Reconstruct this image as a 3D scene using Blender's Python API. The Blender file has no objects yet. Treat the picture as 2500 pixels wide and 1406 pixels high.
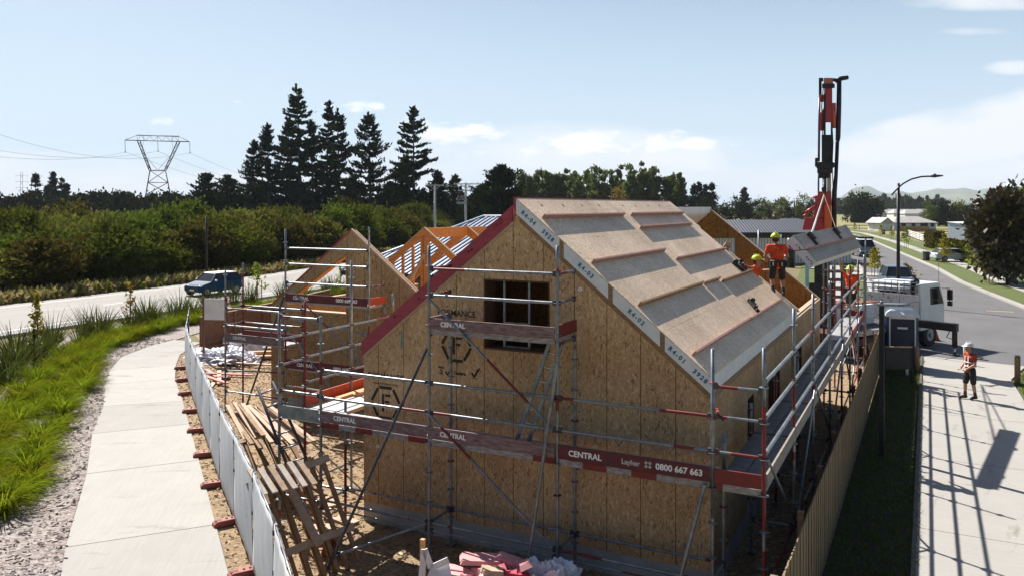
import bpy, math, random
import numpy as np
from mathutils import Vector, Matrix, Euler
SC = bpy.context.scene
COL = SC.collection
R = math.radians
rnd = random.Random(7)
FPX, CXP, HYP = 1977.0, 1250.0, 505.0      # photo focal length in pixels, centre column, horizon row
CAM = Vector((9.629, -12.528, 6.0))
YAW = R(27.176)
CC, SS = math.cos(YAW), math.sin(YAW)
def at(px, py, Y):
    """point of the place seen at photo pixel (px, py), Y metres deep"""
    X = (px-CXP)/FPX*Y
    return Vector((CAM.x + X*CC - Y*SS, CAM.y + X*SS + Y*CC, CAM.z - (py-HYP)/FPX*Y))
def gp(px, Y, z=0.0):
    p = at(px, HYP, Y); return Vector((p.x, p.y, z))

# ---------------------------------------------------------------- mesh builder
def basis(d, up=(0, 0, 1)):
    d = Vector(d).normalized(); up = Vector(up)
    if abs(d.dot(up.normalized())) > 0.98: up = Vector((1, 0, 0)) if abs(d.x) < 0.9 else Vector((0, 1, 0))
    s = d.cross(up).normalized(); u = s.cross(d).normalized()
    return d, s, u
class MB:
    def __init__(self): self.v, self.f, self.m, self.s = [], [], [], []
    def add(self, vs, fs, mat=0, smooth=False):
        n = len(self.v); self.v += [tuple(x) for x in vs]
        for q in fs: self.f.append(tuple(i+n for i in q)); self.m.append(mat); self.s.append(smooth)
        return self
    def bb(self, a, b, mat=0):
        x0, y0, z0 = [min(p, q) for p, q in zip(a, b)]; x1, y1, z1 = [max(p, q) for p, q in zip(a, b)]
        return self.add([(x0,y0,z0),(x1,y0,z0),(x1,y1,z0),(x0,y1,z0),(x0,y0,z1),(x1,y0,z1),(x1,y1,z1),(x0,y1,z1)],
            [(0,3,2,1),(4,5,6,7),(0,1,5,4),(1,2,6,5),(2,3,7,6),(3,0,4,7)], mat)
    def box(self, c, size, mat=0, rot=(0, 0, 0), taper=1.0):
        e = Euler(rot).to_matrix(); c = Vector(c); hx, hy, hz = [s/2 for s in size]
        vs = [c + e @ Vector((x*hx*(taper if z > 0 else 1), y*hy*(taper if z > 0 else 1), z*hz)) for z in (-1, 1) for x, y in ((-1,-1),(1,-1),(1,1),(-1,1))]
        return self.add(vs, [(0,3,2,1),(4,5,6,7),(0,1,5,4),(1,2,6,5),(2,3,7,6),(3,0,4,7)], mat)
    def beam(self, p, q, w, h, mat=0, up=(0, 0, 1)):
        p, q = Vector(p), Vector(q); d, s, u = basis(q-p, up)
        vs = [e + s*a*w/2 + u*b*h/2 for e in (p, q) for a, b in ((-1,-1),(1,-1),(1,1),(-1,1))]
        return self.add(vs, [(0,1,2,3),(7,6,5,4),(0,4,5,1),(1,5,6,2),(2,6,7,3),(3,7,4,0)], mat)
    def tube(self, p, q, r, mat=0, n=8, r2=None, cap=True):
        return self.path([p, q], [r, r if r2 is None else r2], mat, n, cap)
    def path(self, pts, r, mat=0, n=8, cap=True):
        pts = [Vector(p) for p in pts]; k = len(pts)
        rs = r if isinstance(r, (list, tuple)) else [r]*k
        vs, fs = [], []; s = None
        for i, p in enumerate(pts):
            d = (pts[min(i+1, k-1)]-pts[max(i-1, 0)])
            if d.length < 1e-9: d = Vector((0, 0, 1))
            if s is None: d, s, u = basis(d)
            else:
                d = d.normalized(); s = (s - d*s.dot(d)); s = s.normalized() if s.length > 1e-6 else basis(d)[1]; u = s.cross(d)
            for j in range(n):
                a = 2*math.pi*j/n; vs.append(p + (s*math.cos(a)+u*math.sin(a))*rs[i])
        for i in range(k-1):
            for j in range(n):
                a, b = i*n+j, i*n+(j+1) % n; fs.append((a, b, b+n, a+n))
        self.add(vs, fs, mat, True)
        if cap:
            m = len(self.v)-len(vs)
            self.f += [tuple(m+j for j in reversed(range(n))), tuple(m+(k-1)*n+j for j in range(n))]; self.m += [mat]*2; self.s += [False]*2
        return self
    def prism(self, poly, off, mat=0):
        n = len(poly); off = Vector(off); a = [Vector(p) for p in poly]; b = [p+off for p in a]
        return self.add(a+b, [tuple(range(n)), tuple(reversed(range(n, 2*n)))] + [(i, i+n, (i+1) % n+n, (i+1) % n) for i in range(n)], mat)
    def quad(self, pts, mat=0): return self.add(pts, [tuple(range(len(pts)))], mat)
    def ell(self, c, r, mat=0, nu=12, nv=8, rot=(0, 0, 0), z0=-1.0):
        e = Euler(rot).to_matrix(); c = Vector(c); vs, fs = [], []
        for i in range(nv+1):
            t = math.asin(max(-1, z0)) + (math.pi/2-math.asin(max(-1, z0)))*i/nv
            for j in range(nu):
                a = 2*math.pi*j/nu; vs.append(c + e @ Vector((math.cos(t)*math.cos(a)*r[0], math.cos(t)*math.sin(a)*r[1], math.sin(t)*r[2])))
        for i in range(nv):
            for j in range(nu): fs.append((i*nu+j, i*nu+(j+1) % nu, (i+1)*nu+(j+1) % nu, (i+1)*nu+j))
        if z0 > -0.99: fs.append(tuple(reversed(range(nu))))
        return self.add(vs, fs, mat, True)
    def build(self, name, mats, parent=None, bevel=0):
        o = mesh_obj(name, self.v, self.f, mats, parent, self.m, self.s)
        if bevel:
            b = o.modifiers.new('bevel', 'BEVEL'); b.width = bevel; b.segments = 2; b.limit_method = 'ANGLE'
        return o
def root_of(o):
    while o.parent: o = o.parent
    return o
def mesh_obj(name, vs, fs, mats, parent=None, mi=None, sm=None):
    off = root_of(parent).location if parent else Vector((0, 0, 0))
    if off.length > 0: vs = [(x-off.x, y-off.y, z-off.z) for x, y, z in vs]
    me = bpy.data.meshes.new(name); me.from_pydata(vs, [], fs)
    for m in (mats if isinstance(mats, (list, tuple)) else [mats]): me.materials.append(m)
    if mi is not None: me.polygons.foreach_set('material_index', mi)
    if sm is not None: me.polygons.foreach_set('use_smooth', sm)
    me.update(); o = bpy.data.objects.new(name, me); COL.objects.link(o)
    if parent: o.parent = parent
    return o
def quads_obj(name, V, mats, parent=None, mi=None, k=4):
    """V: (N*k, 3) array, each k rows one face"""
    n = len(V)//k; me = bpy.data.meshes.new(name)
    me.vertices.add(n*k); me.vertices.foreach_set('co', np.asarray(V, dtype=np.float32).ravel())
    me.loops.add(n*k); me.loops.foreach_set('vertex_index', np.arange(n*k, dtype=np.int32))
    me.polygons.add(n); me.polygons.foreach_set('loop_start', np.arange(0, n*k, k, dtype=np.int32))
    for m in (mats if isinstance(mats, (list, tuple)) else [mats]): me.materials.append(m)
    if mi is not None: me.polygons.foreach_set('material_index', np.asarray(mi, dtype=np.int32))
    me.update(calc_edges=True); me.validate(); o = bpy.data.objects.new(name, me); COL.objects.link(o)
    if parent: o.parent = parent
    return o
def tag(o, label=None, cat=None, group=None, kind=None):
    if label: o['label'] = label
    if cat: o['category'] = cat
    if group: o['group'] = group
    if kind: o['kind'] = kind
    return o
def thing(name, label, cat, loc=(0, 0, 0), rz=0, group=None):
    o = bpy.data.objects.new(name, None); COL.objects.link(o); o.empty_display_size = 0.3
    o.location = loc; o.rotation_euler = (0, 0, rz); return tag(o, label, cat, group)
def kids(o): return [c for c in bpy.data.objects if c.parent == o]
def copy_tree(o, label=None, loc=None, rz=None, s=None, ch=None):
    c = o.copy(); COL.objects.link(c)
    if label: c['label'] = label
    if loc is not None: c.location = loc
    if rz is not None: c.rotation_euler = (o.rotation_euler.x, o.rotation_euler.y, rz)
    if s is not None: c.scale = s if isinstance(s, (tuple, list)) else (s, s, s)
    for k in (ch if ch is not None else list(o.children)):
        d = k.copy(); COL.objects.link(d); d.parent = c
        for g in list(k.children):
            e = g.copy(); COL.objects.link(e); e.parent = d
    return c
def text_mesh(txt, size, name='lettering', mat=None, parent=None, M=None, extrude=0.0015, sx=1.0, shear=0, align='CENTER', bold=0.0, space=1.0):
    cu = bpy.data.curves.new('txt', 'FONT'); cu.body = txt; cu.size = size; cu.extrude = extrude; cu.shear = shear
    cu.align_x = align; cu.align_y = 'CENTER'; cu.offset = bold; cu.resolution_u = 3; cu.space_character = space
    t = bpy.data.objects.new('txt', cu); COL.objects.link(t)
    bpy.context.view_layer.update()
    me = bpy.data.meshes.new_from_object(t.evaluated_get(bpy.context.evaluated_depsgraph_get()))
    bpy.data.objects.remove(t); bpy.data.curves.remove(cu)
    me.transform(Matrix.Diagonal((sx, 1, 1, 1)))
    if M is not None:
        if parent: M = Matrix.Translation(-root_of(parent).location) @ M
        me.transform(M)
    me.materials.clear(); me.materials.append(mat); me.name = name
    o = bpy.data.objects.new(name, me); COL.objects.link(o)
    if parent: o.parent = parent
    return o
def frame(o, x, y):
    """matrix with origin o, X along x, Y along y (lettering lies in that plane)"""
    x = Vector(x).normalized(); y = Vector(y); y = (y-x*y.dot(x)).normalized(); z = x.cross(y)
    m = Matrix((x, y, z)).transposed().to_4x4(); m.translation = Vector(o); return m

# ---------------------------------------------------------------- materials
def nd(nt, typ, **kw):
    n = nt.nodes.new(typ)
    for k, v in kw.items():
        if k in n.inputs: n.inputs[k].default_value = v
        else: setattr(n, k, v)
    return n
def c4(c): return (c[0], c[1], c[2], 1)
def ramp(nt, fac, stops):
    r = nt.nodes.new('ShaderNodeValToRGB'); e = r.color_ramp.elements
    while len(e) < len(stops): e.new(0.5)
    for i, (p, c) in enumerate(stops): e[i].position = p; e[i].color = c4(c)
    nt.links.new(fac, r.inputs[0]); return r.outputs[0]
def newmat(name):
    m = bpy.data.materials.new(name); m.use_nodes = True; nt = m.node_tree
    return m, nt, nt.nodes['Principled BSDF']
def mix(nt, f, a, b, mode='MIX'):
    n = nt.nodes.new('ShaderNodeMix'); n.data_type = 'RGBA'; n.blend_type = mode
    for k, v in ((0, f), (6, a), (7, b)):
        if isinstance(v, (int, float)): n.inputs[k].default_value = v
        elif isinstance(v, (tuple, list)): n.inputs[k].default_value = c4(v)
        else: nt.links.new(v, n.inputs[k])
    return n.outputs[2]
def mth(nt, op, a, b=0.0):
    n = nt.nodes.new('ShaderNodeMath'); n.operation = op
    for i, v in enumerate((a, b)):
        if isinstance(v, (int, float)): n.inputs[i].default_value = v
        else: nt.links.new(v, n.inputs[i])
    return n.outputs[0]
def coords(nt, kind='world', scale=(1, 1, 1), rot=(0, 0, 0)):
    if kind == 'world': src = nt.nodes.new('ShaderNodeNewGeometry').outputs['Position']
    else: src = nt.nodes.new('ShaderNodeTexCoord').outputs['Object']
    return strand(nt, src, scale, rot)
def strand(nt, src, scale, rot):
    """turn first, then stretch, so that grain can run in any direction"""
    m = nd(nt, 'ShaderNodeMapping', vector_type='TEXTURE', Rotation=rot); m.inputs['Scale'].default_value = tuple(1.0/s for s in scale); nt.links.new(src, m.inputs[0]); return m.outputs[0]
def noise(nt, vec, scale, detail=4, rough=0.6, out='Fac'):
    n = nd(nt, 'ShaderNodeTexNoise', Scale=scale, Detail=detail, Roughness=rough); nt.links.new(vec, n.inputs['Vector']); return n.outputs[out]
def bump(nt, b, h, strength=0.3, dist=0.02):
    n = nd(nt, 'ShaderNodeBump', Strength=strength, Distance=dist); nt.links.new(h, n.inputs['Height']); nt.links.new(n.outputs[0], b.inputs['Normal'])
def M(name, c1, c2=None, scale=3.0, rough=0.7, metal=0.0, bmp=0.0, bscale=40, kind='object', stretch=(1, 1, 1), spec=0.4, detail=5, lo=0.35, hi=0.65, bdist=0.01):
    m, nt, b = newmat(name)
    b.inputs['Roughness'].default_value = rough; b.inputs['Metallic'].default_value = metal; b.inputs['Specular IOR Level'].default_value = spec
    if c2 is None: c2 = tuple(x*0.82 for x in c1)
    v = coords(nt, kind, stretch); f = noise(nt, v, scale, detail)
    nt.links.new(ramp(nt, f, [(lo, c1), (hi, c2)]), b.inputs['Base Color'])
    if bmp: bump(nt, b, noise(nt, v, bscale, 3), bmp, bdist)
    return m
def leaf(name, c1, c2, transl=0.35, vary=0.25, rough=0.5, scale=0.6, spec=0.05):
    """foliage: patchy colour, some light through the leaves, each plant a little different"""
    m, nt, b = newmat(name)
    f = noise(nt, coords(nt, 'world'), scale, 3)
    g = nt.nodes.new('ShaderNodeNewGeometry').outputs['Random Per Island']
    col = mix(nt, mth(nt, 'ADD', mth(nt, 'MULTIPLY', f, 0.6), mth(nt, 'MULTIPLY', g, 0.4)), c1, c2)
    oi = nt.nodes.new('ShaderNodeObjectInfo').outputs['Random']
    h = nt.nodes.new('ShaderNodeHueSaturation'); nt.links.new(col, h.inputs['Color'])
    nt.links.new(mth(nt, 'ADD', mth(nt, 'MULTIPLY', oi, 0.05), 0.475), h.inputs['Hue'])
    nt.links.new(mth(nt, 'ADD', mth(nt, 'MULTIPLY', oi, 2*vary), 1-vary), h.inputs['Value'])
    b.inputs['Roughness'].default_value = rough; b.inputs['Specular IOR Level'].default_value = spec
    nt.links.new(h.outputs[0], b.inputs['Base Color'])
    if spec < .2:                        # dull leaves: plain diffuse
        nt.nodes.remove(b); b = nt.nodes.new('ShaderNodeBsdfDiffuse'); nt.links.new(h.outputs[0], b.inputs[0])
    t = nt.nodes.new('ShaderNodeBsdfTranslucent'); nt.links.new(h.outputs[0], t.inputs[0])
    x = nt.nodes.new('ShaderNodeMixShader'); x.inputs[0].default_value = transl
    nt.links.new(b.outputs[0], x.inputs[1]); nt.links.new(t.outputs[0], x.inputs[2])
    nt.links.new(x.outputs[0], nt.nodes['Material Output'].inputs[0]); return m
def osb(name, dark, mid, light, seam=None, rough=0.75, spec=0.3):
    m, nt, b = newmat(name); pos = nt.nodes.new('ShaderNodeNewGeometry').outputs['Position']
    cols = []
    for rot, sc in (((0.15, 0.95, 0.3), (9, 44, 46)), ((-0.2, 2.35, 0.25), (10, 48, 40)), ((0.3, 1.6, -0.5), (12, 42, 50))):
        vo = nd(nt, 'ShaderNodeTexVoronoi', Scale=1.0); nt.links.new(strand(nt, pos, sc, rot), vo.inputs['Vector'])
        sp = nt.nodes.new('ShaderNodeSeparateColor'); nt.links.new(vo.outputs['Color'], sp.inputs[0]); cols.append(sp.outputs[0])
    w = noise(nt, pos, 9.0, 2)
    a = mth(nt, 'MULTIPLY', mth(nt, 'ADD', cols[0], cols[1]), 0.5)
    f = mix(nt, ramp(nt, w, [(.42, (0, 0, 0)), (.58, (1, 1, 1))]), mix(nt, mth(nt, 'GREATER_THAN', cols[2], .5), cols[0], cols[1]), cols[2])
    f2 = mth(nt, 'ADD', f, mth(nt, 'MULTIPLY', mth(nt, 'SUBTRACT', noise(nt, pos, 0.9, 3), 0.5), 0.35))
    col = ramp(nt, f2, [(0.06, dark), (0.24, mid), (0.62, mid), (0.92, light)])
    stain = ramp(nt, noise(nt, pos, 0.45, 4), [(0.35, (0.78, 0.76, 0.74)), (0.62, (1.04, 1.03, 1.02))])
    col = mix(nt, 1.0, col, stain, 'MULTIPLY')
    if seam:
        xyz = nt.nodes.new('ShaderNodeSeparateXYZ'); nt.links.new(pos, xyz.inputs[0])
        fr = mth(nt, 'FRACT', mth(nt, 'DIVIDE', mth(nt, 'SUBTRACT', xyz.outputs[seam[0]], seam[1]), seam[2]))
        col = mix(nt, mth(nt, 'LESS_THAN', fr, seam[3]/seam[2]), col, tuple(x*0.25 for x in dark))
    nt.links.new(col, b.inputs['Base Color']); b.inputs['Roughness'].default_value = rough; b.inputs['Specular IOR Level'].default_value = spec
    bump(nt, b, f, 0.25, 0.004); return m
def corrug(name, c1, c2, axis, period, rough=0.45, metal=0.3, sharp=0.5):
    """ribbed metal sheet: ribs as relief across an axis of the object"""
    m, nt, b = newmat(name); v = coords(nt, 'object')
    xyz = nt.nodes.new('ShaderNodeSeparateXYZ'); nt.links.new(v, xyz.inputs[0])
    fr = mth(nt, 'FRACT', mth(nt, 'DIVIDE', xyz.outputs[axis], period))
    tri = mth(nt, 'ABSOLUTE', mth(nt, 'SUBTRACT', mth(nt, 'MULTIPLY', fr, 2.0), 1.0))
    nt.links.new(mix(nt, mth(nt, 'GREATER_THAN', tri, sharp), c1, c2), b.inputs['Base Color'])
    b.inputs['Roughness'].default_value = rough; b.inputs['Metallic'].default_value = metal
    bump(nt, b, tri, 0.8, period*0.25); return m
def paint(name, c, rough=0.3, coat=0.5, spec=0.4):
    m = M(name, c, tuple(x*0.9 for x in c), 2.0, rough, spec=spec); b = m.node_tree.nodes['Principled BSDF']; b.inputs['Coat Weight'].default_value = coat*.4; return m
def glass(name, c=(0.02, 0.025, 0.03)):
    m, nt, b = newmat(name); b.inputs['Base Color'].default_value = c4(c); b.inputs['Roughness'].default_value = 0.08; b.inputs['Specular IOR Level'].default_value = 0.3; return m

MT = dict(
    galv=M('galvanised_steel', (0.27, 0.295, 0.32), (0.14, 0.16, 0.185), 6, 0.36, 0.5, 0.1, 60),
    galvd=M('dull_steel', (0.1, 0.105, 0.12), (0.055, 0.055, 0.065), 6, 0.5, 0.6),
    redp=M('red_paint', (0.2, 0.02, 0.02), (0.13, 0.02, 0.02), 8, 0.5),
    orangep=M('orange_red_paint', (0.48, 0.07, 0.025), (0.36, 0.045, 0.025), 8, 0.5),
    maroon=M('maroon_board', (0.13, 0.022, 0.025), (0.075, 0.018, 0.022), 5, 0.6),
    worn=M('worn_maroon_board', (0.14, 0.05, 0.055), (0.25, 0.2, 0.2), 9, 0.7, stretch=(1, 3, 6)),
    deck=M('steel_deck', (0.46, 0.46, 0.45), (0.32, 0.32, 0.33), 14, 0.5, 0.4, 0.5, 90),
    white=M('white_paint', (0.78, 0.78, 0.76), (0.66, 0.66, 0.65), 3, 0.5),
    whitel=M('white_lettering', (0.85, 0.85, 0.85), (0.75, 0.75, 0.75), 3, 0.6),
    foam=M('white_foam_edge', (0.74, 0.75, 0.74), (0.64, 0.65, 0.66), 5, 0.8, kind='world'),
    ink=M('black_ink', (0.02, 0.017, 0.014), (0.035, 0.03, 0.02), 20, 0.8),
    blueink=M('blue_stencil_ink', (0.02, 0.16, 0.28), (0.03, 0.12, 0.22), 20, 0.8),
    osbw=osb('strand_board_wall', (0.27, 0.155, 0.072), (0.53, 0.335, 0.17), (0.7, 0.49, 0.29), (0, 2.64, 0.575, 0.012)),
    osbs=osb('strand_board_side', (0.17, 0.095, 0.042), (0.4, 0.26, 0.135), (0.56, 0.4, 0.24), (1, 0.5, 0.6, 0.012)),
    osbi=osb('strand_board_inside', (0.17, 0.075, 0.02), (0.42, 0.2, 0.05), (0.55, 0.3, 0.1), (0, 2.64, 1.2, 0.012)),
    osbr=osb('strand_board_roof_sheen', (0.42, 0.295, 0.185), (0.7, 0.53, 0.365), (0.9, 0.75, 0.575), None, 0.5, 0.5),  # paler board: sheen of grazing sunlight put into the colour
    pine=M('raw_pine', (0.62, 0.36, 0.16), (0.5, 0.25, 0.09), 5, 0.7, stretch=(1, 1, 5), kind='world', bmp=0.1),
    lvl=M('orange_laminated_timber', (0.62, 0.25, 0.05), (0.44, 0.15, 0.03), 6, 0.55, stretch=(1, 1, 4), kind='world'),
    pinkt=M('pink_treated_timber', (0.55, 0.25, 0.22), (0.44, 0.17, 0.15), 8, 0.7, stretch=(1, 1, 4), kind='world'),
    redrim=M('red_primed_timber', (0.36, 0.055, 0.075), (0.27, 0.035, 0.05), 4, 0.6, kind='world', stretch=(1, 1, 3)),
    pale=M('pale_sawn_timber', (0.5, 0.375, 0.28), (0.4, 0.27, 0.17), 6, 0.75, stretch=(4, 1, 1)),
    oldt=M('weathered_timber', (0.32, 0.2, 0.11), (0.2, 0.12, 0.06), 6, 0.8, stretch=(1, 1, 6)),
    brownf=M('brown_fence_timber', (0.2, 0.1, 0.055), (0.13, 0.06, 0.035), 4, 0.8, stretch=(6, 6, 1)),
    paling=M('paling_timber', (0.26, 0.19, 0.105), (0.17, 0.12, 0.062), 3, 0.85, stretch=(8, 8, 1), kind='world'),
    conc=M('path_concrete', (0.40, 0.385, 0.36), (0.315, 0.3, 0.28), 1.3, 0.85, 0, 0.15, 60, 'world', stretch=(1, 1, 1), detail=8, lo=0.3, hi=0.7),
    drive=M('driveway_concrete', (0.41, 0.385, 0.35), (0.345, 0.325, 0.295), 0.9, 0.85, 0, 0.1, 70, 'world', detail=8, lo=0.3, hi=0.7),
    found=M('foundation_concrete', (0.42, 0.42, 0.41), (0.3, 0.3, 0.295), 2, 0.85, kind='world', bmp=0.1),
    black=M('black_metal', (0.015, 0.015, 0.017), (0.025, 0.025, 0.027), 4, 0.45, 0.2),
    rubber=M('rubber', (0.02, 0.02, 0.02), (0.035, 0.033, 0.03), 6, 0.85),
    blockr=M('orange_block_plastic', (0.29, 0.075, 0.055), (0.22, 0.055, 0.04), 5, 0.6),
    pinkf=M('pink_foam', (0.66, 0.33, 0.32), (0.58, 0.26, 0.25), 7, 0.8),
    redf=M('deep_pink_foam', (0.42, 0.045, 0.08), (0.33, 0.03, 0.06), 7, 0.75),
    plast=M('white_plastic_sheet', (0.75, 0.76, 0.8), (0.55, 0.57, 0.63), 4, 0.35),
    bluesheet=M('blue_grey_sheet', (0.2, 0.22, 0.36), (0.13, 0.15, 0.27), 4, 0.5),
    skin=M('skin', (0.45, 0.24, 0.16), (0.38, 0.19, 0.12), 12, 0.55),
    hair=M('dark_hair', (0.03, 0.02, 0.015), (0.05, 0.03, 0.02), 20, 0.6),
    hivis=M('orange_hi_vis_cloth', (0.8, 0.085, 0.008), (0.6, 0.05, 0.005), 7, 0.8, 0, 1.0, 14, bdist=.03),
    short=M('dark_work_cloth', (0.03, 0.025, 0.027), (0.018, 0.016, 0.018), 12, 0.85, 0, 1.0, 14, bdist=.03),
    boot=M('dark_leather', (0.025, 0.018, 0.015), (0.04, 0.03, 0.02), 12, 0.6),
    limeh=M('lime_plastic', (0.52, 0.66, 0.04), (0.45, 0.58, 0.03), 4, 0.35),
    whiteh=M('white_plastic', (0.75, 0.75, 0.73), (0.65, 0.65, 0.63), 4, 0.35),
    refl=M('reflective_tape', (0.7, 0.7, 0.66), (0.6, 0.6, 0.58), 8, 0.35),
    bark=M('bark', (0.09, 0.06, 0.04), (0.05, 0.035, 0.025), 3, 0.9, bmp=0.5, bscale=12),
    glass=glass('dark_glass'),
    chrome=M('bright_metal', (0.6, 0.6, 0.6), (0.5, 0.5, 0.5), 4, 0.2, 0.9),
    wirem=M('cable', (0.08, 0.08, 0.09), (0.1, 0.1, 0.11), 4, 0.5, 0.3),
    pyl=M('pylon_steel', (0.035, 0.04, 0.06), (0.05, 0.055, 0.08), 4, 0.6, 0.3),
    lightw=M('pole_concrete', (0.42, 0.43, 0.44), (0.33, 0.34, 0.35), 4, 0.8),
)
def concrete(name, c1, c2, streak):
    """broomed concrete: each slab its own tone, broom lines, damp patches, dark tyre and mud marks"""
    m, nt, b = newmat(name); v = coords(nt, 'world'); base = mix(nt, noise(nt, v, 1.1, 8, .65), c1, c2)
    isl = nt.nodes.new('ShaderNodeNewGeometry').outputs['Random Per Island']
    base = mix(nt, 1.0, base, ramp(nt, isl, [(0, (.86, .86, .85)), (1, (1.06, 1.05, 1.04))]), 'MULTIPLY')
    br = noise(nt, strand(nt, v, (1.2, 34, 10), (0, 0, streak)), 1.0, 4); base = mix(nt, 1.0, base, ramp(nt, br, [(.3, (.92, .92, .92)), (.7, (1.05, 1.05, 1.05))]), 'MULTIPLY')
    st = noise(nt, strand(nt, v, (.35, 1.6, 1), (0, 0, streak+1.4)), 1.0, 7, .7); base = mix(nt, 1.0, base, ramp(nt, st, [(.30, (.62, .58, .53)), (.42, (1, 1, 1))]), 'MULTIPLY')
    sp = noise(nt, v, 22, 3); base = mix(nt, 1.0, base, ramp(nt, sp, [(.24, (.6, .57, .53)), (.33, (1, 1, 1))]), 'MULTIPLY')
    nt.links.new(base, b.inputs['Base Color']); b.inputs['Roughness'].default_value = .85; bump(nt, b, br, .15, .005); return m
MT['conc'] = concrete('path_concrete', (0.34, 0.328, 0.306), (0.265, 0.253, 0.236), -.9)
MT['drive'] = concrete('driveway_concrete', (0.36, 0.345, 0.32), (0.29, 0.277, 0.258), .05)
MT['vestc'] = M('shaded_orange_vest_cloth', (0.42, 0.06, 0.02), (0.2, 0.025, 0.012), 8, .8, 0, 1.0, 14, bdist=.03)  # orange darkened to stand for the shaded side of the man
# ---------------------------------------------------------------- camera, sun, sky
cd = bpy.data.cameras.new('camera'); cam = bpy.data.objects.new('camera', cd); COL.objects.link(cam)
cam.location = CAM; cam.rotation_euler = (R(90), 0, YAW); cd.sensor_width = 36; cd.lens = FPX/2500*36
cd.shift_y = -(703-HYP)/2500; cd.clip_end = 30000; cd.clip_start = 0.1; SC.camera = cam
SUN = Vector((0.82, -0.43, -1.0)).normalized()
sd = bpy.data.lights.new('sun', 'SUN'); so = bpy.data.objects.new('sun', sd); COL.objects.link(so)
so.rotation_euler = SUN.to_track_quat('-Z', 'Y').to_euler(); sd.energy = 5.0; sd.angle = R(0.5); sd.color = (1.0, 0.95, 0.88)
so.location = (-20, 20, 40)
w = bpy.data.worlds.new('World'); SC.world = w; w.use_nodes = True; nt = w.node_tree
SKYC, CLC, PUC = (7.3, 9.2, 11.0), (10.9, 11.0, 11.3), (13.4, 13.0, 12.8)
sky = nt.nodes.new('ShaderNodeTexSky'); sky.sky_type = 'NISHITA'; sky.sun_disc = False
sky.sun_elevation = math.asin(-SUN.z); sky.sun_rotation = math.atan2(-SUN.x, -SUN.y); sky.air_density = 1.0; sky.dust_density = 1.2; sky.ozone_density = 2.0
bg = nt.nodes['Background']; bg.inputs[1].default_value = 0.048
tc = nt.nodes.new('ShaderNodeTexCoord').outputs['Generated']
def dot(v): 
    n = nt.nodes.new('ShaderNodeVectorMath'); n.operation = 'DOT_PRODUCT'; nt.links.new(tc, n.inputs[0]); n.inputs[1].default_value = v; return n.outputs['Value']
h = dot((0, 0, 1)); yy = mth(nt, 'MAXIMUM', dot((-SS, CC, 0)), .05)
ux = mth(nt, 'DIVIDE', dot((CC, SS, 0)), yy); wz = mth(nt, 'DIVIDE', h, yy)          # compass bearing and height of each sky direction
cv = nt.nodes.new('ShaderNodeCombineXYZ'); nt.links.new(mth(nt, 'MULTIPLY', ux, 1.0), cv.inputs[0]); nt.links.new(mth(nt, 'MULTIPLY', wz, 2.6), cv.inputs[1])
n1 = noise(nt, cv.outputs[0], 16, 9, 0.6); n2 = noise(nt, cv.outputs[0], 5, 6, 0.55)
def blob(px, py, rx, ry, amp, sl=0.0):
    u0, w0 = (px-CXP)/FPX, (HYP-py)/FPX; du = mth(nt, 'SUBTRACT', ux, u0); dw = mth(nt, 'SUBTRACT', mth(nt, 'SUBTRACT', wz, w0), mth(nt, 'MULTIPLY', du, sl))
    q = mth(nt, 'ADD', mth(nt, 'POWER', mth(nt, 'MULTIPLY', du, FPX/rx), 2.0), mth(nt, 'POWER', mth(nt, 'MULTIPLY', dw, FPX/ry), 2.0))
    return mth(nt, 'MULTIPLY', mth(nt, 'MAXIMUM', mth(nt, 'SUBTRACT', 1.0, q), 0.0), amp)
def total(L):
    o = None
    for b_ in L: o = blob(*b_) if o is None else mth(nt, 'MAXIMUM', o, blob(*b_))
    return o
puff = total([(1130, 322, 130, 42, .9), (1400, 350, 150, 40, .9), (1570, 345, 150, 42, 1.0), (1700, 355, 90, 30, .7), (890, 262, 70, 18, .8), (797, 250, 28, 15, .8), (575, 251, 28, 10, .6), (375, 298, 60, 18, .7), (1020, 305, 90, 30, .6), (1790, 352, 40, 12, .5), (1240, 375, 200, 25, .4)])
veil = total([(2430, 320, 640, 100, 1.25, .22), (2300, 440, 700, 90, .8), (2380, 5, 260, 28, .8), (2480, 166, 90, 22, .7), (2380, 78, 120, 12, .4), (60, 430, 420, 75, .8), (1450, 395, 640, 110, .7), (700, 455, 700, 50, .6)])
cp_ = nt.nodes.new('ShaderNodeMapRange'); nt.links.new(mth(nt, 'MULTIPLY', mth(nt, 'ADD', mth(nt, 'MULTIPLY', puff, .5), mth(nt, 'MULTIPLY', mth(nt, 'SUBTRACT', n1, .54), 1.9)), mth(nt, 'MINIMUM', mth(nt, 'MULTIPLY', puff, 4.0), 1.0)), cp_.inputs[0]); cp_.inputs[1].default_value = .12; cp_.inputs[2].default_value = .5; cp_.clamp = True
cv_ = nt.nodes.new('ShaderNodeMapRange'); nt.links.new(mth(nt, 'MULTIPLY', mth(nt, 'ADD', mth(nt, 'MULTIPLY', veil, .5), mth(nt, 'MULTIPLY', mth(nt, 'SUBTRACT', n2, .48), 1.5)), mth(nt, 'MINIMUM', mth(nt, 'MULTIPLY', veil, 2.5), 1.0)), cv_.inputs[0]); cv_.inputs[1].default_value = .0; cv_.inputs[2].default_value = .45; cv_.clamp = True
hz = nt.nodes.new('ShaderNodeMapRange'); nt.links.new(h, hz.inputs[0]); hz.inputs[1].default_value = 0.0; hz.inputs[2].default_value = 0.45; hz.inputs[3].default_value = 0.9; hz.inputs[4].default_value = 0.0; hz.interpolation_type = 'SMOOTHSTEP'
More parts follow.
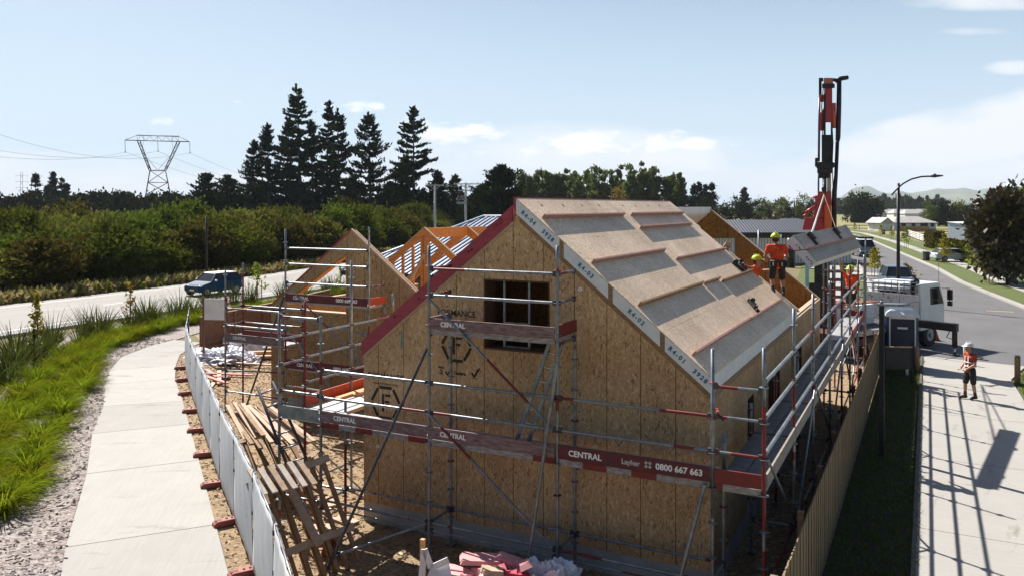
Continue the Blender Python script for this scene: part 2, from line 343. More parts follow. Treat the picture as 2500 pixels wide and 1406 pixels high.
side = mth(nt, 'MINIMUM', mth(nt, 'MAXIMUM', mth(nt, 'ADD', mth(nt, 'MULTIPLY', dot((-SS, CC, 0)), .75), .45), .12), 1.0)      # sky behind the camera set deeper, so the front wall gets less light
base = mix(nt, mth(nt, 'MULTIPLY', hz.outputs[0], side), sky.outputs[0], SKYC)
c1 = mix(nt, mth(nt, 'MULTIPLY', cv_.outputs[0], .75), base, CLC)
c2 = mix(nt, mth(nt, 'MULTIPLY', cp_.outputs[0], .95), c1, PUC)
nt.links.new(c2, bg.inputs[0])
SC.view_settings.view_transform = 'Standard'; SC.view_settings.look = 'None'; SC.view_settings.exposure = 1.0; SC.view_settings.gamma = 1.0
SC.render.engine = 'CYCLES'; SC.cycles.max_bounces = 6; SC.cycles.transparent_max_bounces = 6
# ================================================================ SETTING: ground, roads, paths
def sheet(name, poly, z, mat, kind='structure'):
    o = mesh_obj(name, [(x, y, z) for x, y in poly], [tuple(range(len(poly)))], mat); tag(o, kind=kind); return o
def strip(name, L, Rr, z, mat, kind='structure'):
    """a ribbon between two polylines of equal length"""
    n = len(L); vs = [(x, y, z) for x, y in L]+[(x, y, z) for x, y in Rr]
    o = mesh_obj(name, vs, [(i, i+n, i+n+1, i+1) for i in range(n-1)], mat); tag(o, kind=kind); return o
def kerb(name, L, w, z0, z1, mat, side=1):
    b = MB()
    for i in range(len(L)-1):
        p, q = Vector((*L[i], 0)), Vector((*L[i+1], 0)); d = (q-p).normalized(); s = Vector((d.y, -d.x, 0))*w*side
        e = d*0.02
        b.prism([p-e+Vector((0,0,z0)), p-e+s+Vector((0,0,z0)), p-e+s+Vector((0,0,z1-0.02)), p-e+s*0.8+Vector((0,0,z1)), p-e+Vector((0,0,z1))], (q-p)+e)
    o = b.build(name, mat); tag(o, kind='structure'); return o
gm, nt, b = newmat('rough_grass_ground')
v = coords(nt, 'world'); f1 = noise(nt, v, 0.012, 5); f2 = noise(nt, v, 0.35, 5)
c = mix(nt, f2, (0.06, 0.07, 0.02), (0.125, 0.11, 0.042)); c = mix(nt, ramp(nt, f1, [(0.42, (0, 0, 0)), (0.6, (1, 1, 1))]), c, (0.18, 0.145, 0.06))
nt.links.new(c, b.inputs['Base Color']); b.inputs['Roughness'].default_value = 0.95; bump(nt, b, noise(nt, v, 6, 4), 0.6, 0.1)
o = mesh_obj('ground', [(-9000, -200, -0.03), (9000, -200, -0.03), (9000, 9000, -0.03), (-9000, 9000, -0.03)], [(0, 1, 2, 3)], gm); tag(o, kind='structure')
# site dirt with straw
dm, nt, b = newmat('site_dirt'); v = coords(nt, 'world')
c = mix(nt, noise(nt, v, 1.1, 6), (0.15, 0.095, 0.052), (0.29, 0.205, 0.12)); st = nd(nt, 'ShaderNodeTexVoronoi', Scale=1.0)
nt.links.new(strand(nt, v, (16, 50, 20), (0, 0, .8)), st.inputs['Vector'])
sp = nt.nodes.new('ShaderNodeSeparateColor'); nt.links.new(st.outputs['Color'], sp.inputs[0])
c = mix(nt, mth(nt, 'GREATER_THAN', sp.outputs[0], 0.72), c, (0.36, 0.26, 0.145)); c = mix(nt, mth(nt, 'LESS_THAN', sp.outputs[1], 0.08), c, (0.11, 0.07, 0.04))
nt.links.new(c, b.inputs['Base Color']); b.inputs['Roughness'].default_value = 0.95; bump(nt, b, noise(nt, v, 14, 6), 0.7, 0.04)
FL = [(-19.5, 12.5), (-17.4, 11.0), (-14.83, 8.67), (-13.1, 7.25), (-11.43, 5.97), (-9.21, 4.21), (-6.38, 2.04), (-4.47, 0.59), (-3.01, -0.5), (-1.14, -1.9), (-0.09, -2.72), (1.6, -4.1), (3.4, -5.6)]
PR = [(2.3, -5.2), (-0.47, -2.92), (-1.47, -2.12), (-2.48, -1.36), (-5.61, 1.05), (-8.54, 3.3), (-10.28, 4.68), (-13.08, 6.68), (-16.49, 9.62), (-17.91, 11.11), (-18.9, 13.0)]
PL = [(0.2, -6.7), (-3.44, -3.73), (-5.78, -1.9), (-7.19, -0.71), (-9.96, 1.39), (-12.0, 3.2), (-12.9, 3.9), (-15.01, 5.47), (-18.25, 8.16), (-19.72, 9.96), (-20.6, 13.0)]
sheet('site_dirt', [(4.5, -7.5), (8.4, -6), (8.4, 23), (-24, 23), (-21, 14.5)] + PR[::-1], -0.008, dm)
# walking path: slabs with dark joints, then mulch beside it
jm = M('joint_dark', (0.1, 0.09, 0.08), (0.14, 0.12, 0.1), 5, 0.9)
sheet('path_base', PL + PR[::-1], 0.012, jm)
dL = [0]; 
def along(P, t):
    L = [0]
    for a, b_ in zip(P, P[1:]): L.append(L[-1]+math.hypot(b_[0]-a[0], b_[1]-a[1]))
    for i in range(len(P)-1):
        if L[i+1] >= t or i == len(P)-2:
            k = (t-L[i])/(L[i+1]-L[i]); return (P[i][0]+(P[i+1][0]-P[i][0])*k, P[i][1]+(P[i+1][1]-P[i][1])*k)
def plen(P): return sum(math.hypot(b_[0]-a[0], b_[1]-a[1]) for a, b_ in zip(P, P[1:]))
# joint positions measured on both edges
J = [((0.2, -6.7), (2.3, -5.2)), ((-1.7, -5.1), (0.15, -3.4)), ((-3.86, -3.45), (-2.3, -1.5)), ((-7.16, -0.73), (-5.7, 1.13)), ((-10.0, 1.42), (-8.5, 3.28)), ((-12.4, 3.5), (-10.8, 5.05)), ((-15.0, 5.47), (-13.75, 7.25)), ((-17.0, 7.1), (-15.75, 9.0)), ((-19.0, 9.1), (-17.3, 10.5)), ((-20.2, 11.5), (-18.5, 12.2)), ((-20.6, 13), (-18.9, 13))]
pm = MB()
for (a, b1), (c_, d_) in zip(J, J[1:]):
    e = 0.004
    q = [Vector((*p, 0.024)) for p in (a, b1, d_, c_)]; m_ = sum(q, Vector())/4
    q = [m_+(p-m_)*(1-0.006) for p in q]
    pm.add(q+[p-Vector((0,0,0.012)) for p in q], [(0,1,2,3),(0,4,5,1),(1,5,6,2),(2,6,7,3),(3,7,4,0)])
tag(pm.build('footpath', MT['conc']), kind='structure')
mm, nt, b = newmat('bark_mulch'); v = coords(nt, 'world')
vo = nd(nt, 'ShaderNodeTexVoronoi', Scale=1.0); nt.links.new(strand(nt, v, (16, 40, 20), (0, 0, .5)), vo.inputs['Vector'])
sp = nt.nodes.new('ShaderNodeSeparateColor'); nt.links.new(vo.outputs['Color'], sp.inputs[0])
nt.links.new(ramp(nt, sp.outputs[0], [(0.0, (0.08, 0.058, 0.05)), (0.3, (0.18, 0.145, 0.128)), (0.65, (0.27, 0.23, 0.21)), (1, (0.38, 0.335, 0.315))]), b.inputs['Base Color'])
b.inputs['Roughness'].default_value = 0.9; bump(nt, b, sp.outputs[1], 0.45, 0.02)
MULO = [(-8.5, -14), (-13, -8), (-18, -1), (-22, 4.5), (-25.5, 9), (-27.2, 14), (-27.6, 19), (-27.6, 25), (-27.0, 34)]
MULI = [(1.0, -7.6)] + PL[1:-1] + [(-20.6, 13.0), (-22.4, 18.0), (-22.9, 34)]
sheet('mulch_bed', MULO + MULI[::-1], 0.004, mm)
# loose bark chips over the mulch
def inside(p, poly):
    r_ = False; j = len(poly)-1
    for i in range(len(poly)):
        if (poly[i][1] > p[1]) != (poly[j][1] > p[1]) and p[0] < (poly[j][0]-poly[i][0])*(p[1]-poly[i][1])/(poly[j][1]-poly[i][1])+poly[i][0]: r_ = not r_
        j = i
    return r_
g = np.random.default_rng(3)
def chips(name, poly, n, mats, z, size, box, bias=None, keepout=None):
    V, mi = [], []
    while len(mi) < n:
        x, y = g.uniform(box[0], box[1]), g.uniform(box[2], box[3])
        if not inside((x, y), poly) or (keepout and inside((x, y), keepout)): continue
        a = g.uniform(0, 6.28); l = size*g.uniform(0.5, 1.4); ww = l*g.uniform(0.18, 0.4); t = g.uniform(-0.4, 0.4)
        dx, dy = math.cos(a), math.sin(a); zz_ = z+g.uniform(0.0, 0.03)
        for sx_, sy_ in ((-1,-1),(1,-1),(1,1),(-1,1)): V.append((x+dx*l*sx_-dy*ww*sy_, y+dy*l*sx_+dx*ww*sy_, zz_+t*l*sx_*0.5+0.01*sy_))
        mi.append(int(g.integers(0, len(mats))))
    o = quads_obj(name, V, mats, None, mi); tag(o, kind='stuff'); return o
cm_ = [M('chip_pale', (0.42, 0.365, 0.34), (0.35, 0.3, 0.275)), M('chip_brown', (0.3, 0.22, 0.18), (0.2, 0.15, 0.12)), M('chip_grey', (0.33, 0.285, 0.27), (0.26, 0.22, 0.21))]
chips('bark_chips', MULO + MULI[::-1], 15000, cm_, 0.012, 0.045, (-22, 1, -10, 13))
sm_ = [M('straw_pale', (0.5, 0.38, 0.2), (0.4, 0.28, 0.14)), M('straw_mid', (0.3, 0.21, 0.11), (0.22, 0.15, 0.08)), M('clod', (0.28, 0.19, 0.11), (0.2, 0.13, 0.08))]
chips('straw_litter', [(4.5, -7.5), (8.0, -6), (8.0, 8), (-18, 12)] + PR[::-1], 12000, sm_, 0.0, 0.035, (-18, 8, -7.5, 13), keepout=[(0,0),(6.7,0),(6.7,14),(0,14)])
# highway on the left
RN = [(-27.6, -60), (-27.9, -20), (-28.4, 5), (-28.9, 14), (-29.3, 22), (-30.0, 35), (-33.5, 60), (-42, 95), (-60, 140)]
RF = [(-39.0, -60), (-39.3, -20), (-40.0, 10), (-40.7, 20), (-41.4, 28), (-42.3, 40), (-46.5, 60), (-56, 95), (-76, 140)]
rm = M('chipseal_road', (0.27, 0.255, 0.235), (0.215, 0.205, 0.19), 0.5, 0.85, 0, 0.2, 50, 'world', detail=8, stretch=(1.5, 0.15, 1))
strip('highway', RN, RF, 0.016, rm)
lm = M('road_marking', (0.7, 0.69, 0.66), (0.6, 0.59, 0.56), 3, 0.7)
def lerp2(a, b_, k): return [(p[0]+(q[0]-p[0])*k, p[1]+(q[1]-p[1])*k) for p, q in zip(a, b_)]
strip('road_edge_line', lerp2(RN, RF, 0.10), lerp2(RN, RF, 0.112), 0.021, lm)
strip('road_far_line', lerp2(RN, RF, 0.885), lerp2(RN, RF, 0.896), 0.021, lm)
md = lerp2(RN, RF, 0.5); ln = plen(md); b = MB(); t = 4.0
while t < ln-10:
    p, q = Vector((*along(md, t), 0.021)), Vector((*along(md, t+2.6), 0.021)); d = (q-p).normalized(); s = Vector((d.y, -d.x, 0))*0.06
    b.quad([p-s, p+s, q+s, q-s]); t += 9.5
tag(b.build('road_centre_dashes', lm), kind='structure')
kerb('road_kerb', [(x+0.45, y) for x, y in RN], 0.16, 0, 0.13, MT['found'], 1)
# the new street on the right
KR = [(16.5, 25), (15.6, 36), (14.65, 43.4), (13.06, 52.7), (11.8, 60.7), (10.16, 76.6), (7.2, 97.3), (1.15, 140), (-6.4, 184), (-22, 240)]
KL = [(5.4, 25), (6.3, 32), (6.6, 40), (6.3, 50), (5.3, 60), (3.5, 77), (0.4, 97), (-5.5, 140), (-13, 184), (-30, 240)]
am = M('asphalt', (0.125, 0.122, 0.124), (0.1, 0.098, 0.1), 0.6, 0.85, 0, 0.2, 40, 'world', detail=8, stretch=(1, 0.5, 1))
sheet('street', [(5.4, 21.5), (9.4, 22.6), (13.2, 22.9), (20, 23)] + KR + KL[::-1], 0.006, am)
kerb('street_kerb_far', KR, 0.45, 0, 0.12, MT['drive'], 1)
kerb('street_kerb_near', KL, 0.35, 0, 0.12, MT['drive'], -1)
grm, nt, b = newmat('mown_grass'); v = coords(nt, 'world')
c = mix(nt, noise(nt, v, 0.6, 6, 0.7), (0.075, 0.105, 0.012), (0.135, 0.155, 0.03)); c = mix(nt, noise(nt, v, 14, 3), c, (0.05, 0.07, 0.012))
nt.links.new(c, b.inputs['Base Color']); b.inputs['Roughness'].default_value = 0.9; bump(nt, b, noise(nt, v, 30, 3), 0.8, 0.05)
def offs(P, d): 
    out = []
    for i, p in enumerate(P):
        a, c_ = P[max(i-1, 0)], P[min(i+1, len(P)-1)]; dx, dy = c_[0]-a[0], c_[1]-a[1]; l = math.hypot(dx, dy); out.append((p[0]+dy/l*d, p[1]-dx/l*d))
    return out
strip('verge_far', offs(KR, 0.4), offs(KR, 7.5), 0.03, grm)
strip('street_footpath', offs(KR, 2.75), offs(KR, 4.15), 0.05, MT['drive'])
strip('verge_near', offs(KL, -0.3), offs(KL, -5.5), 0.03, grm)
strip('street_footpath_near', offs(KL, -1.9), offs(KL, -3.2), 0.05, MT['drive'])
cb = MB()
for (x0, y0, x1, y1) in ((11.2, 86.2, 16.5, 90.5), (8.6, 106, 14, 109.5), (3.6, 64.0, 6.0, 67.0), (-1, 70, 4.3, 73)): cb.bb((x0, y0, 0.03), (x1, y1, 0.062))
tag(cb.build('vehicle_crossing', MT['drive']), kind='structure')
b = MB()
b.quad([(12.6, 41.6, 0.011), (14.0, 41.6, 0.011), (14.0, 41.75, 0.011), (12.6, 41.75, 0.011)])
tag(b.build('street_marking', M('yellow_marking', (0.6, 0.45, 0.12), (0.5, 0.38, 0.1))), kind='structure')
# right-hand driveway and its verges
sheet('driveway', [(9.45, -12), (14.2, -12), (12.8, 5), (12.3, 16.4), (12.2, 20.4), (12.9, 23.4), (9.45, 24.1)], 0.012, MT['drive'])
jb = MB()
for y in (4.4, 9.2, 14.0, 18.6): jb.bb((9.46, y, 0.013), (12.6, y+0.012, 0.0145))
jb.bb((9.38, -12, 0.0), (9.45, 24.1, 0.05))
tag(jb.build('driveway_joint', jm), kind='structure')
sheet('driveway_verge', [(12.34, 16.5), (17, 10), (17, 23), (13.0, 23.2), (12.25, 20.3)], 0.016, grm)
sheet('shaded_verge', [(8.1, -8), (9.38, -8), (9.38, 23.6), (6.5, 23.6), (6.5, 21), (8.1, 21)], 0.002, M('shaded_thin_turf', (0.017, 0.016, 0.008), (0.03, 0.036, 0.01), 5, .95, 0, .6, 40, 'world', bdist=.03))  # turf colour darkened to carry the shade on this strip
fm = M('pasture', (0.25, 0.215, 0.085), (0.15, 0.155, 0.06), 0.06, 0.95, 0, 0, 1, 'world', detail=8, stretch=(0.3, 1, 1))
sheet('pasture', [(-20, 200), (-120, 330), (-260, 560), (-100, 640), (140, 470), (60, 190), (20, 170), (8, 170)], -0.01, fm)
# grass blades along the near verge edges
def blades(name, poly, n, z, hgt, mats, box):
    V, mi = [], []; k = 0
    while k < n:
        x, y = g.uniform(box[0], box[1]), g.uniform(box[2], box[3])
        if not inside((x, y), poly): continue
        a = g.uniform(0, 6.28); h_ = hgt*g.uniform(0.5, 1.3); l = 0.012
        V += [(x-math.cos(a)*l, y-math.sin(a)*l, z), (x+math.cos(a)*l, y+math.sin(a)*l, z), (x+g.normal(0, .4)*h_, y+g.normal(0, .4)*h_, z+h_)]; mi.append(int(g.integers(0, len(mats)))); k += 1
    o = quads_obj(name, V, mats, None, mi, 3); tag(o, kind='stuff'); return o
gl = [leaf('grass_blade', (0.05, 0.075, 0.01), (0.09, 0.11, 0.02)), leaf('grass_blade_pale', (0.07, 0.085, 0.02), (0.13, 0.13, 0.04))]
blades('verge_grass', [(8.15, -8), (9.5, -8), (9.5, 23.6), (8.15, 23.6)], 9000, 0.0, 0.1, gl, (8.1, 9.5, -4, 23.6))
blades('driveway_side_grass', [(12.34, 16.5), (17, 10), (17, 23), (13.0, 23.2), (12.25, 20.3)], 3000, 0.016, 0.08, gl, (12, 14.5, 14, 23.2))
# ================================================================ THE HOUSE UNDER CONSTRUCTION
house = thing('panel_house', 'unfinished gabled house of bare strand board panels with a half-built roof', 'house', (3.3, 7.0, 0))
KR_, KL_ = 0.819, 0.80
tR = lambda u: 6.15-KR_*(u-3.29)          # top of right roof panels
bR = lambda u: tR(u)-0.27
tL = lambda u: 3.43+KL_*u
bL = lambda u: tL(u)-0.26
def xz(poly, y0, y1, m, mat=0): return m.prism([(u, y0, z) for u, z in poly], (0, y1-y0, 0), mat)
def yz(poly, x0, x1, m, mat=0): return m.prism([(x0, v, z) for v, z in poly], (x1-x0, 0, 0), mat)
b = MB()
W0, W1, WZ0, WZ1 = 2.63, 3.92, 3.49, 4.73
xz([(0, .36), (W0, .36), (W0, bL(W0)), (0, bL(0))], 0, .12, b)
xz([(W1, .36), (6.66, .36), (6.66, bR(6.66)), (W1, bR(W1))], 0, .12, b)
xz([(W0, .36), (W1, .36), (W1, WZ0), (W0, WZ0)], 0, .12, b)
xz([(W0, WZ1), (W1, WZ1), (W1, bR(W1)), (3.29, bR(3.29)-.02), (3.2, bL(3.2)), (W0, bL(W0))], 0, .12, b)
b.build('gable_wall', MT['osbw'], house)
# window lining and the light aluminium bars standing in it
b = MB()
for (a, c_) in (((W0, .005, WZ0), (W0+.03, .4, WZ1)), ((W1-.03, .005, WZ0), (W1, .4, WZ1)), ((W0+.03, .005, WZ0), (W1-.03, .4, WZ0+.03)), ((W0+.03, .005, WZ1-.03), (W1-.03, .4, WZ1))): b.bb(a, c_)
wn = b.build('window', M('dark_reveal', (0.12, 0.06, 0.03), (0.09, 0.045, 0.025), 5, .8), house)
b = MB()
for u in (2.95, 3.44): b.beam((u, .2, WZ0), (u, .2, WZ1), .04, .04, up=(0, 1, 0))
for z in (3.53, 3.95, 4.33): b.beam((2.97, .2, z), (3.42, .2, z), .04, .035)
b.build('window_frame', MT['galv'], wn)
b = MB(); b.bb((0, 0, -.1), (6.66, 14.15, .36)); b.build('foundation', MT['found'], house)
# right side wall with door-high openings
b = MB(); ops = [(2.82, 3.44), (5.01, 5.73), (5.94, 6.49), (8.25, 8.95), (9.2, 10.05)]; y = .12
for o0, o1 in ops:
    yz([(y, .36), (o0, .36), (o0, 3.12), (y, 3.12)], 6.54, 6.66, b); yz([(o0, 2.44), (o1, 2.44), (o1, 3.12), (o0, 3.12)], 6.54, 6.66, b); y = o1
yz([(y, .36), (14.03, .36), (14.03, 3.12), (y, 3.12)], 6.54, 6.66, b)
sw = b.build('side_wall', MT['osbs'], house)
drv = M('dark_reveal_side', (0.1, 0.05, 0.025), (0.08, 0.04, 0.02), 5, .8)
for o0, o1 in ops:
    b = MB()
    for v in (o0, o1-.03): b.bb((6.5, v, .38), (6.655, v+.03, 2.41))
    b.bb((6.5, o0, 2.41), (6.655, o1, 2.438)); b.build('opening_lining', drv, sw)
b = MB(); b.bb((6.50, 9.25, 3.12), (6.67, 14.17, 3.165)); b.bb((6.47, 9.3, 3.165), (6.61, 14.1, 3.20)); b.build('top_plate', MT['pale'], house)
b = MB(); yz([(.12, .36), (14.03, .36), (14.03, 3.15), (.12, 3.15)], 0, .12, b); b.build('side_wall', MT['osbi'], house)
b = MB()                                                   # far gable with its opening
xz([(0, .36), (2.4, .36), (2.4, bL(2.4)), (0, bL(0))], 14.03, 14.15, b); xz([(4.09, .36), (6.66, .36), (6.66, 3.12), (4.09, bR(4.09))], 14.03, 14.15, b)
xz([(2.4, 5.0), (4.09, 5.0), (4.09, bR(4.09)), (3.29, bR(3.29)), (3.2, bL(3.2)), (2.4, bL(2.4))], 14.03, 14.15, b); xz([(2.4, .36), (4.09, .36), (4.09, 3.6), (2.4, 3.6)], 14.03, 14.15, b)
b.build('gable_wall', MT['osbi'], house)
b = MB(); xz([(3.3, bR(3.3)), (6.66, bR(6.66)), (6.66, bR(6.66)+.05), (3.3, bR(3.3)+.05)], 14.0, 14.18, b); b.build('rake_plate', MT['pale'], house)
b = MB(); xz([(4.72, .36), (6.54, .36), (6.54, bR(6.54)), (4.72, bR(4.72))], 10.25, 10.37, b); b.build('partition_wall', MT['osbi'], house)
b = MB(); xz([(4.72, bR(4.72)), (6.54, bR(6.54)), (6.54, bR(6.54)+.04), (4.72, bR(4.72)+.04)], 10.22, 10.4, b); b.build('rake_plate', MT['pale'], house)
b = MB(); xz([(.12, .36), (6.54, .36), (6.54, bR(6.54)-.01), (3.29, bR(3.29)-.02), (3.2, bL(3.2)-.01), (.12, bL(.12)-.01)], 3.0, 3.1, b); b.build('partition_wall', MT['osbi'], house)  # partition added to keep the room behind the window dark
b = MB(); b.bb((.12, 8.2, 2.62), (6.54, 14.03, 2.72)); b.build('upper_floor', MT['osbi'], house)
# roof panels, right slope: foam core, strand board skin, battens, stencilled ends
rows = [(3.29, 4.11, 'R4-04   3928', (3.72, 3.72), 'redrim'), (4.19, 4.98, 'R4-03', (4.63, 4.86), 'pinkt'), (5.06, 5.85, 'R4-02', (5.44, 5.53), 'pale'), (5.93, 6.66, 'R4-01   3928', (6.33, 6.33), 'pinkt')]
ends = [(-.03, 4.3), (4.3, 9.2)]
th = math.atan(KR_); ct, st_ = math.cos(th), math.sin(th)
pink2 = M('pink_batten', (0.42, 0.255, 0.22), (0.31, 0.17, 0.145), 8, .7, stretch=(1, 1, 4), kind='world')
for ri, (u0, u1, txt, bu, bm) in enumerate(rows):
    for ei, (v0, v1) in enumerate(ends):
        if ri == 0 and ei == 1: v1 = 9.35
        g0 = 0.004 if ei else 0
        b = MB(); xz([(u0, tR(u0)-.27), (u1, tR(u1)-.27), (u1, tR(u1)-.022), (u0, tR(u0)-.022)], v0+g0, v1, b)
        pnl = b.build('roof_panel', MT['foam'], house)
        s0 = u0-(.04 if ri else 0)+.002; s1 = u1+(.04 if ri < 3 else 0)-.002
        b = MB(); xz([(s0, tR(s0)-.02), (s1, tR(s1)-.02), (s1, tR(s1)), (s0, tR(s0))], v0+.002+g0, v1-.003, b)
        if ri == 0:
            for v in np.arange(v0+.7, v1-.3, .95): xz([(3.42, tR(3.42)+.002), (3.47, tR(3.47)+.002), (3.47, tR(3.47)-.003), (3.42, tR(3.42)-.003)], v, v+.05, b, 1)
        b.build('board_skin', [MT['osbr'], MT['ink']], pnl)
        bt = [(bu[ei], [(.12, 4.27), (4.42, 9.0)][ei])]
        if ri == 0 and ei: bt = [(3.72, (4.8, 9.04)), (4.06, (4.4, 8.6))]
        if ri == 2 and ei: bt = [(5.46, (4.4, 5.7)), (5.53, (5.72, 9.1))]
        if ri == 3: bt = [(6.33, (.12, 8.98))] if ei == 0 else []
        if ri == 3 and ei == 0: bt = [(6.33, (.12, 4.6)), (6.34, (4.62, 8.95))]
        for q, (u, (a, e)) in enumerate(bt):
            n = Vector((st_, 0, ct)); p0 = Vector((u, a, tR(u)))+n*.045
            bb_ = MB(); bb_.beam(p0, p0+Vector((0, e-a, 0)), .035, .085, up=n)
            bb_.build('batten', {'redrim': pink2, 'pinkt': pink2, 'pale': MT['oldt']}[bm], pnl)
        if ei == 0:
            um = (u0+u1)/2; tt = text_mesh(txt, .1, 'lettering', MT['blueink'], pnl, frame((um, -.0325, tR(um)-.15), (ct, 0, -st_), (st_, 0, ct)), .001, 1.0, 0, 'CENTER', .004, 1.45)
for u in (4.15, 5.02, 5.89):
    b = MB(); xz([(u-.039, tR(u-.039)-.275), (u+.039, tR(u+.039)-.275), (u+.039, tR(u+.039)-.024), (u-.039, tR(u-.039)-.024)], -.034, 9.1, b); b.build('joint_timber', MT['oldt'], house)
b = MB(); xz([(3.24, tR(3.24)-.2), (3.287, tR(3.287)-.27), (3.287, tR(3.287)+.012), (3.24, tR(3.287)+.012)], -.035, 9.3, b); b.build('ridge_timber', MT['redrim'], house)
b = MB(); xz([(3.35, bR(3.35)), (6.66, bR(6.66)), (6.66, bR(6.66)-.075), (3.35, bR(3.35)-.075)], -.02, -.002, b); xz([(3.35, bR(3.35)-.075), (6.66, bR(6.66)-.075), (6.66, bR(6.66)-.1), (3.35, bR(3.35)-.1)], -.012, -.001, b)
b.build('rake_trim', MT['oldt'], house)
b = MB(); b.bb((6.661, .02, 3.02), (6.672, 9.1, 3.118)); b.build('eave_trim', MT['oldt'], house)
# left slope: panels seen edge-on, red rim board in front
for v0, v1 in ((0, 4.7), (4.705, 9.4), (9.405, 14.15)):
    b = MB(); xz([(-.02, bL(-.02)), (3.2, bL(3.2)), (3.2, tL(3.2)-.022), (-.02, tL(-.02)-.022)], v0+.001, v1, b); p = b.build('roof_panel', MT['foam'], house)
    b = MB(); xz([(-.02, tL(-.02)-.02), (3.2, tL(3.2)-.02), (3.2, tL(3.2)), (-.02, tL(-.02))], v0+.003, v1-.002, b); b.build('board_skin', MT['osbr'], p)
b = MB(); xz([(-.02, bL(-.02)), (3.22, bL(3.22)), (3.22, tL(3.22)+.012), (-.02, tL(-.02)+.012)], -.05, -.002, b)
rb = b.build('rim_board', MT['redrim'], house)
b = MB(); xz([(-.01, bL(-.01)-.06), (3.25, bL(3.25)-.06), (3.25, bL(3.25)), (-.01, bL(-.01))], -.02, -.002, b); b.build('rake_trim', MT['pale'], house)
kk = M('knot', (0.12, 0.015, 0.02), (0.08, 0.01, 0.015), 20, .7); b = MB()
for u, dz in ((2.35, .15), (1.3, .1), (.75, .17), (2.42, .13), (2.02, .08)): b.box((u, -.052, bL(u)+dz), (.05, .004, .03), 0, (0, -.67, 0))
for p, q in (((3.0, .08), (3.02, .22)), ((3.02, .22), (2.9, .17)), ((2.9, .17), (3.05, .12))): b.beam((p[0], -.052, bL(p[0])+p[1]), (q[0], -.052, bL(q[0])+q[1]), .008, .004, 0, (0, 1, 0))
b.build('knot_pattern', kk, rb)
b = MB(); xz([(3.2, tL(3.2)-.2), (3.29, tL(3.2)-.2), (3.29, tL(3.2)-.0), (3.2, tL(3.2)-.0)], 9.5, 14.16, b); b.build('ridge_timber', MT['white'], house)
# printed marks on the gable wall
YP = -.003
def wall_text(t, u, z, size, sx=1, bold=0): return text_mesh(t, size, 'lettering', MT['ink'], house, frame((u, YP, z), (1, 0, 0), (0, 0, 1)), .001, sx, 0, 'CENTER', bold)
def emblem(u, z, w):
    b = MB(); r = w/2; P = [Vector((u+r*math.cos(a), YP, z+r*math.sin(a))) for a in [R(60*i) for i in range(6)]]
    for i in range(6):
        p, q = P[i], P[(i+1) % 6]; b.beam(p+(q-p)*.07, q-(q-p)*.07, .05*w/.6, .004, 0, (0, 1, 0))
    s = w/.6
    b.bb((u-.075*s, YP-.002, z-.15*s), (u-.03*s, YP+.002, z+.15*s)); b.bb((u-.01*s, YP-.002, z+.11*s), (u+.1*s, YP+.002, z+.15*s)); b.bb((u-.01*s, YP-.002, z+.0*s), (u+.08*s, YP+.002, z+.04*s))
    return b.build('emblem', MT['ink'], house)
def tick(u, z, s):
    b = MB(); b.beam((u-.05*s, YP, z), (u-.01*s, YP, z-.06*s), .028*s, .003, 0, (0, 1, 0)); b.beam((u-.01*s, YP, z-.06*s), (u+.08*s, YP, z+.07*s), .028*s, .003, 0, (0, 1, 0)); b.build('tick_mark', MT['ink'], house)
wall_text('FORMANCE', 2.07, 4.08, .16, .95, .002); wall_text('SYSTEMS', 2.15, 3.93, .06); emblem(2.07, 3.5, .62)
wall_text('FORMANCE', .51, 2.79, .16, .95, .002); wall_text('www.formance.co.nz', .51, 2.66, .068); emblem(.51, 2.3, .66)
for u, z in ((1.85, 3.03), (.25, 1.83)):
    wall_text('Made\nin\nNZ', u-.1, z, .055, 1, .002); tick(u+.04, z-.01, 1.0); wall_text('Declare.', u+.3, z-.02, .085, .9, .003); tick(u+.6, z+.02, 1.25); wall_text('Certified', u+.6, z-.08, .035)
for u, z in ((4.48, 4.63), (.33, 1.46), (.33, 1.2)): b = MB(); b.tube((u, -.012, z), (u, -.001, z), .035, 0, 14); b.tube((u, -.016, z), (u, -.012, z), .01, 1, 8); b.build('washer', [MT['white'], MT['black']], house)
b = MB(); b.bb((.86, -.002, 3.35), (.895, .001, 3.68)); b.build('paint_stroke', M('teal_paint', (0.06, 0.25, 0.22), (0.05, 0.2, 0.18)), house)
b = MB()
for u, s in ((2.58, -1), (3.98, 1)):
    for k in range(9): b.box((u+s*rnd.uniform(-.12, .1), -.002, 4.8+rnd.uniform(-.05, .5)), (rnd.uniform(.05, .22), .003, .008), 0, (0, rnd.choice((0, 1.57, 0.7, -.7)), 0))
b.build('sealant_smear', M('grey_sealant', (0.36, 0.37, 0.36), (0.28, 0.28, 0.27), 12), house)

# ---------------------------------------------------------------- rear wing: one clad gable, open orange rafters behind
wing = thing('gable_wing', 'smaller strand board gable wing with an open raking window and bare orange rafters', 'house wing', (-5.05, 9.5, 0))
WR = lambda u: 5.3-.755*abs(u+5.05)
b = MB(); V0, V1 = 6.0, 6.12
lo = lambda u: 4.65+.66*(u+5.26)
xz([(-8.1, WR(-8.1)-.2), (-7.55, lo(-7.55)), (-5.26, lo(-5.26)), (-5.26, WR(-5.26)), (-8.1, WR(-8.1))], V0, V1, b)
xz([(-5.26, .3), (-2.0, .3), (-2.0, WR(-2.0)), (-5.05, 5.3), (-5.26, WR(-5.26))], V0, V1, b)
xz([(-8.1, .3), (-5.26, .3), (-5.26, 2.9), (-8.1, 2.9)], V0, V1, b); xz([(-8.1, 2.9), (-7.55, 2.9), (-7.55, lo(-7.55)), (-8.1, WR(-8.1)-.2)], V0, V1, b)
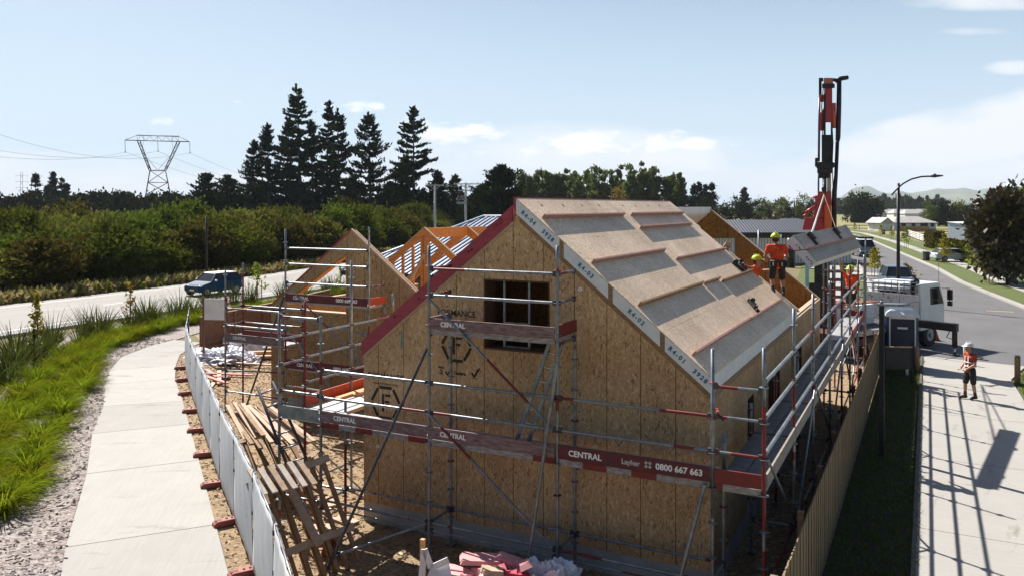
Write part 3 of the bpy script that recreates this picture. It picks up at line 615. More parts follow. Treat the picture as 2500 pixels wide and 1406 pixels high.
b.build('gable_wall', osb('strand_board_wing', (0.15, 0.085, 0.035), (0.36, 0.235, 0.115), (0.5, 0.36, 0.2), (0, -5.2, 0.6, 0.012)), wing)
b = MB()
xz([(-7.5, lo(-7.5)-.015), (-5.27, lo(-5.27)-.015), (-5.27, lo(-5.27)-.05), (-7.5, lo(-7.5)-.05)], 6.02, 6.24, b); b.build('opening_lining', MT['lvl'], wing)
b = MB(); xz([(-5.05, 5.3), (-1.95, WR(-1.95)), (-1.95, WR(-1.95)+.06), (-5.05, 5.37)], 5.98, 6.06, b); xz([(-5.0, 5.27), (-1.95, WR(-1.95)+.01), (-1.95, WR(-1.95)+.07), (-5.0, 5.33)], 6.09, 6.16, b); b.build('rake_plate', MT['pale'], wing)
b = MB(); xz([(-8.15, WR(-8.15)), (-5.05, 5.3), (-5.05, 5.36), (-8.15, WR(-8.15)+.05)], 5.98, 6.13, b); b.build('rake_plate', MT['redrim'], wing)
b = MB(); b.bb((-7.5, 5.95, 2.9), (-5.2, 6.2, 2.945)); b.box((-7.2, 6.0, 2.985), (.5, .16, .05), 0, (0, 0, .1)); b.build('sill_plank', MT['pale'], wing)
b = MB(); yz([(6.12, .3), (13.8, .3), (13.8, 2.97), (6.12, 2.97)], -8.1, -7.98, b); b.build('side_wall', MT['osbi'], wing)
b = MB(); yz([(6.12, .3), (13.8, .3), (13.8, 2.97), (6.12, 2.97)], -2.12, -2.0, b); b.build('side_wall', MT['osbi'], wing)
b = MB(); b.bb((-8.1, 6.0, -.1), (-2.0, 13.8, .3)); b.build('foundation', MT['found'], wing)
b = MB(); b.bb((-8.12, 6.14, 2.97), (-7.96, 13.8, 3.02)); b.bb((-2.14, 6.14, 2.97), (-1.98, 13.8, 3.02)); b.build('top_plate', MT['pale'], wing)
for v, dep in ((9.75, .24), (12.5, .3)):
    for s in (-1, 1):
        b = MB(); e = 3.0
        b.prism([(-5.05, v, 5.3), (-5.05+s*e, v, 5.3-.755*e), (-5.05+s*e, v, 5.3-.755*e-dep), (-5.05, v, 5.3-dep*1.0)], (0, .09, 0)); b.build('rafter', MT['lvl'], wing)
        b = MB(); b.prism([(-5.05, v-.005, 5.302), (-5.05+s*e, v-.005, 5.302-.755*e), (-5.05+s*e, v-.005, 5.33-.755*e), (-5.05, v-.005, 5.33)], (0, .1, 0)); b.build('rafter_top', MT['pale'], wing)
b = MB(); b.bb((-5.1, 9.86, 4.96), (-5.0, 12.49, 5.29)); b.bb((-5.1, 12.6, 4.96), (-5.0, 13.85, 5.27)); b.build('ridge_beam', MT['lvl'], wing)
b = MB(); b.bb((-5.18, 9.74, 2.3), (-5.08, 9.83, 5.0)); b.bb((-5.04, 9.72, 2.3), (-4.86, 9.81, 4.95)); b.build('king_post', MT['lvl'], wing)
for u, dz in ((-6.35, .0), (-5.95, 0), (-5.55, 0)):
    b = MB(); b.bb((u, 9.76, 2.4), (u+.09, 9.82, WR(u)-.24)); b.build('stud', MT['lvl'], wing)
b = MB(); b.bb((-6.2, 9.77, 2.95), (-4.9, 9.82, 3.05)); b.bb((-6.9, 9.77, 2.35), (-3.2, 9.82, 2.45)); b.build('noggin', MT['lvl'], wing)
b = MB(); b.beam((-5.0, 9.7, 4.45), (-5.95, 9.7, 2.95), .09, .045, 0, (0, 1, 0)); b.build('brace', MT['pale'], wing)
# neighbour with a ribbed blue-grey roof behind the rafters
nb = thing('ribbed_roof_house', 'neighbouring house with a ribbed blue-grey metal roof behind the orange rafters', 'house', (-12, 30, 0))
rl = M('pale_blue_metal', (0.5, 0.56, 0.64), (0.42, 0.48, 0.57), 2, .4, .3); rd = M('rib_shade_blue', (0.06, 0.085, 0.14), (0.05, 0.07, 0.12), 2, .5, .3)  # ribs coloured dark to stand for their shadow stripes
EV = at(975, 668, 38.0); U0, U1, v0 = EV.x-3.4, EV.x+11, EV.y; ez = EV.z; run, rise = 8.5, 2.55
b = MB(); b.quad([(U0, v0, ez), (U1, v0, ez), (U1-2, v0+run, ez+rise), (U0+3.2, v0+run, ez+rise)])
b.quad([(U0, v0, ez), (U0+3.2, v0+run, ez+rise), (U0, v0+2*run, ez)]); b.quad([(U1, v0+2*run, ez), (U0, v0+2*run, ez), (U0+3.2, v0+run, ez+rise), (U1-2, v0+run, ez+rise)]); b.quad([(U1, v0, ez), (U1, v0+2*run, ez), (U1-2, v0+run, ez+rise)])
x = U0+.15
while x < U1-.2:
    k0 = min(1.0, (x-U0)/3.2); k1 = k0
    if x > U1-2: k1 = min(k0, (U1-x)/2)
    k = min(k0, k1)
    b.beam((x, v0, ez+.02), (x, v0+run*k, ez+rise*k+.02), .11, .07, 1); x += .3
rf = b.build('roof', [rl, rd], nb)
b = MB(); b.tube((U0, v0, ez+.05), (U0+3.2, v0+run, ez+rise+.05), .08, 0, 6); b.tube((U0+3.2, v0+run, ez+rise+.05), (U1-2, v0+run, ez+rise+.05), .08, 0, 6); b.build('ridge_cap', rl, rf)
b = MB(); b.bb((U0+.5, v0+.5, -.05), (U1-.5, v0+2*run-.5, ez-.02)); b.build('wall', M('dark_brick', (0.13, 0.11, 0.11), (0.09, 0.08, 0.08), 4, .85), nb)
b = MB(); b.bb((U0, v0-.08, ez-.2), (U1, v0-.01, ez+.01)); b.build('gutter', MT['black'], nb)
# ================================================================ SCAFFOLDING
F, FI = -.945, -.24
RO = [MT['galv'], MT['redp'], MT['galvd'], MT['orangep']]
class Scaf:
    def __init__(s, name, label, loc): s.r = thing(name, label, 'scaffold', loc)
    def std(s, u, v, z1, red=.3, z0=0.0):
        b = MB(); cuts = sorted([z0+.06, z1] + [rnd.uniform(z0+.3, z1-.2) for _ in range(5)])
        for a, e in zip(cuts, cuts[1:]): b.tube((u, v, a), (u, v, e), .0275, 1 if rnd.random() < red*.75 else 0, 10, cap=(e == z1))
        z = .5
        while z < z1-.05:
            b.tube((u, v, z-.006), (u, v, z+.006), .066, 0 if rnd.random() > .15 else 1, 10); z += .5
        b.bb((u-.08, v-.08, z0+.04), (u+.08, v+.08, z0+.05)); b.tube((u, v, z0+.05), (u, v, z0+.3), .019, 2, 8)
        return b.build('standard', RO, s.r)
    def rail(s, p, q, red=.2, name='guard_rail', r=.024, ends=True):
        p, q = Vector(p), Vector(q); b = MB(); d = (q-p).normalized(); n = 4; c_ = [0]+sorted(rnd.uniform(.1, .9) for _ in range(n))+[1]
        for a, e in zip(c_, c_[1:]): b.tube(p+(q-p)*a, p+(q-p)*e, r, 1 if rnd.random() < red and e-a < .35 else 0, 8, cap=False)
        if ends:
            for e, sg in ((p, 1), (q, -1)): b.box(e+d*sg*.05, (.05, .05, .085), 2)
        return b.build(name, RO, s.r)
    def brace(s, p, q, red=.3): return s.rail(p, q, red, 'diagonal_brace', .022, False)
    def deck(s, a, c_, mat=None, slots=0):
        """planks side by side over a rectangle (a, c_ opposite corners), top at z"""
        x0, x1 = sorted((a[0], c_[0])); y0, y1 = sorted((a[1], c_[1])); z = a[2]; b = MB()
        if x1-x0 > y1-y0:
            n = max(1, round((y1-y0)/.32)); w_ = (y1-y0)/n
            for i in range(n): b.bb((x0, y0+i*w_+.006, z-.07), (x1, y0+(i+1)*w_-.006, z))
        else:
            n = max(1, round((x1-x0)/.32)); w_ = (x1-x0)/n
            for i in range(n): b.bb((x0+i*w_+.006, y0, z-.07), (x0+(i+1)*w_-.006, y1, z))
        return b.build('deck', mat or MT['deck'], s.r)
    def toe(s, p, q, h, mat, words=(), side=-1, name='toe_board'):
        p, q = Vector(p), Vector(q); b = MB(); up = Vector((0, 0, h/2)); b.beam(p+up, q+up, .03, h)
        t = b.build(name, mat, s.r); d = (q-p).normalized(); nrm = Vector((d.y, -d.x, 0)).normalized()*.0165
        for txt, k, size, m_ in words:
            text_mesh(txt, size, 'lettering', m_, t, frame(p+(q-p)*k+Vector((0, 0, h*.5))+nrm, d, (0, 0, 1)), .0012, 1.0, 0, 'CENTER', .004)
        return t
lt = MT['whitel']; lt2 = M('faded_lettering', (0.42, 0.38, 0.38), (0.5, 0.46, 0.46), 12, .7)
S = Scaf('scaffold', 'front scaffold with a raised upper bay along the gable wall of the panel house', (3.3, -.6, 0))
X = [-.25, 2.10, 4.48, 6.90, 7.61]
for u, z in zip(X, (4.0, 5.34, 5.39, 3.98, 4.05)): S.std(u, F, z, .22)
for u, z in zip(X[1:4], (4.1, 3.92, 2.6)): S.std(u, FI, z, .22)
for a, c_ in zip(X[:3], X[1:4]):
    for z in (2.52, 3.02): S.rail((a, F, z), (c_, F, z), .25)
    S.rail((a, FI, .65), (c_, FI, .65), .25, 'ledger'); S.rail((a, F, .65), (c_, F, .65), .2, 'ledger'); S.rail((a, F, .52), (c_, F, .52), .1, 'ledger', .015)
    S.deck((a+.03, F+.06, 2.1), (c_-.03, FI-.04, 2.1))
for z in (2.52, 3.02, 3.45): S.rail((6.9, F, z), (7.61, F, z), .9)
for z in (4.5, 4.95):
    S.rail((2.1, F, z), (4.48, F, z), .3)
    for u in (2.1, 4.48): S.rail((u, F, z), (u, FI, z), .6)
S.deck((2.13, F+.06, 3.95), (4.45, FI-.04, 3.95))
for u in X[1:4]:
    for z in (.65, 2.0): S.rail((u, F, z), (u, FI, z), .2, 'transom')
    if u < 5: S.rail((u, F, 3.85), (u, FI, 3.85), .4, 'transom')
for a, c_, z in ((2.1, 4.48, 3.9), (-.25, 2.1, 2.03), (2.1, 4.48, 2.03), (4.48, 6.9, 2.03), (6.9, 7.61, 2.03)):
    b = MB(); n = 6
    for i in range(n): b.bb((a+.04+(c_-a-.08)*i/n, F-.012, z-.05), (a+.04+(c_-a-.08)*(i+1)/n, F+.05, z+.045), 1 if rnd.random() < .22 else 0)
    b.build('deck_edge', [M('worn_silver', (0.36, 0.36, 0.36), (0.2, 0.16, 0.16), 9, .6, .2, stretch=(1, 1, 4)), MT['redp']], S.r)
S.toe((-.22, F-.03, 2.09), (2.07, F-.03, 2.09), .2, MT['worn'], [('CENTRAL', .24, .115, lt)])
S.toe((2.13, F-.03, 2.09), (4.45, F-.03, 2.09), .2, MT['worn'], [('CENTRAL', .2, .115, lt)])
S.toe((4.51, F-.03, 2.09), (6.87, F-.03, 2.09), .21, MT['maroon'], [('CENTRAL', .19, .125, lt), ('Layher', .5, .105, lt2), ('0800 667 663', .81, .125, lt)])
S.toe((6.93, F-.03, 2.09), (7.58, F-.03, 2.09), .2, MT['redp'])
S.toe((2.13, F-.03, 3.94), (4.45, F-.03, 3.94), .18, MT['worn'], [('CENTRAL', .2, .11, lt)])
S.toe((4.5, F, 3.96), (4.5, FI, 3.96), .2, MT['redp']); S.toe((2.08, F, 3.96), (2.08, FI, 3.96), .16, MT['worn'])
b = MB()
for dx, dz in ((0, 0), (.045, 0), (0, .045), (.045, .045)): b.box((5.93+dx*1.3, F-.047, 2.175+dz*1.2), (.04, .003, .04), 0, (0, .78, 0))
b.build('maker_mark', lt2, S.r)
S.brace((2.14, F-.05, 4.44), (4.42, F-.05, 2.55), .2); S.brace((2.14, F-.05, 2.5), (4.42, F-.05, .68), .3)
S.rail((4.48, FI, 1.75), (6.9, FI, 1.75), .2, 'ledger'); S.rail((2.1, F, .65), (1.0, -2.05, .3), .1, 'ledger')
S.rail((2.06, F, 3.6), (.92, -2.15, .1), 0, 'raker', .026, False).data.materials[0] = MT['galvd']
for a, e in (((4.5, -.99, 3.58), (4.05, -1.25, .05)), ((6.8, -1.0, 2.05), (6.35, -1.35, .05))):
    S.rail(a, e, 0, 'raker', .03, False)
b = MB(); b.box((6.98, F-.06, 3.12), (.03, .2, .03), 0, (0, 0, .3)); b.box((7.03, F-.1, 3.05), (.02, .16, .02), 1, (.5, 0, .9)); b.build('coupler_clip', [MT['orangep'], MT['black']], S.r)
# along the right-hand wall
gplank = M('grey_plank', (0.3, 0.27, 0.24), (0.19, 0.165, 0.14), 4, .8, stretch=(1, 3, 4), kind='world')
S = Scaf('scaffold', 'long side scaffold walkway with silver rails beside the paling fence', (7.25, 9, 0))
VV = [-.905, 1.86, 4.45, 7.54, 10.45, 12.98, 16.1, 18.9]
for i, v in enumerate(VV):
    if i: S.std(7.61, v, 4.28, .25); S.std(6.9, v, 2.6 if i < 6 else 4.35, .5)
    S.rail((7.61, v, 2.0), (6.9, v, 2.0), .5, 'transom'); S.rail((7.61, v, .6), (6.9, v, .6), .3, 'transom')
for i, (a, e) in enumerate(zip(VV, VV[1:])):
    for z in (2.55, 3.05, 3.56): S.rail((7.61, a, z), (7.61, e, z), .04 if i < 5 else .3, 'guard_rail', .029)
    S.rail((7.61, a, .6), (7.61, e, .6), .3, 'ledger'); S.deck((6.95, a+.03, 2.1), (7.56, e-.03, 2.1), MT['galvd'] if i < 5 else MT['deck'])  # bays beside the house take darker steel, its shade put into the colour
    S.toe((7.63, a+.03, 2.08), (7.63, e-.03, 2.08), .2, gplank if i < 5 else MT['redp'])
    b = MB(); b.bb((7.565, a+.03, 1.98), (7.6, e-.03, 2.07)); b.build('deck_edge', MT['galv'], S.r)
    if i in (0, 2, 4, 5): S.brace((7.65, a, 2.5), (7.65, e, .65), .2)
    if i in (1, 3, 5): S.brace((7.65, e, 2.45), (7.65, a, .6), .2)
for z in (2.55, 3.05, 3.56): S.rail((7.61, 18.9, z), (6.9, 18.9, z), .8)
S.toe((7.6, 18.93, 2.1), (6.9, 18.93, 2.1), .2, MT['redp']); S.std(7.61, 19.7, 4.9, .4); S.std(6.2, 19.4, 4.6, .5); S.std(6.4, 18.9, 4.4, .6)
S.rail((6.2, 18.9, 3.7), (6.9, 18.9, 3.7), .2); S.rail((6.2, 18.9, 3.0), (6.9, 18.9, 3.0), .8); S.brace((7.5, 18.9, 2.0), (7.0, 16.2, .4), .7); S.brace((7.1, 19, 2.0), (7.55, 16.3, .5), .7)
b = MB(); b.bb((7.35, 19.66, 4.82), (7.87, 19.74, 4.9)); b.build('cross_bar', MT['galvd'], S.r)
# corner and left-hand wall
S = Scaf('scaffold', 'short corner scaffold with a perforated steel deck at the house left corner', (-.75, 1, 0))
for u, v, z in ((-1.25, F, 4.0), (-1.25, FI, 4.15), (-.25, FI, 2.3), (-1.25, 1.2, 4.85), (-1.25, 2.7, 4.0), (-.3, 1.2, 2.2)): S.std(u, v, z, .4)
for v0_, v1_ in ((FI, 1.2), (1.2, 2.7)):
    for z in (2.55, 3.05, 3.5): S.rail((-1.25, v0_, z), (-1.25, v1_, z), .35)
    S.toe((-1.27, v0_+.03, 2.09), (-1.27, v1_-.03, 2.09), .2, MT['orangep']); S.deck((-1.2, v0_+.02, 2.08), (-.28, v1_-.02, 2.08))
    S.rail((-1.25, v0_, .6), (-1.25, v1_, .6), .3, 'ledger')
S.deck((-1.22, F+.05, 2.08), (-.28, FI-.02, 2.08))
for z in (3.94, 2.55, .6): S.rail((-1.25, F, z), (-.25, F, z), .5, 'transom' if z < 1 else 'guard_rail')
for z in (3.02, 3.5): S.rail((-1.25, F, z), (-1.25, FI, z), .3)
S.toe((-1.22, F-.03, 2.07), (-.28, F-.03, 2.07), .22, MT['galv']); S.rail((-1.25, F, .6), (-1.25, FI, .6), .1, 'transom'); S.rail((-.25, FI, .6), (-1.25, FI, .6), .2, 'transom'); S.rail((-.25, F, .6), (-.25, FI, .6), .2, 'transom')
b = MB(); b.bb((-1.15, .5, 2.085), (-1.0, 2.4, 2.13)); b.bb((-1.0, .9, 2.085), (-.87, 2.6, 2.125)); b.build('loose_plank', MT['pine'], S.r)
# in front of the rear wing
S = Scaf('scaffold', 'rear scaffold tower with lettered maroon toe boards in front of the gable wing', (-6.3, 5.1, 0))
A, B_ = 4.8, 5.5
for u, v, z in ((-8.74, A, 4.13), (-6.42, A, 5.37), (-3.52, A, 5.46), (-8.75, B_, 4.3), (-6.42, B_, 3.5), (-3.52, B_, 3.5)): S.std(u, v, z, .45)
for z in (3.88, 4.4, 4.84): S.rail((-6.42, A, z), (-3.52, A, z), .08)
for z in (3.88,): S.rail((-3.52, A, z), (-3.52, B_, z), .3)
for z in (2.53, 3.03): S.rail((-8.74, A, z), (-6.42, A, z), .1); S.rail((-8.74, A, z), (-8.75, B_, z), .6); S.rail((-8.75, B_, z), (-6.42, B_, z), .5)
S.deck((-6.38, A+.05, 3.36), (-3.56, B_-.05, 3.36)); S.deck((-8.7, A+.05, 2.1), (-6.46, B_-.05, 2.1)); S.deck((-6.38, A+.05, 1.5), (-3.56, B_-.05, 1.5))
S.toe((-6.39, A-.03, 3.36), (-3.55, A-.03, 3.36), .22, MT['maroon'], [('CENTRAL', .2, .13, lt), ('0800 667 663', .76, .13, lt)])
S.toe((-6.39, A-.03, 1.5), (-3.55, A-.03, 1.5), .25, MT['maroon'], [('CENTRAL', .25, .13, lt), ('0800 667 663', .73, .13, lt)])
S.toe((-8.7, A-.03, 2.08), (-6.45, A-.03, 2.08), .22, MT['worn'], [('CENTRAL', .25, .12, lt)])
S.toe((-8.72, B_, 2.1), (-6.46, B_, 2.1), .2, MT['redp']); S.toe((-3.5, A, 3.38), (-3.5, B_, 3.38), .2, MT['orangep'])
S.brace((-6.38, A-.05, 3.85), (-3.56, A-.05, 1.75), .1); S.brace((-6.38, A-.05, 2.6), (-4.0, A-.05, .4), .1); S.brace((-3.52, A-.04, 3.3), (-4.2, A-.04, 1.3), 0)
for z in (.6,): S.rail((-8.74, A, z), (-6.42, A, z), .3, 'ledger'); S.rail((-6.42, A, z), (-3.52, A, z), .3, 'ledger')
rk = S.rail((-6.44, A-.04, 3.5), tuple(at(601, 992, 6*FPX/(992-HYP))), 0, 'raker', .03, False); rk.data.materials[0] = MT['galvd']
S.rail((-8.74, A, 1.2), (-6.42, A, 1.35), .3, 'ledger'); S.rail((-6.42, A, 1.0), (-1.25, 1.2, 2.0), .2, 'ledger')
S.rail((-6.4, A, 2.9), (-3.5, A, 2.62), .1, 'ledger')
# ================================================================ FENCES AND THINGS LYING ON THE SITE
FJ = [(-18.4, 11.9), (-16.35, 10.05), (-14.83, 8.67), (-13.1, 7.25), (-11.35, 5.87), (-9.4, 4.36), (-7.6, 2.97), (-5.75, 1.55), (-3.9, .12), (-2.05, -1.25), (-.15, -2.68), (1.7, -4.15), (3.4, -5.6)]
mesh_m, nt, b = newmat('white_banner_mesh')
v = coords(nt, 'world'); vo = nd(nt, 'ShaderNodeMapping', Scale=(3.2, 3.2, 9)); nt.links.new(v, vo.inputs[0])
f = noise(nt, vo.outputs[0], 2.2, 5, .7); z_ = nt.nodes.new('ShaderNodeSeparateXYZ'); nt.links.new(v, z_.inputs[0])
band = mth(nt, 'MULTIPLY', mth(nt, 'GREATER_THAN', z_.outputs[2], .75), mth(nt, 'LESS_THAN', z_.outputs[2], 1.3))
ink = mth(nt, 'MULTIPLY', mth(nt, 'GREATER_THAN', f, .6), band)
nt.links.new(mix(nt, mth(nt, 'MULTIPLY', ink, .45), (0.6, 0.625, 0.65), (0.3, 0.37, 0.48)), b.inputs['Base Color']); b.inputs['Roughness'].default_value = .7
tr = nt.nodes.new('ShaderNodeBsdfTranslucent'); tr.inputs[0].default_value = (.75, .78, .8, 1); ms = nt.nodes.new('ShaderNodeMixShader'); ms.inputs[0].default_value = .3
nt.links.new(b.outputs[0], ms.inputs[1]); nt.links.new(tr.outputs[0], ms.inputs[2]); nt.links.new(ms.outputs[0], nt.nodes['Material Output'].inputs[0])
HF = 1.64
for i, (p, q) in enumerate(zip(FJ, FJ[1:])):
    p, q = Vector((*p, 0)), Vector((*q, 0)); d = (q-p).normalized(); n = Vector((d.y, -d.x, 0))*-1
    if n.dot(Vector((-1, -1, 0))) < 0: n = -n
    c_ = (p+q)/2
    t = thing('mesh_fence_panel', ['bare wire fence panel at the far end beside the brown timber fence', 'far wire fence panel closing the corner before the banner begins', 'farthest panel clad with white banner mesh', 'white clad fence panel second from the far end of the banner', 'white clad fence panel beside the curve of the footpath', 'white clad fence panel left of the wing scaffold', 'white clad fence panel left of the plastic sheeting and boards', 'white clad fence panel at the far end of the pallets', 'white clad fence panel in front of the jumbled pallets', 'white clad fence panel beside the standing near pallet', 'nearest fully seen white clad fence panel at the bottom edge', 'white clad fence panel running out of the photo at the bottom', 'white clad fence panel out of sight below the photo'][i], 'temporary fence', c_, 0, 'temporary fence panels along the footpath')
    b = MB(); e0, e1 = p+d*.02, q-d*.02
    for a in (e0, e1): b.tube(a+Vector((0, 0, .08)), a+Vector((0, 0, HF+.03)), .019)
    for z in (.12, HF): b.tube(e0+Vector((0, 0, z)), e1+Vector((0, 0, z)), .016)
    b.build('frame', MT['galv'], t)
    nx, nz = 22, 12; vs, fs = [], []
    for iz in range(nz+1):
        for ix in range(nx+1):
            k = ix/nx; z = .1+(HF-.06)*iz/nz; bl = math.sin(k*math.pi)*(math.sin(iz/nz*math.pi)*.05)+.006*math.sin(ix*1.1+iz*.7+i*2)
            vs.append(tuple(e0+(e1-e0)*k+n*(.03+bl)+Vector((0, 0, z-.03*math.sin(k*math.pi)*(iz == nz)))))
    for iz in range(nz):
        for ix in range(nx): a = iz*(nx+1)+ix; fs.append((a, a+1, a+nx+2, a+nx+1))
    if i > 1:
        o = mesh_obj('banner', vs, fs, mesh_m, t, [0]*len(fs), [True]*len(fs))
        s_ = o.modifiers.new('thickness', 'SOLIDIFY'); s_.thickness = .004
    else:
        b = MB()
        for k in range(24): a = e0+(e1-e0)*((k+.5)/24); b.tube(a+Vector((0, 0, .12)), a+Vector((0, 0, HF)), .004, 0, 4, cap=False)
        for k in range(8): b.tube(e0+Vector((0, 0, .25+.17*k)), e1+Vector((0, 0, .25+.17*k)), .004, 0, 4, cap=False)
        b.build('wire_mesh', MT['galvd'], t)
    b = MB(); b.box(q+Vector((0, 0, HF*.62)), (.05, .09, .07)); b.box(q+Vector((0, 0, HF*.95)), (.05, .09, .07)); b.build('clamp', MT['black'], t)
def make_block():
    t = thing('fence_block', 'dull orange plastic fence foot with two hand holes under the white fence', 'fence foot', (0, 0, 0), 0, 'orange fence feet along the path')
    b = MB(); b.prism([(-.3, -.09, 0), (.3, -.09, 0), (.3, -.09, .07), (.23, -.09, .12), (-.23, -.09, .12), (-.3, -.09, .07)], (0, .18, 0))
    bl = b.build('body', MT['blockr'], t, .015)
    b = MB(); 
    for x in (-.2, .2): b.bb((x-.06, -.04, .118), (x+.06, .04, .123))
    for x in (-.05, .05): b.tube((x, 0, .11), (x, 0, .135), .022, 0, 10)
    b.build('hole_pattern', M('block_shadow', (0.12, 0.03, 0.02), (0.1, 0.025, 0.015)), t); return t
blk = make_block(); first = True
for i, q in enumerate(FJ[2:-1]):
    a_, c_ = FJ[i+1], FJ[i+3]; ang = math.atan2(c_[1]-a_[1], c_[0]-a_[0])+math.pi/2
    d = Vector((math.cos(ang), math.sin(ang), 0))
    loc = (q[0]-d.x*.12 if d.x > 0 else q[0]+d.x*.12, q[1]-d.y*.12 if d.x > 0 else q[1]+d.y*.12, .006)
    if first: blk.location = loc; blk.rotation_euler = (0, 0, ang+rnd.uniform(-.15, .15)); first = False
    else: copy_tree(blk, None, loc, ang+rnd.uniform(-.15, .15))
for (x, y, z, rz, lb) in ((.35, -1.35, .0, 1.9, 'spare orange fence foot lying below the standing pallet'), (.30, -1.32, .128, 1.7, 'spare orange fence foot stacked on another below the standing pallet'), (*gp(541, 28.2)[:2], 0, .6, 'spare orange fence foot near the loose boards inside the fence')):
    c_ = copy_tree(blk, lb, (x, y, z), rz)
# brown slatted fence behind
t = thing('slatted_fence', 'brown timber fence of narrow upright slats at the left edge of the site', 'fence', (-17.8, 15, 0))
BF = [(-17.05, 11.3), (-17.35, 13.4), (-17.75, 15.5), (-18.25, 17.7), (-18.9, 20.0), (-19.6, 22.5)]
for p, q in zip(BF, BF[1:]):
    p, q = Vector((*p, 0)), Vector((*q, 0)); d = (q-p).normalized(); n = 17; b = MB()
    for k in range(n):
        a = p+(q-p)*((k+.5)/n)+Vector((0, 0, .12)); s = d*.042; o_ = Vector((d.y, -d.x, 0))*.018
        b.prism([a-s-o_, a+s-o_, a+s+o_, a-s+o_], (0, 0, 1.3+rnd.uniform(-.01, .01)))
    b.build('slat_panel', MT['brownf'], t)
    b = MB(); b.beam(p+Vector((0, 0, 1.46)), q+Vector((0, 0, 1.46)), .12, .04); b.build('cap_rail', MT['oldt'], t)
    b = MB(); off = Vector((d.y, -d.x, 0))*.05
    for z in (.35, 1.2): b.beam(p+off+Vector((0, 0, z)), q+off+Vector((0, 0, z)), .04, .09)
    b.build('rail', MT['brownf'], t)
    b = MB(); b.bb((p.x+off.x-.05, p.y+off.y-.05, 0), (p.x+off.x+.05, p.y+off.y+.05, 1.45)); b.build('post', MT['brownf'], t)
    b = MB(); b.beam(p+Vector((0, 0, .06)), q+Vector((0, 0, .06)), .06, .16); b.build('plinth_board', MT['oldt'], t)
# white board on posts at the fence corner
sb_ = at(525, 745, 31.5); t = thing('site_board', 'blank white board on brown posts above the slatted fence', 'board', (sb_.x, sb_.y, 0))
b = MB(); b.box((sb_.x, sb_.y, 2.02), (.9, .03, .82), 0, (0, 0, .35)); b.build('board', MT['white'], t)
b = MB(); b.box((sb_.x, sb_.y-.0, 2.0), (.92, .012, .03), 0, (0, 0, .35)); b.build('batten', MT['galvd'], t)
for s in (-1, 1):
    b = MB(); x, y = sb_.x+s*.47*math.cos(.35), sb_.y+s*.47*math.sin(.35); b.bb((x-.035, y-.03, 0), (x+.035, y+.03, 2.5)); b.build('post', MT['brownf'] if s < 0 else MT['redp'], t)
# paling fence between site and driveway
t = thing('paling_fence', 'long close boarded paling fence between the site and the driveway', 'fence', (8.05, 6, 0))
v = -7.0
while v < 20.3:
    b = MB(); n = 16; zt = 1.5
    for k in range(n):
        y0 = v+k*.15; h_ = zt+rnd.uniform(-.012, .012)+(.02 if k % 2 else 0); x0 = 8.05+rnd.uniform(-.003, .003)+(.012 if k % 2 else 0)
        b.bb((x0, y0+.002, .03), (x0+.018, y0+.148, h_))
    b.build('paling_panel', MT['paling'], t)
    b = MB()
    for z in (.3, .8, 1.3): b.bb((7.99, v, z-.04), (8.045, v+2.4, z+.04))
    b.build('rail', MT['oldt'], t)
    b = MB(); b.bb((7.9, v-.05, 0), (7.99, v+.05, 1.46)); b.build('post', MT['oldt'], t); v += 2.4
# pallets
def make_pallet(L=2.3, Wd=1.0, nb=5):
    """lies in its own XY plane, long bearers along X"""
    t = thing('timber_pallet', 'tall timber pallet standing on end beside the white fence', 'pallet', (0, 0, 0), 0, 'pallets leaning inside the fence')
    for k in range(nb):
        b = MB(); y = -Wd/2+Wd*(k+.5)/nb; b.bb((0, y-.03, 0), (L, y+.03, .11)); b.build('bearer', MT['oldt'], t)
    for x in ():
        b = MB(); b.bb((x, -Wd/2, .112), (x+.1, Wd/2, .134)); b.build('slat', MT['pale'], t)
    for x in (.5, L-.2):
        b = MB(); b.bb((x, -Wd/2, -.024), (x+.12, Wd/2, -.002)); b.build('slat', MT['pale'], t)
    return t
def pose(o, base, top, side):
    """put local origin at base, X toward top, Y toward side"""
    M_ = frame(base, Vector(top)-Vector(base), side); o.location = M_.translation; o.rotation_euler = M_.to_euler()
pal = make_pallet(1.95, 1.05, 5)
bA = (at(712, 1440, 12.85)+at(815, 1420, 13.1))/2; tA = (at(622, 1185, 13.5)+at(740, 1155, 14.0))/2
bA = Vector((bA.x, bA.y, .02)); pose(pal, bA, tA, at(805, 1420, 13.1)-at(690, 1440, 12.85))
pal['label'] = 'near timber pallet standing on end with pale slats at the bottom of the photo'
pb = copy_tree(pal, 'second timber pallet standing on end behind the near pallet'); pb.location = pal.location+Vector((.12, .42, .0)); pb.rotation_euler = (pal.rotation_euler.x+.03, pal.rotation_euler.y+.04, pal.rotation_euler.z+.04)
for k, (bx, by, bY, tx, ty, tY, lb) in enumerate(((685, 1110, 15.8, 600, 1015, 17.6, 'leaning timber pallet first behind the near pallet'), (712, 1095, 16.3, 612, 1000, 18.2, 'leaning timber pallet in the middle of the row behind the near pallet'), (738, 1085, 16.8, 628, 990, 18.8, 'leaning timber pallet farthest back in the row by the white fence'))):
    c0 = at(bx, by, bY); c0.z = max(.05, min(c0.z, .3)); c_ = copy_tree(pal, lb); pose(c_, c0, at(tx, ty, tY), Vector((.62, .7, .12+.05*k)))
def board(lb, p, q, w, h, m, grp=None, up=(0, 0, 1)):
    b = MB(); b.beam(p, q, w, h, 0, up); o = b.build('timber_board', m); tag(o, lb, 'board', grp); return o
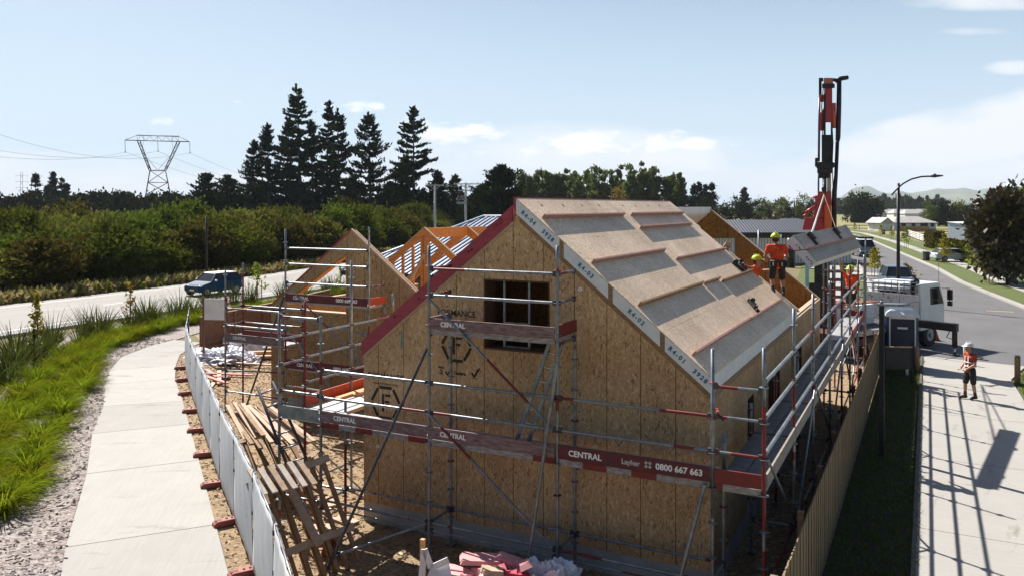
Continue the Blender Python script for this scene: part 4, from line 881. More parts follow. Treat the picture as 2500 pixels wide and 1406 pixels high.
# short boards laid across the head of the near pallet
head_w = M('whitened_board', (0.62, 0.53, 0.45), (0.5, 0.4, 0.32), 6, .75, kind='world')
hd = (at(735, 1150, 13.9)-at(585, 1180, 13.4)); 
for k in range(1, 7):
    p = at(585, 1155, 13.3)+hd*(k/6.3); q = p+(at(622, 1215, 12.95)-at(585, 1155, 13.3))
    board('short sawn board lying across the head of the near pallet', p+Vector((0, 0, .02+.01*(k % 2))), q+Vector((0, 0, .02)), .1, .03, head_w if k % 3 else MT['pale'], 'short boards across the near pallet')
for k in range(15):
    x0, y0 = 558+k*7+rnd.uniform(-4, 4), 984+rnd.uniform(-4, 22); x1, y1 = x0+45+k*5+rnd.uniform(-8, 8), y0+88+rnd.uniform(-12, 10)
    Y0 = 18.4-k*.03; p = at(x0, y0, Y0); q = at(x1, y1, Y0-1.3-rnd.uniform(0, .5)); q.z = max(q.z, .08+.03*k); p.z = max(p.z, .15)
    board('loose sawn board in the jumble of pallets', p, q, .09, .035, MT['pale'] if rnd.random() < .6 else MT['oldt'], 'loose boards among the pallets')
b = MB(); p, q = at(700, 1175, 13.6), at(780, 1330, 13.2); q.z = max(q.z, .3); b.beam(p, q, .14, .04); tag(b.build('timber_board', MT['pale']), 'pale plank leaning along the right side of the near pallet', 'board')
# boards and plastic lying inside the fence
def flat(px, py, L, ang, w, h, m, lb, z=0.0, grp='boards lying on the dirt inside the fence'):
    c = gp(px, 6*FPX/(py-HYP)); b = MB(); b.box((c.x, c.y, z+h/2), (L, w, h), 0, (0, 0, ang)); o = b.build('timber_board', m); tag(o, lb, 'board', grp); return o
for k, (px, py, L, a) in enumerate(((520, 915, 2.0, -.5), (535, 925, 2.3, -.75), (528, 935, 1.6, -.3), (515, 945, 1.9, -.9), (560, 918, 1.8, .3), (610, 895, 2.0, .2))): flat(px, py, L, a, .14, .045, MT['pale'] if k % 2 else MT['pinkt'], 'pink and pale boards dumped beside the white fence', .01+.045*(k % 3))
for k, (px, py, L, a) in enumerate(((665, 875, 2.4, .55), (668, 872, 2.3, .5), (672, 876, 2.2, .6))): flat(px, py, L, a, .2, .1, MT['pine'] if k else MT['pale'], 'thick timbers stacked by the foot of the gable wing', .03+.1*k, 'timbers stacked by the gable wing')
for (px, py, lb) in ((800, 1228, 'square packing board under the near scaffold standards'), (842, 1272, 'square packing board by the house corner'), (655, 972, 'packing board under the rear scaffold tower'), (782, 1290, 'packing board below the corner scaffold')):
    c = gp(px, 6*FPX/(py-HYP)); b = MB(); b.box((c.x, c.y, .025), (.55, .26, .04), 0, (0, 0, rnd.uniform(-.6, .6))); tag(b.build('packing_board', MT['pale']), lb, 'board')
def crumple(name, c, r, m, lb, cat, seed, amp=.32, fr=4.5):
    """a sheet thrown over a heap: a dome folded by ridged noise"""
    from mathutils import noise as mn
    vs, fs = [], []; nu, nv = 64, 30; so = Vector((seed*7.3, seed*3.1, 0))
    for i in range(nv+1):
        t_ = math.pi/2*i/nv
        for j in range(nu):
            a = 2*math.pi*j/nu; d = Vector((math.cos(t_)*math.cos(a), math.cos(t_)*math.sin(a), math.sin(t_)))
            k = 1+amp*(1.1-2.2*abs(mn.noise(d*fr*.55+so)))-amp*.8*abs(mn.noise(d*fr*1.7+so))*2+.22*math.sin(a*3+seed)*math.cos(t_)
            vs.append((c[0]+d.x*r[0]*k, c[1]+d.y*r[1]*k, c[2]+max(0, d.z*r[2]*k)))
    for i in range(nv):
        for j in range(nu): fs.append((i*nu+j, i*nu+(j+1) % nu, (i+1)*nu+(j+1) % nu, (i+1)*nu+j))
    o = mesh_obj(name, vs, fs, m); return tag(o, lb, cat)
c = gp(545, 6*FPX/(878-HYP)); crumple('plastic_sheet', (c.x, c.y, 0), (1.3, .8, .4), MT['plast'], 'crumpled white and grey plastic sheet heap beside the white fence', 'plastic sheet', 4)
c = gp(592, 6*FPX/(862-HYP)); crumple('plastic_sheet', (c.x, c.y, 0), (.6, .7, .65), MT['plast'], 'tall bunched white plastic sheet between the scaffold standards', 'plastic sheet', 6)
c = gp(625, 6*FPX/(850-HYP)); b = MB(); b.path([Vector((c.x-1.2, c.y-.6, .3)), Vector((c.x, c.y, .42)), Vector((c.x+.9, c.y+.6, .36)), Vector((c.x+1.7, c.y+1.1, .3))], [.2, .3, .27, .1], 0, 12); tag(b.build('plastic_roll', MT['plast']), 'long white plastic roll lying in front of the slatted fence', 'roll')
c = gp(600, 6*FPX/(885-HYP)); crumple('plastic_sheet', (c.x, c.y, 0), (.5, .5, .3), MT['plast'], 'small white plastic bundle in front of the timbers', 'plastic sheet', 9)
# steel ladder against the corner scaffold, aluminium ladder on the walkway
t = thing('steel_ladder', 'dark steel ladder leaning on the corner scaffold above the pallets', 'ladder', (-.9, -1.4, 0))
l0, l1, r0, r1 = at(712, 1165, 15.1), at(629, 945, 15.4), at(762, 1150, 15.1), at(665, 930, 15.4)
for a, e in ((l0, l1), (r0, r1)): b = MB(); b.tube(a-(e-a)*.25, e, .028); b.build('stile', MT['galvd'], t)
for k in range(7): b = MB(); b.tube(l0+(l1-l0)*(k/6.5), r0+(r1-r0)*(k/6.5), .016); b.build('rung', MT['galv'], t)
t = thing('aluminium_ladder', 'slim aluminium ladder leaning from the walkway to the upper scaffold bay', 'ladder', (3.7, -.55, 2.1))
a0, a1 = Vector((3.58, -.62, 2.1)), Vector((4.22, -.5, 4.0)); s_ = Vector((.2, .02, -.03))
for k in (0, 1): b = MB(); b.beam(a0+s_*k, a1+s_*k, .03, .06, 0, (1, 0, 0)); b.build('stile', MT['galv'], t)
for k in range(8): b = MB(); p = a0+(a1-a0)*((k+.6)/8.2); b.tube(p, p+s_, .014); b.build('rung', MT['chrome'], t)
# rubbish heap at the bottom
pc_ = gp(1215, 11.9); PX, PY = pc_.x, pc_.y
o = crumple('tarpaulin', (PX+.8, PY+.42, 0), (.75, .5, .42), MT['bluesheet'], 'blue grey tarpaulin draped over the right end of the foam heap', 'tarpaulin', 12)
o = crumple('rubble_heap', (PX, PY, -.1), (1.4, .85, .5), M('rubble', (0.2, 0.12, 0.1), (0.35, 0.2, 0.18), 9, .9), 'mixed rubble under the pink foam offcuts', 'rubble', 15); 
o = crumple('plastic_sheet', (PX+.55, PY+.6, .1), (.6, .35, .48), MT['plast'], 'grey plastic sheet behind the pink foam offcuts', 'plastic sheet', 17)
rg = random.Random(11)
U_ = Vector((CC, SS, 0)); D_ = Vector((-SS, CC, 0))       # across and away as seen from the drone
spec = [(-.75, .35, .48, .8, .5, .05, 'pinkf'), (-.3, .5, .62, .9, .5, .06, 'pinkf'), (.25, .5, .6, .7, .3, .05, 'pinkf'), (.45, .25, .64, .6, .26, .08, 'pinkf'), (.7, -.1, .56, .6, .35, .08, 'pinkf'), (-.8, -.1, .45, .55, .4, .05, 'pinkf'), (.05, .15, .56, .5, .35, .05, 'redf'), (.35, .1, .55, .5, .3, .06, 'redf')]
for k in range(64):
    if k < len(spec): dx, dy, z, a_, b_, h_, m_ = spec[k]
    else:
        dx, dy = rg.uniform(-1.25, 1.3), rg.uniform(-.8, .55); z = max(.15, .6-.28*abs(dx)-.2*abs(dy)+rg.uniform(-.06, .08)); a_, b_, h_ = rg.uniform(.18, .55), rg.uniform(.1, .32), rg.uniform(.03, .1); m_ = rg.choice(['pinkf', 'redf', 'redf', 'redf', 'foam', 'pale', 'plast', 'pine', 'pinkf'])
    c = Vector((PX, PY, 0))+U_*dx*.88+D_*dy; b = MB(); sc_ = .72 if k < len(spec) else 1; b.box((c.x, c.y, z), (a_*sc_, b_*sc_, h_), 0, (rg.uniform(-.45, .45), rg.uniform(-.45, .45), rg.uniform(0, 3.1)), rg.uniform(.75, 1))
    o = b.build({'pale': 'board_offcut', 'pine': 'timber_offcut', 'plast': 'sheet_offcut'}.get(m_, 'foam_offcut'), MT[m_]); tag(o, {'pinkf': 'pale pink foam offcut on the rubbish heap', 'redf': 'deep pink foam offcut on the rubbish heap', 'foam': 'white foam offcut on the rubbish heap', 'pale': 'pale board offcut on the rubbish heap', 'pine': 'yellow timber offcut on the rubbish heap', 'plast': 'torn white plastic scrap on the rubbish heap'}[m_], 'offcut', {'pinkf': 'pale pink foam offcuts', 'redf': 'deep pink foam offcuts', 'foam': 'white foam offcuts', 'pale': 'board offcuts', 'pine': 'timber offcuts', 'plast': 'plastic scraps'}[m_])
st = at(1032, 1315, 11.75); b = MB(); b.bb((st.x-.03, st.y-.03, 0), (st.x+.03, st.y+.03, st.z)); tag(b.build('timber_stake', MT['pine']), 'yellow timber stake behind the white bag', 'stake')
b = MB(); tp = None
for (x0, y0), (x1, y1) in (((1030, 1398), (1036, 1340)), ((1036, 1340), (1053, 1385)), ((1026, 1440), (1030, 1398)), ((1053, 1385), (1095, 1366))):
    b.beam(at(x0, y0, 11.5), at(x1, y1, 11.5), .09, .02, 0, D_)
w0 = [at(1050, 1388, 11.5), at(1095, 1368, 11.6), at(1110, 1440, 11.45), at(1030, 1440, 11.4)]; b.quad([p for p in w0]+[]); tag(b.build('rubble_bag', MT['plast']), 'white rubble bag with a pointed lifting loop at the left of the heap', 'bag')
# tools left on the roof
def nailer(u, v, rz, lb):
    n = Vector((st_, 0, ct)); p = Vector((u, v, tR(u)))+n*.03; t = thing('nail_gun', lb, 'nail gun', p)
    d = Vector((ct*math.cos(rz), math.sin(rz), -st_*math.cos(rz))); s = n.cross(d)
    b = MB(); b.beam(p-d*.16, p+d*.12, .09, .09, 0, n); b.tube(p+d*.12, p+d*.26, .035); b.tube(p-d*.16+n*.04, p-d*.05+n*.09, .05); b.build('body', MT['black'], t)
    b = MB(); b.beam(p-d*.1, p-d*.12+s*.22, .05, .06, 0, n); b.build('handle', MT['rubber'], t)
    b = MB(); b.beam(p+d*.1+s*.02, p-d*.08+s*.26, .03, .05, 0, n); b.build('magazine', M('tool_red', (0.2, 0.03, 0.03)) , t)
nailer(6.15, 5.9, -.6, 'black nail gun lying on the lower roof slope'); nailer(5.33, 8.3, .3, 'black nail gun near the roof edge beside the workers'); nailer(5.3, 8.7, -1.2, 'second black nail gun beside the roof edge, nearer the workers')
b = MB(); b.box((4.87, 9.3, tR(4.87)+.1), (.16, .16, .16), 0, (.5, .6, .3)); tag(b.build('timber_block', MT['oldt']), 'dark timber block sitting on the far edge of the roof', 'block')
# ================================================================ PLANTS
NR = np.random.default_rng(21)
def unit(v): return v/np.maximum(np.linalg.norm(v, axis=-1, keepdims=True), 1e-9)
def leaf_quads(C, size, elong=1.6, dirs=None, jit=.9):
    """one small quad at every centre; dirs: preferred long axis"""
    n = len(C); a = NR.normal(size=(n, 3))
    if dirs is not None: a = unit(dirs)+a*jit*.5
    a = unit(a); b_ = unit(np.cross(a, NR.normal(size=(n, 3)))); s = size*NR.uniform(.6, 1.4, (n, 1))
    a = a*s*elong/2; b_ = b_*s/2; return np.stack([C-a-b_*.55, C-a*.1+b_, C+a, C-a*.1-b_], 1).reshape(-1, 3)
def clumps(n_cl, per, box, sz, flat=.75, shell=.6, seed=None):
    """leaf centres gathered in clumps through an uneven ellipsoid"""
    d = unit(NR.normal(size=(n_cl, 3))); rr = NR.uniform(shell, 1.0, (n_cl, 1))**.6
    bump_ = 1+.22*np.sin(d[:, :1]*5+2)+.18*np.sin(d[:, 1:2]*7)+NR.normal(0, .08, (n_cl, 1)); c = d*rr*bump_*np.array(box)
    cs = NR.uniform(.55, 1.35, (n_cl, 1, 1))*sz; P = c[:, None, :]+NR.normal(size=(n_cl, per, 3))*np.array([1, 1, flat])*cs*.5
    return P.reshape(-1, 3), np.repeat(d, per, 0)
LG = {
 'scrub': leaf('scrub_leaves', (0.035, 0.05, 0.008), (0.13, 0.15, 0.018), .3, .45, .5, .35),
 'scrub2': leaf('scrub_leaves_olive', (0.05, 0.052, 0.011), (0.18, 0.165, 0.03), .3, .45, .5, .35),
 'pale': leaf('pale_vine_leaves', (0.12, 0.13, 0.06), (0.26, 0.25, 0.15), .25, .2),
 'pine': leaf('pine_needles', (0.006, 0.011, 0.006), (0.042, 0.06, 0.02), .12, .25, .6),
 'dark': leaf('dark_evergreen', (0.008, 0.013, 0.006), (0.04, 0.05, 0.015), .15, .25, .55),
 'poplar': leaf('poplar_leaves', (0.06, 0.08, 0.02), (0.17, 0.19, 0.06), .35, .2),
 'autumn': leaf('autumn_leaves', (0.16, 0.1, 0.025), (0.26, 0.2, 0.05), .35, .2),
 'far': leaf('hazy_far_leaves', (0.03, 0.045, 0.02), (0.075, 0.085, 0.04), .25, .25),
 'mag': leaf('glossy_dark_leaves', (0.018, 0.02, 0.008), (0.085, 0.06, 0.022), .1, .15, .16, .6, .5),
 'lime': leaf('yellow_green_leaves', (0.12, 0.16, 0.02), (0.28, 0.29, 0.05), .4, .2),
 'tuss': leaf('tussock_blades', (0.06, 0.10, 0.003), (0.30, 0.315, 0.018), .45, .2, .6, 1.2),
 'flax': leaf('flax_blades', (0.03, 0.05, 0.01), (0.11, 0.12, 0.025), .25, .25, .35, 1.5),
 'sap': leaf('sapling_leaves', (0.2, 0.17, 0.02), (0.36, 0.27, 0.04), .4, .2),
 'dry': leaf('dry_bank_grass', (0.22, 0.15, 0.07), (0.36, 0.27, 0.14), .3, .2),
}
def trunk_mb(h, r, lean=.0, limbs=0, crown=None, rg=rnd):
    b = MB(); pts = [Vector((lean*h*k*k+rg.uniform(-.01, .01)*h, rg.uniform(-.01, .01)*h, h*k)) for k in (0, .2, .4, .6, .8, 1)]
    b.path(pts, [r*(1-.8*k) for k in (0, .2, .4, .6, .8, 1)], 0, 7)
    for i in range(limbs):
        z = h*rg.uniform(.35, .85); a = rg.uniform(0, 6.28); l = (crown or h*.3)*rg.uniform(.5, .9); p = Vector((0, 0, z))
        b.path([p, p+Vector((math.cos(a)*l*.5, math.sin(a)*l*.5, l*.35)), p+Vector((math.cos(a)*l, math.sin(a)*l, l*.55))], [r*.4, r*.25, r*.08], 0, 5)
    return b
def proto(name, label, cat, group, V, m, trunk=None, crown='crown'):
    t = thing(name, label, cat, (0, 0, 0), 0, group); quads_obj(crown, V, m, t)
    if trunk: trunk.build('trunk', MT['bark'], t)
    return t
def pine_v(h, seed, spread=.17, bare=.2, ragged=.35, ntuft=1.0, up=.55):
    """needle tufts on whorled, upswept branches; returns leaf quads and a trunk with its branches"""
    rg = random.Random(seed); C, D = [], []; b = MB(); lean = rg.uniform(-.012, .012)
    b.path([Vector((lean*h*k*4*k, 0, h*k)) for k in (0, .25, .5, .75, 1)], [h*.016*(1-.93*k) for k in (0, .25, .5, .75, 1)], 0, 7); z = h*bare
    while z < h*.985:
        k = (z-h*bare)/(h*(1-bare)); L = h*spread*((1-k)**.75*(.55+.45*min(1, k*3.5)))+.25; nb = rg.randint(3, 5); a0 = rg.uniform(0, 6.28)
        for i in range(nb):
            if rg.random() < ragged*.75: continue
            a = a0+6.28*i/nb+rg.uniform(-.3, .3); l = L*rg.uniform(1-ragged, 1.15)*(1.35 if rg.random() < .1 else 1); c = Vector((math.cos(a), math.sin(a), 0)); p = Vector((lean*h*4*(z/h)**2, 0, z))
            rise = up*rg.uniform(.5, 1.5)*(0.4+.9*k); pts = [p, p+c*l*.45+Vector((0, 0, l*.06*rise)), p+c*l*.8+Vector((0, 0, l*.25*rise)), p+c*l+Vector((0, 0, l*.55*rise))]
            b.path(pts, [h*.0045*(1-k*.6), h*.0032*(1-k*.6), h*.002, h*.001], 0, 4, False); n = max(3, int(l*4.2*ntuft))
            for j in range(n):
                t = .22+.8*(j+rg.random())/n; q = pts[0].lerp(pts[1], t/.45) if t < .45 else (pts[1].lerp(pts[2], (t-.45)/.35) if t < .8 else pts[2].lerp(pts[3], (t-.8)/.2))
                for _ in range(6): C.append((q.x+rg.gauss(0, .17+.05*l), q.y+rg.gauss(0, .17+.05*l), q.z+rg.gauss(.05, .13))); D.append((c.x*.7, c.y*.7, .7))
        z += h*rg.uniform(.02, .045)*(1.0 if k < .8 else .7)
    for j in range(40): zz_ = h*(.95+.055*rg.random()); C.append((lean*h*4+rg.gauss(0, .06), rg.gauss(0, .06), zz_)); D.append((0, 0, 1))
    return leaf_quads(np.array(C), .22+h*.004, 2.6, np.array(D), .8), b
def place_proto(src, label, loc, rz, s):
    return copy_tree(src, label, loc, rz, s)
# ---- pines behind the scrub
def pine_at(px, top, Y, label, seed, **kw):
    g0 = gp(px, Y); h = 6-(top-HYP)/FPX*Y; V, b = pine_v(h, seed, **kw); t = thing('pine_tree', label, 'tree', g0, 0, 'tall dark pines beyond the scrub')
    quads_obj('crown', V, LG['pine'], t); o = b.build('trunk', MT['bark'], None); o.parent = t; return t
pine_at(733, 208, 172, 'tallest dark pine with a sharp leading tip', 1, spread=.2)
pine_at(698, 290, 176, 'dark pine just left of the tallest pine', 2, spread=.19)
pine_at(764, 295, 168, 'dark pine just right of the tallest pine', 3, spread=.18)
pine_at(657, 303, 172, 'ragged pine rising at the left of the pine cluster', 4, spread=.2)
pine_at(618, 345, 166, 'lower leaning pine at the far left of the pine cluster', 5, spread=.22)
pine_at(797, 250, 175, 'slender pine with a clear bare trunk right of the tallest pine', 6, spread=.13, bare=.3)
pine_at(828, 268, 170, 'pine with long upswept right branches between two gaps', 7, spread=.21)
pine_at(905, 278, 165, 'lone blunt topped pine with wide lower tiers', 8, spread=.27, ragged=.3, up=.8)
pine_at(1010, 263, 168, 'thick pine with a thin spire at the right of the group', 9, spread=.24)
pine_at(985, 385, 172, 'lower pine leaning against the thick spired pine', 10, spread=.3, bare=.1)
pine_at(1068, 418, 170, 'short bushy pine behind the utility pole', 11, spread=.34, bare=.05)
pine_at(1112, 428, 172, 'short pine between the two utility poles', 12, spread=.3, bare=.05)
pine_at(505, 425, 160, 'squat pine at the left end beside the pylon', 13, spread=.5, bare=.05, ragged=.4)
pine_at(560, 430, 158, 'squat spreading pine left of the pine cluster', 14, spread=.5, bare=.05, ragged=.4)
pine_at(1218, 405, 140, 'dense broad dark pine directly behind the house ridge', 15, spread=.55, bare=.02, ragged=.2, ntuft=1.5)
pine_at(1180, 450, 150, 'lower dark pine left of the broad pine behind the house', 16, spread=.6, bare=.02, ragged=.25)
for k, (px, tp) in enumerate(((87, 424), (118, 455), (133, 421), (150, 436), (163, 450), (640, 440), (730, 440), (860, 440), (950, 445))):
    pine_at(px, tp, 235 if px < 300 else 180, ['thin spired conifer at the left over the dark hedge', 'low conifer left of the twin spires', 'pointed conifer, tallest over the dark hedge', 'second pointed conifer beside the tallest over the hedge', 'low conifer right of the twin spires over the hedge', 'low dark pine filling under the left pines', 'low dark pine under the tallest pine', 'low dark pine left of the blunt topped pine', 'low dark pine right of the blunt topped pine'][k], 30+k, spread=.2 if px < 300 else .45, bare=.03, ntuft=1.2)
# ---- dark shelter belt behind the scrub: one evergreen per crown
dk = []
for k in range(4):
    P_, d = clumps(70, 45, (3.6, 3.6, 4.6), 1.5, .8, .55); P_[:, 2] += 4.9; dk.append(proto('evergreen_tree', 'dark evergreen crown in the shelter belt beyond the scrub', 'tree', 'dark shelter belt beyond the scrub', leaf_quads(P_, .55, 1.7, d), LG['dark'], trunk_mb(6, .22)))
def rows(protos, lst, used):
    for (x, y, s, sz) in lst:
        k = rnd.randrange(len(protos)); src = protos[k]
        if k not in used: used.add(k); src.location = (x, y, 0); src.scale = (s, s, sz); src.rotation_euler = (0, 0, rnd.uniform(0, 6.28))
        else: copy_tree(src, None, (x, y, 0), rnd.uniform(0, 6.28), (s, s, sz))
L_ = []
for px in range(-30, 660, 17):
    Y = 225+rnd.uniform(-8, 8); g0 = gp(px, Y); zt = 6+(505-(482+rnd.uniform(-7, 9)))/FPX*Y; L_.append((g0.x, g0.y, rnd.uniform(.8, 1.1), zt/9.6))
for px in range(590, 1260, 24):
    Y = 176+rnd.uniform(-6, 6); g0 = gp(px, Y); zt = 6+(505-(500+rnd.uniform(-20, 10)))/FPX*Y; L_.append((g0.x, g0.y, rnd.uniform(.8, 1.1), zt/9.6))
rows(dk, L_, set())
# ---- scrub on the far side of the highway
sh = []
for k in range(6):
    w_ = [2.6, 3.0, 2.2, 2.8, 2.4, 2.0][k]; P_, d = clumps(110, 85, (w_, w_, 2.1), .75, .8, .5); P_[:, 2] += 2.0; P_ = P_[P_[:, 2] > .02]; d = unit(P_-np.array([0, 0, 1.5]))
    mt_ = LG[['scrub', 'scrub2', 'scrub', 'scrub', 'scrub2', 'pale'][k]]
    t = proto('scrub_bush', ['dense green scrub bush on the far side of the highway', 'olive scrub bush on the far side of the highway', 'dense green scrub bush on the far side of the highway', 'dense green scrub bush on the far side of the highway', 'olive scrub bush on the far side of the highway', 'pale vine covered bush among the darker scrub'][k], 'bush', 'scrub beyond the highway', leaf_quads(P_, .19, 1.8, d), mt_, None, 'foliage')
    b = MB(); [b.path([Vector((rnd.uniform(-.5, .5), rnd.uniform(-.5, .5), 0)), Vector((rnd.uniform(-1, 1), rnd.uniform(-1, 1), 2.2))], [.08, .03], 0, 5) for _ in range(4)]; b.build('stem', MT['bark'], t); sh.append(t)
used = set(); L_ = []
def edgex(y): 
    for (x0, y0), (x1, y1) in zip(RF, RF[1:]):
        if y0 <= y <= y1: return x0+(x1-x0)*(y-y0)/(y1-y0)
    return RF[-1][0]
y = -25
while y < 115:
    x = edgex(y)-5.2; s = rnd.uniform(.7, 1.25); L_.append((x+rnd.uniform(-1.2, 1.0), y, s, s*rnd.uniform(.7, 1.25))); y += 3.2
y = -22
while y < 125:
    for r_ in range(1, 4): L_.append((edgex(min(y, 139))-5.2-r_*5.0+rnd.uniform(-1.5, 1.5), y+rnd.uniform(-1.5, 1.5), rnd.uniform(.7, 1.6), rnd.uniform(.75, 1.3)))
    y += 5.2
rows(sh[:5], L_, used)
us5 = False
for (px, py, Y) in ((280, 570, 80), (255, 560, 84), (315, 575, 76), (215, 570, 88), (560, 545, 110), (600, 550, 105), (130, 600, 66)):
    g0 = gp(px, Y); z_ = max(.6, (6-(py-HYP)/FPX*Y)/4.3)
    if not us5: us5 = True; sh[5].location = g0; sh[5].scale = (.9, .9, z_)
    else: copy_tree(sh[5], None, g0, rnd.uniform(0, 6), (.9, .9, z_))
for (px, tp, Y, s, lb) in ((165, 505, 95, 1.05, 'rounded olive bush standing above the scrub at the left'), (455, 502, 100, 1.35, 'largest rounded dark bush above the scrub by the thin pole'), (845, 495, 130, 1.2, 'rounded dark bush under the lone blunt topped pine'), (1010, 505, 128, 1.0, 'rounded bush under the spired pine'), (700, 512, 130, 1.0, 'low rounded bush under the tallest pine'), (15, 520, 80, 1.0, 'olive bush at the left edge of the photo')):
    g0 = gp(px, Y); c_ = copy_tree(sh[1] if px in (165, 15) else sh[0], lb, g0, rnd.uniform(0, 6), (s, s, (6-(tp-HYP)/FPX*Y)/4.1)); c_['group'] = 'rounded bushes above the scrub'
# a carpet of taller growth filling the land behind, uncounted
n = 110000; px_ = NR.uniform(-60, 1330, n); Yd = NR.uniform(72, 172, n)**1.0
X_ = (px_-CXP)/FPX*Yd; gx = CAM.x+X_*CC-Yd*SS; gy = CAM.y+X_*SS+Yd*CC
keep = np.array([x < edgex(min(max(y, -59), 139))-17 for x, y in zip(gx, gy)])
hh = 3.4+.8*np.sin(gx*.23+1)*np.sin(gy*.19)+.5*np.sin(gx*.6)*np.sin(gy*.5)+NR.normal(0, .45, n)
C = np.stack([gx, gy, hh], 1)[keep]; o = quads_obj('scrub_cover', leaf_quads(C, .36, 2.2, np.tile([[.2, .1, .8]], (len(C), 1)), 1.2), [LG['scrub2'], LG['scrub']], None, NR.integers(0, 2, len(C))); tag(o, kind='stuff')
# dry grass bank along the far road edge
n = 16000; yy = NR.uniform(-20, 110, n); xx = np.array([edgex(v_) for v_ in yy])-NR.uniform(.2, 3.2, n); zz_ = NR.uniform(0, .55, n)
o = quads_obj('bank_grass', leaf_quads(np.stack([xx, yy, zz_], 1), .28, 2.5, np.tile([[0, 0, 1.]], (n, 1)), 1.4), [LG['dry'], LG['scrub2'], LG['lime']], None, NR.choice(3, n, p=[.6, .28, .12])); tag(o, kind='stuff')
# ---- tussocks and flax beside the path
def blade_V(n, h, w, curve, spread, segs=3, base=.12, droop=.5):
    V = []
    for i in range(n):
        a = NR.uniform(0, 6.283); r0 = base*math.sqrt(NR.uniform()); l = h*NR.uniform(.65, 1.15); sp = spread*NR.uniform(.1, 1.0); cv = curve*NR.uniform(.5, 1.4); tw = a+NR.normal(0, .4)
        d = np.array([math.cos(tw), math.sin(tw), 0]); s = np.array([-d[1], d[0], 0])*w*NR.uniform(.7, 1.3); p = np.array([math.cos(a)*r0, math.sin(a)*r0, 0]); th_ = math.pi/2-sp; prev = None
        for k in range(segs+1):
            t = k/segs; ww = s*(1-t*.92)*(.6+.8*t if t < .4 else 1); cur = (p-ww, p+ww)
            if prev is not None: V += [prev[0], prev[1], cur[1], cur[0]]
            prev = cur; th_ -= cv/segs*(.4+1.2*t); p = p+(d*math.cos(th_)+np.array([0, 0, math.sin(th_)]))*l/segs
    return np.array(V)
tu = [proto('tussock', 'bright green tussock in the row beside the footpath', 'grass clump', 'green tussocks beside the footpath', blade_V(400, .9, .015, 2.1, .75, 4, .16), LG['tuss'], None, 'blades') for k in range(4)]
fx = [proto('flax_plant', 'dark sword leaved flax between the tussocks and the highway', 'flax', 'flax plants along the highway', blade_V(75, 1.45, .034, .45, .8, 3, .16), LG['flax'], None, 'blades') for k in range(3)]
TUS = []
# centre line of the tussock band, measured at the ground
CB = [(-3.2, -7.2), (-5.6, -4.6), (-7.9, -2.6), (-10.2, -.5), (-12.6, 1.6), (-15.0, 3.9), (-17.6, 6.1), (-20.2, 8.6), (-22.0, 11.0), (-23.2, 13.6), (-24.2, 16.5), (-25.0, 20), (-25.2, 26), (-25, 32)]
T = plen(CB); t_ = 0
while t_ < T:
    c = along(CB, t_); c2 = along(CB, min(T, t_+.2)); d = Vector((c2[0]-c[0], c2[1]-c[1], 0)); d = d.normalized() if d.length > 0 else Vector((0, 1, 0)); s = Vector((-d.y, d.x, 0))
    wdt = .95 if t_ < 22 else .7; c = (c[0]+s.x*.25, c[1]+s.y*.25)
    for k in (-1, 0, 1):
        if rnd.random() < .14: continue
        TUS.append((c[0]+s.x*k*wdt*.8+rnd.uniform(-.25, .25), c[1]+s.y*k*wdt*.8+rnd.uniform(-.25, .25), rnd.uniform(.8, 1.12), rnd.uniform(.75, 1.15)))
    t_ += .9
rows(tu, TUS, set())
FLX = []
for i, (c) in enumerate([(-14.5, -.5), (-16.2, 1.2), (-18.0, 3.2), (-19.8, 5.2), (-21.5, 7.2), (-22.9, 9.3), (-23.9, 11.2), (-24.8, 13.2), (-25.5, 15.4), (-26.0, 17.6), (-26.3, 20), (-26.4, 23), (-26.3, 26.5), (-26, 30), (-12.6, -2.4), (-11, -4.5)]):
    for k in range(3): FLX.append((c[0]+rnd.uniform(-.7, .6), c[1]+rnd.uniform(-.8, .8), rnd.uniform(.8, 1.25), rnd.uniform(.8, 1.2)))
rows(fx, FLX, set())
# ---- thin saplings in the bed and along the street
def sapling(px, py, top, m, label, stakes=3, bush=.4, n=260, grp='saplings along the street'):
    Y = 6*FPX/(py-HYP); g0 = gp(px, Y); h = (py-top)/FPX*Y; t = thing('sapling', label, 'sapling', g0, 0, grp); r = bush
    P_ = np.stack([NR.normal(0, r*.5, n), NR.normal(0, r*.5, n), h*NR.uniform(.3, 1.0, n)], 1); P_[:, :2] *= (1.15-P_[:, 2:]/h)*1.2
    o = quads_obj('crown', leaf_quads(P_, max(.09, .05*r+.1), 1.7), m, t)
    b = MB(); b.path([Vector((0, 0, 0)), Vector((.03, 0, h*.5)), Vector((0, .02, h*.95))], [.03, .02, .008], 0, 6)
    for k in range(5): a = rnd.uniform(0, 6.28); z = h*rnd.uniform(.4, .8); b.path([Vector((0, 0, z)), Vector((math.cos(a)*r*.8, math.sin(a)*r*.8, z+r*.7))], [.01, .004], 0, 4)
    o = b.build('trunk', MT['bark']); o.parent = t
    for k in range(stakes):
        a = 2.1*k+.4; b = MB(); x, y = math.cos(a)*.28, math.sin(a)*.28; b.bb((x-.02, y-.02, 0), (x+.02, y+.02, min(1.2, h*.55))); o = b.build('stake', MT['oldt']); o.parent = t
for a in ((90, 860, 715, 'sap', 'leafy green sapling at the left of the planted bed', 2, .35, 160), (318, 795, 690, 'sap', 'bare twiggy sapling in the middle of the planted bed', 2, .4, 70), (628, 735, 640, 'lime', 'sparse sapling in the bed behind the blue car', 2, .6, 120), (82, 905, 800, 'flax', 'staked twiggy sapling between the tussocks and flax', 3, .2, 30), (830, 720, 645, 'lime', 'thin sapling seen through the raking window', 1, .4, 60)):
    sapling(a[0], a[1], a[2], LG[a[3]], a[4], a[5], a[6], a[7], 'saplings in the bed by the highway')
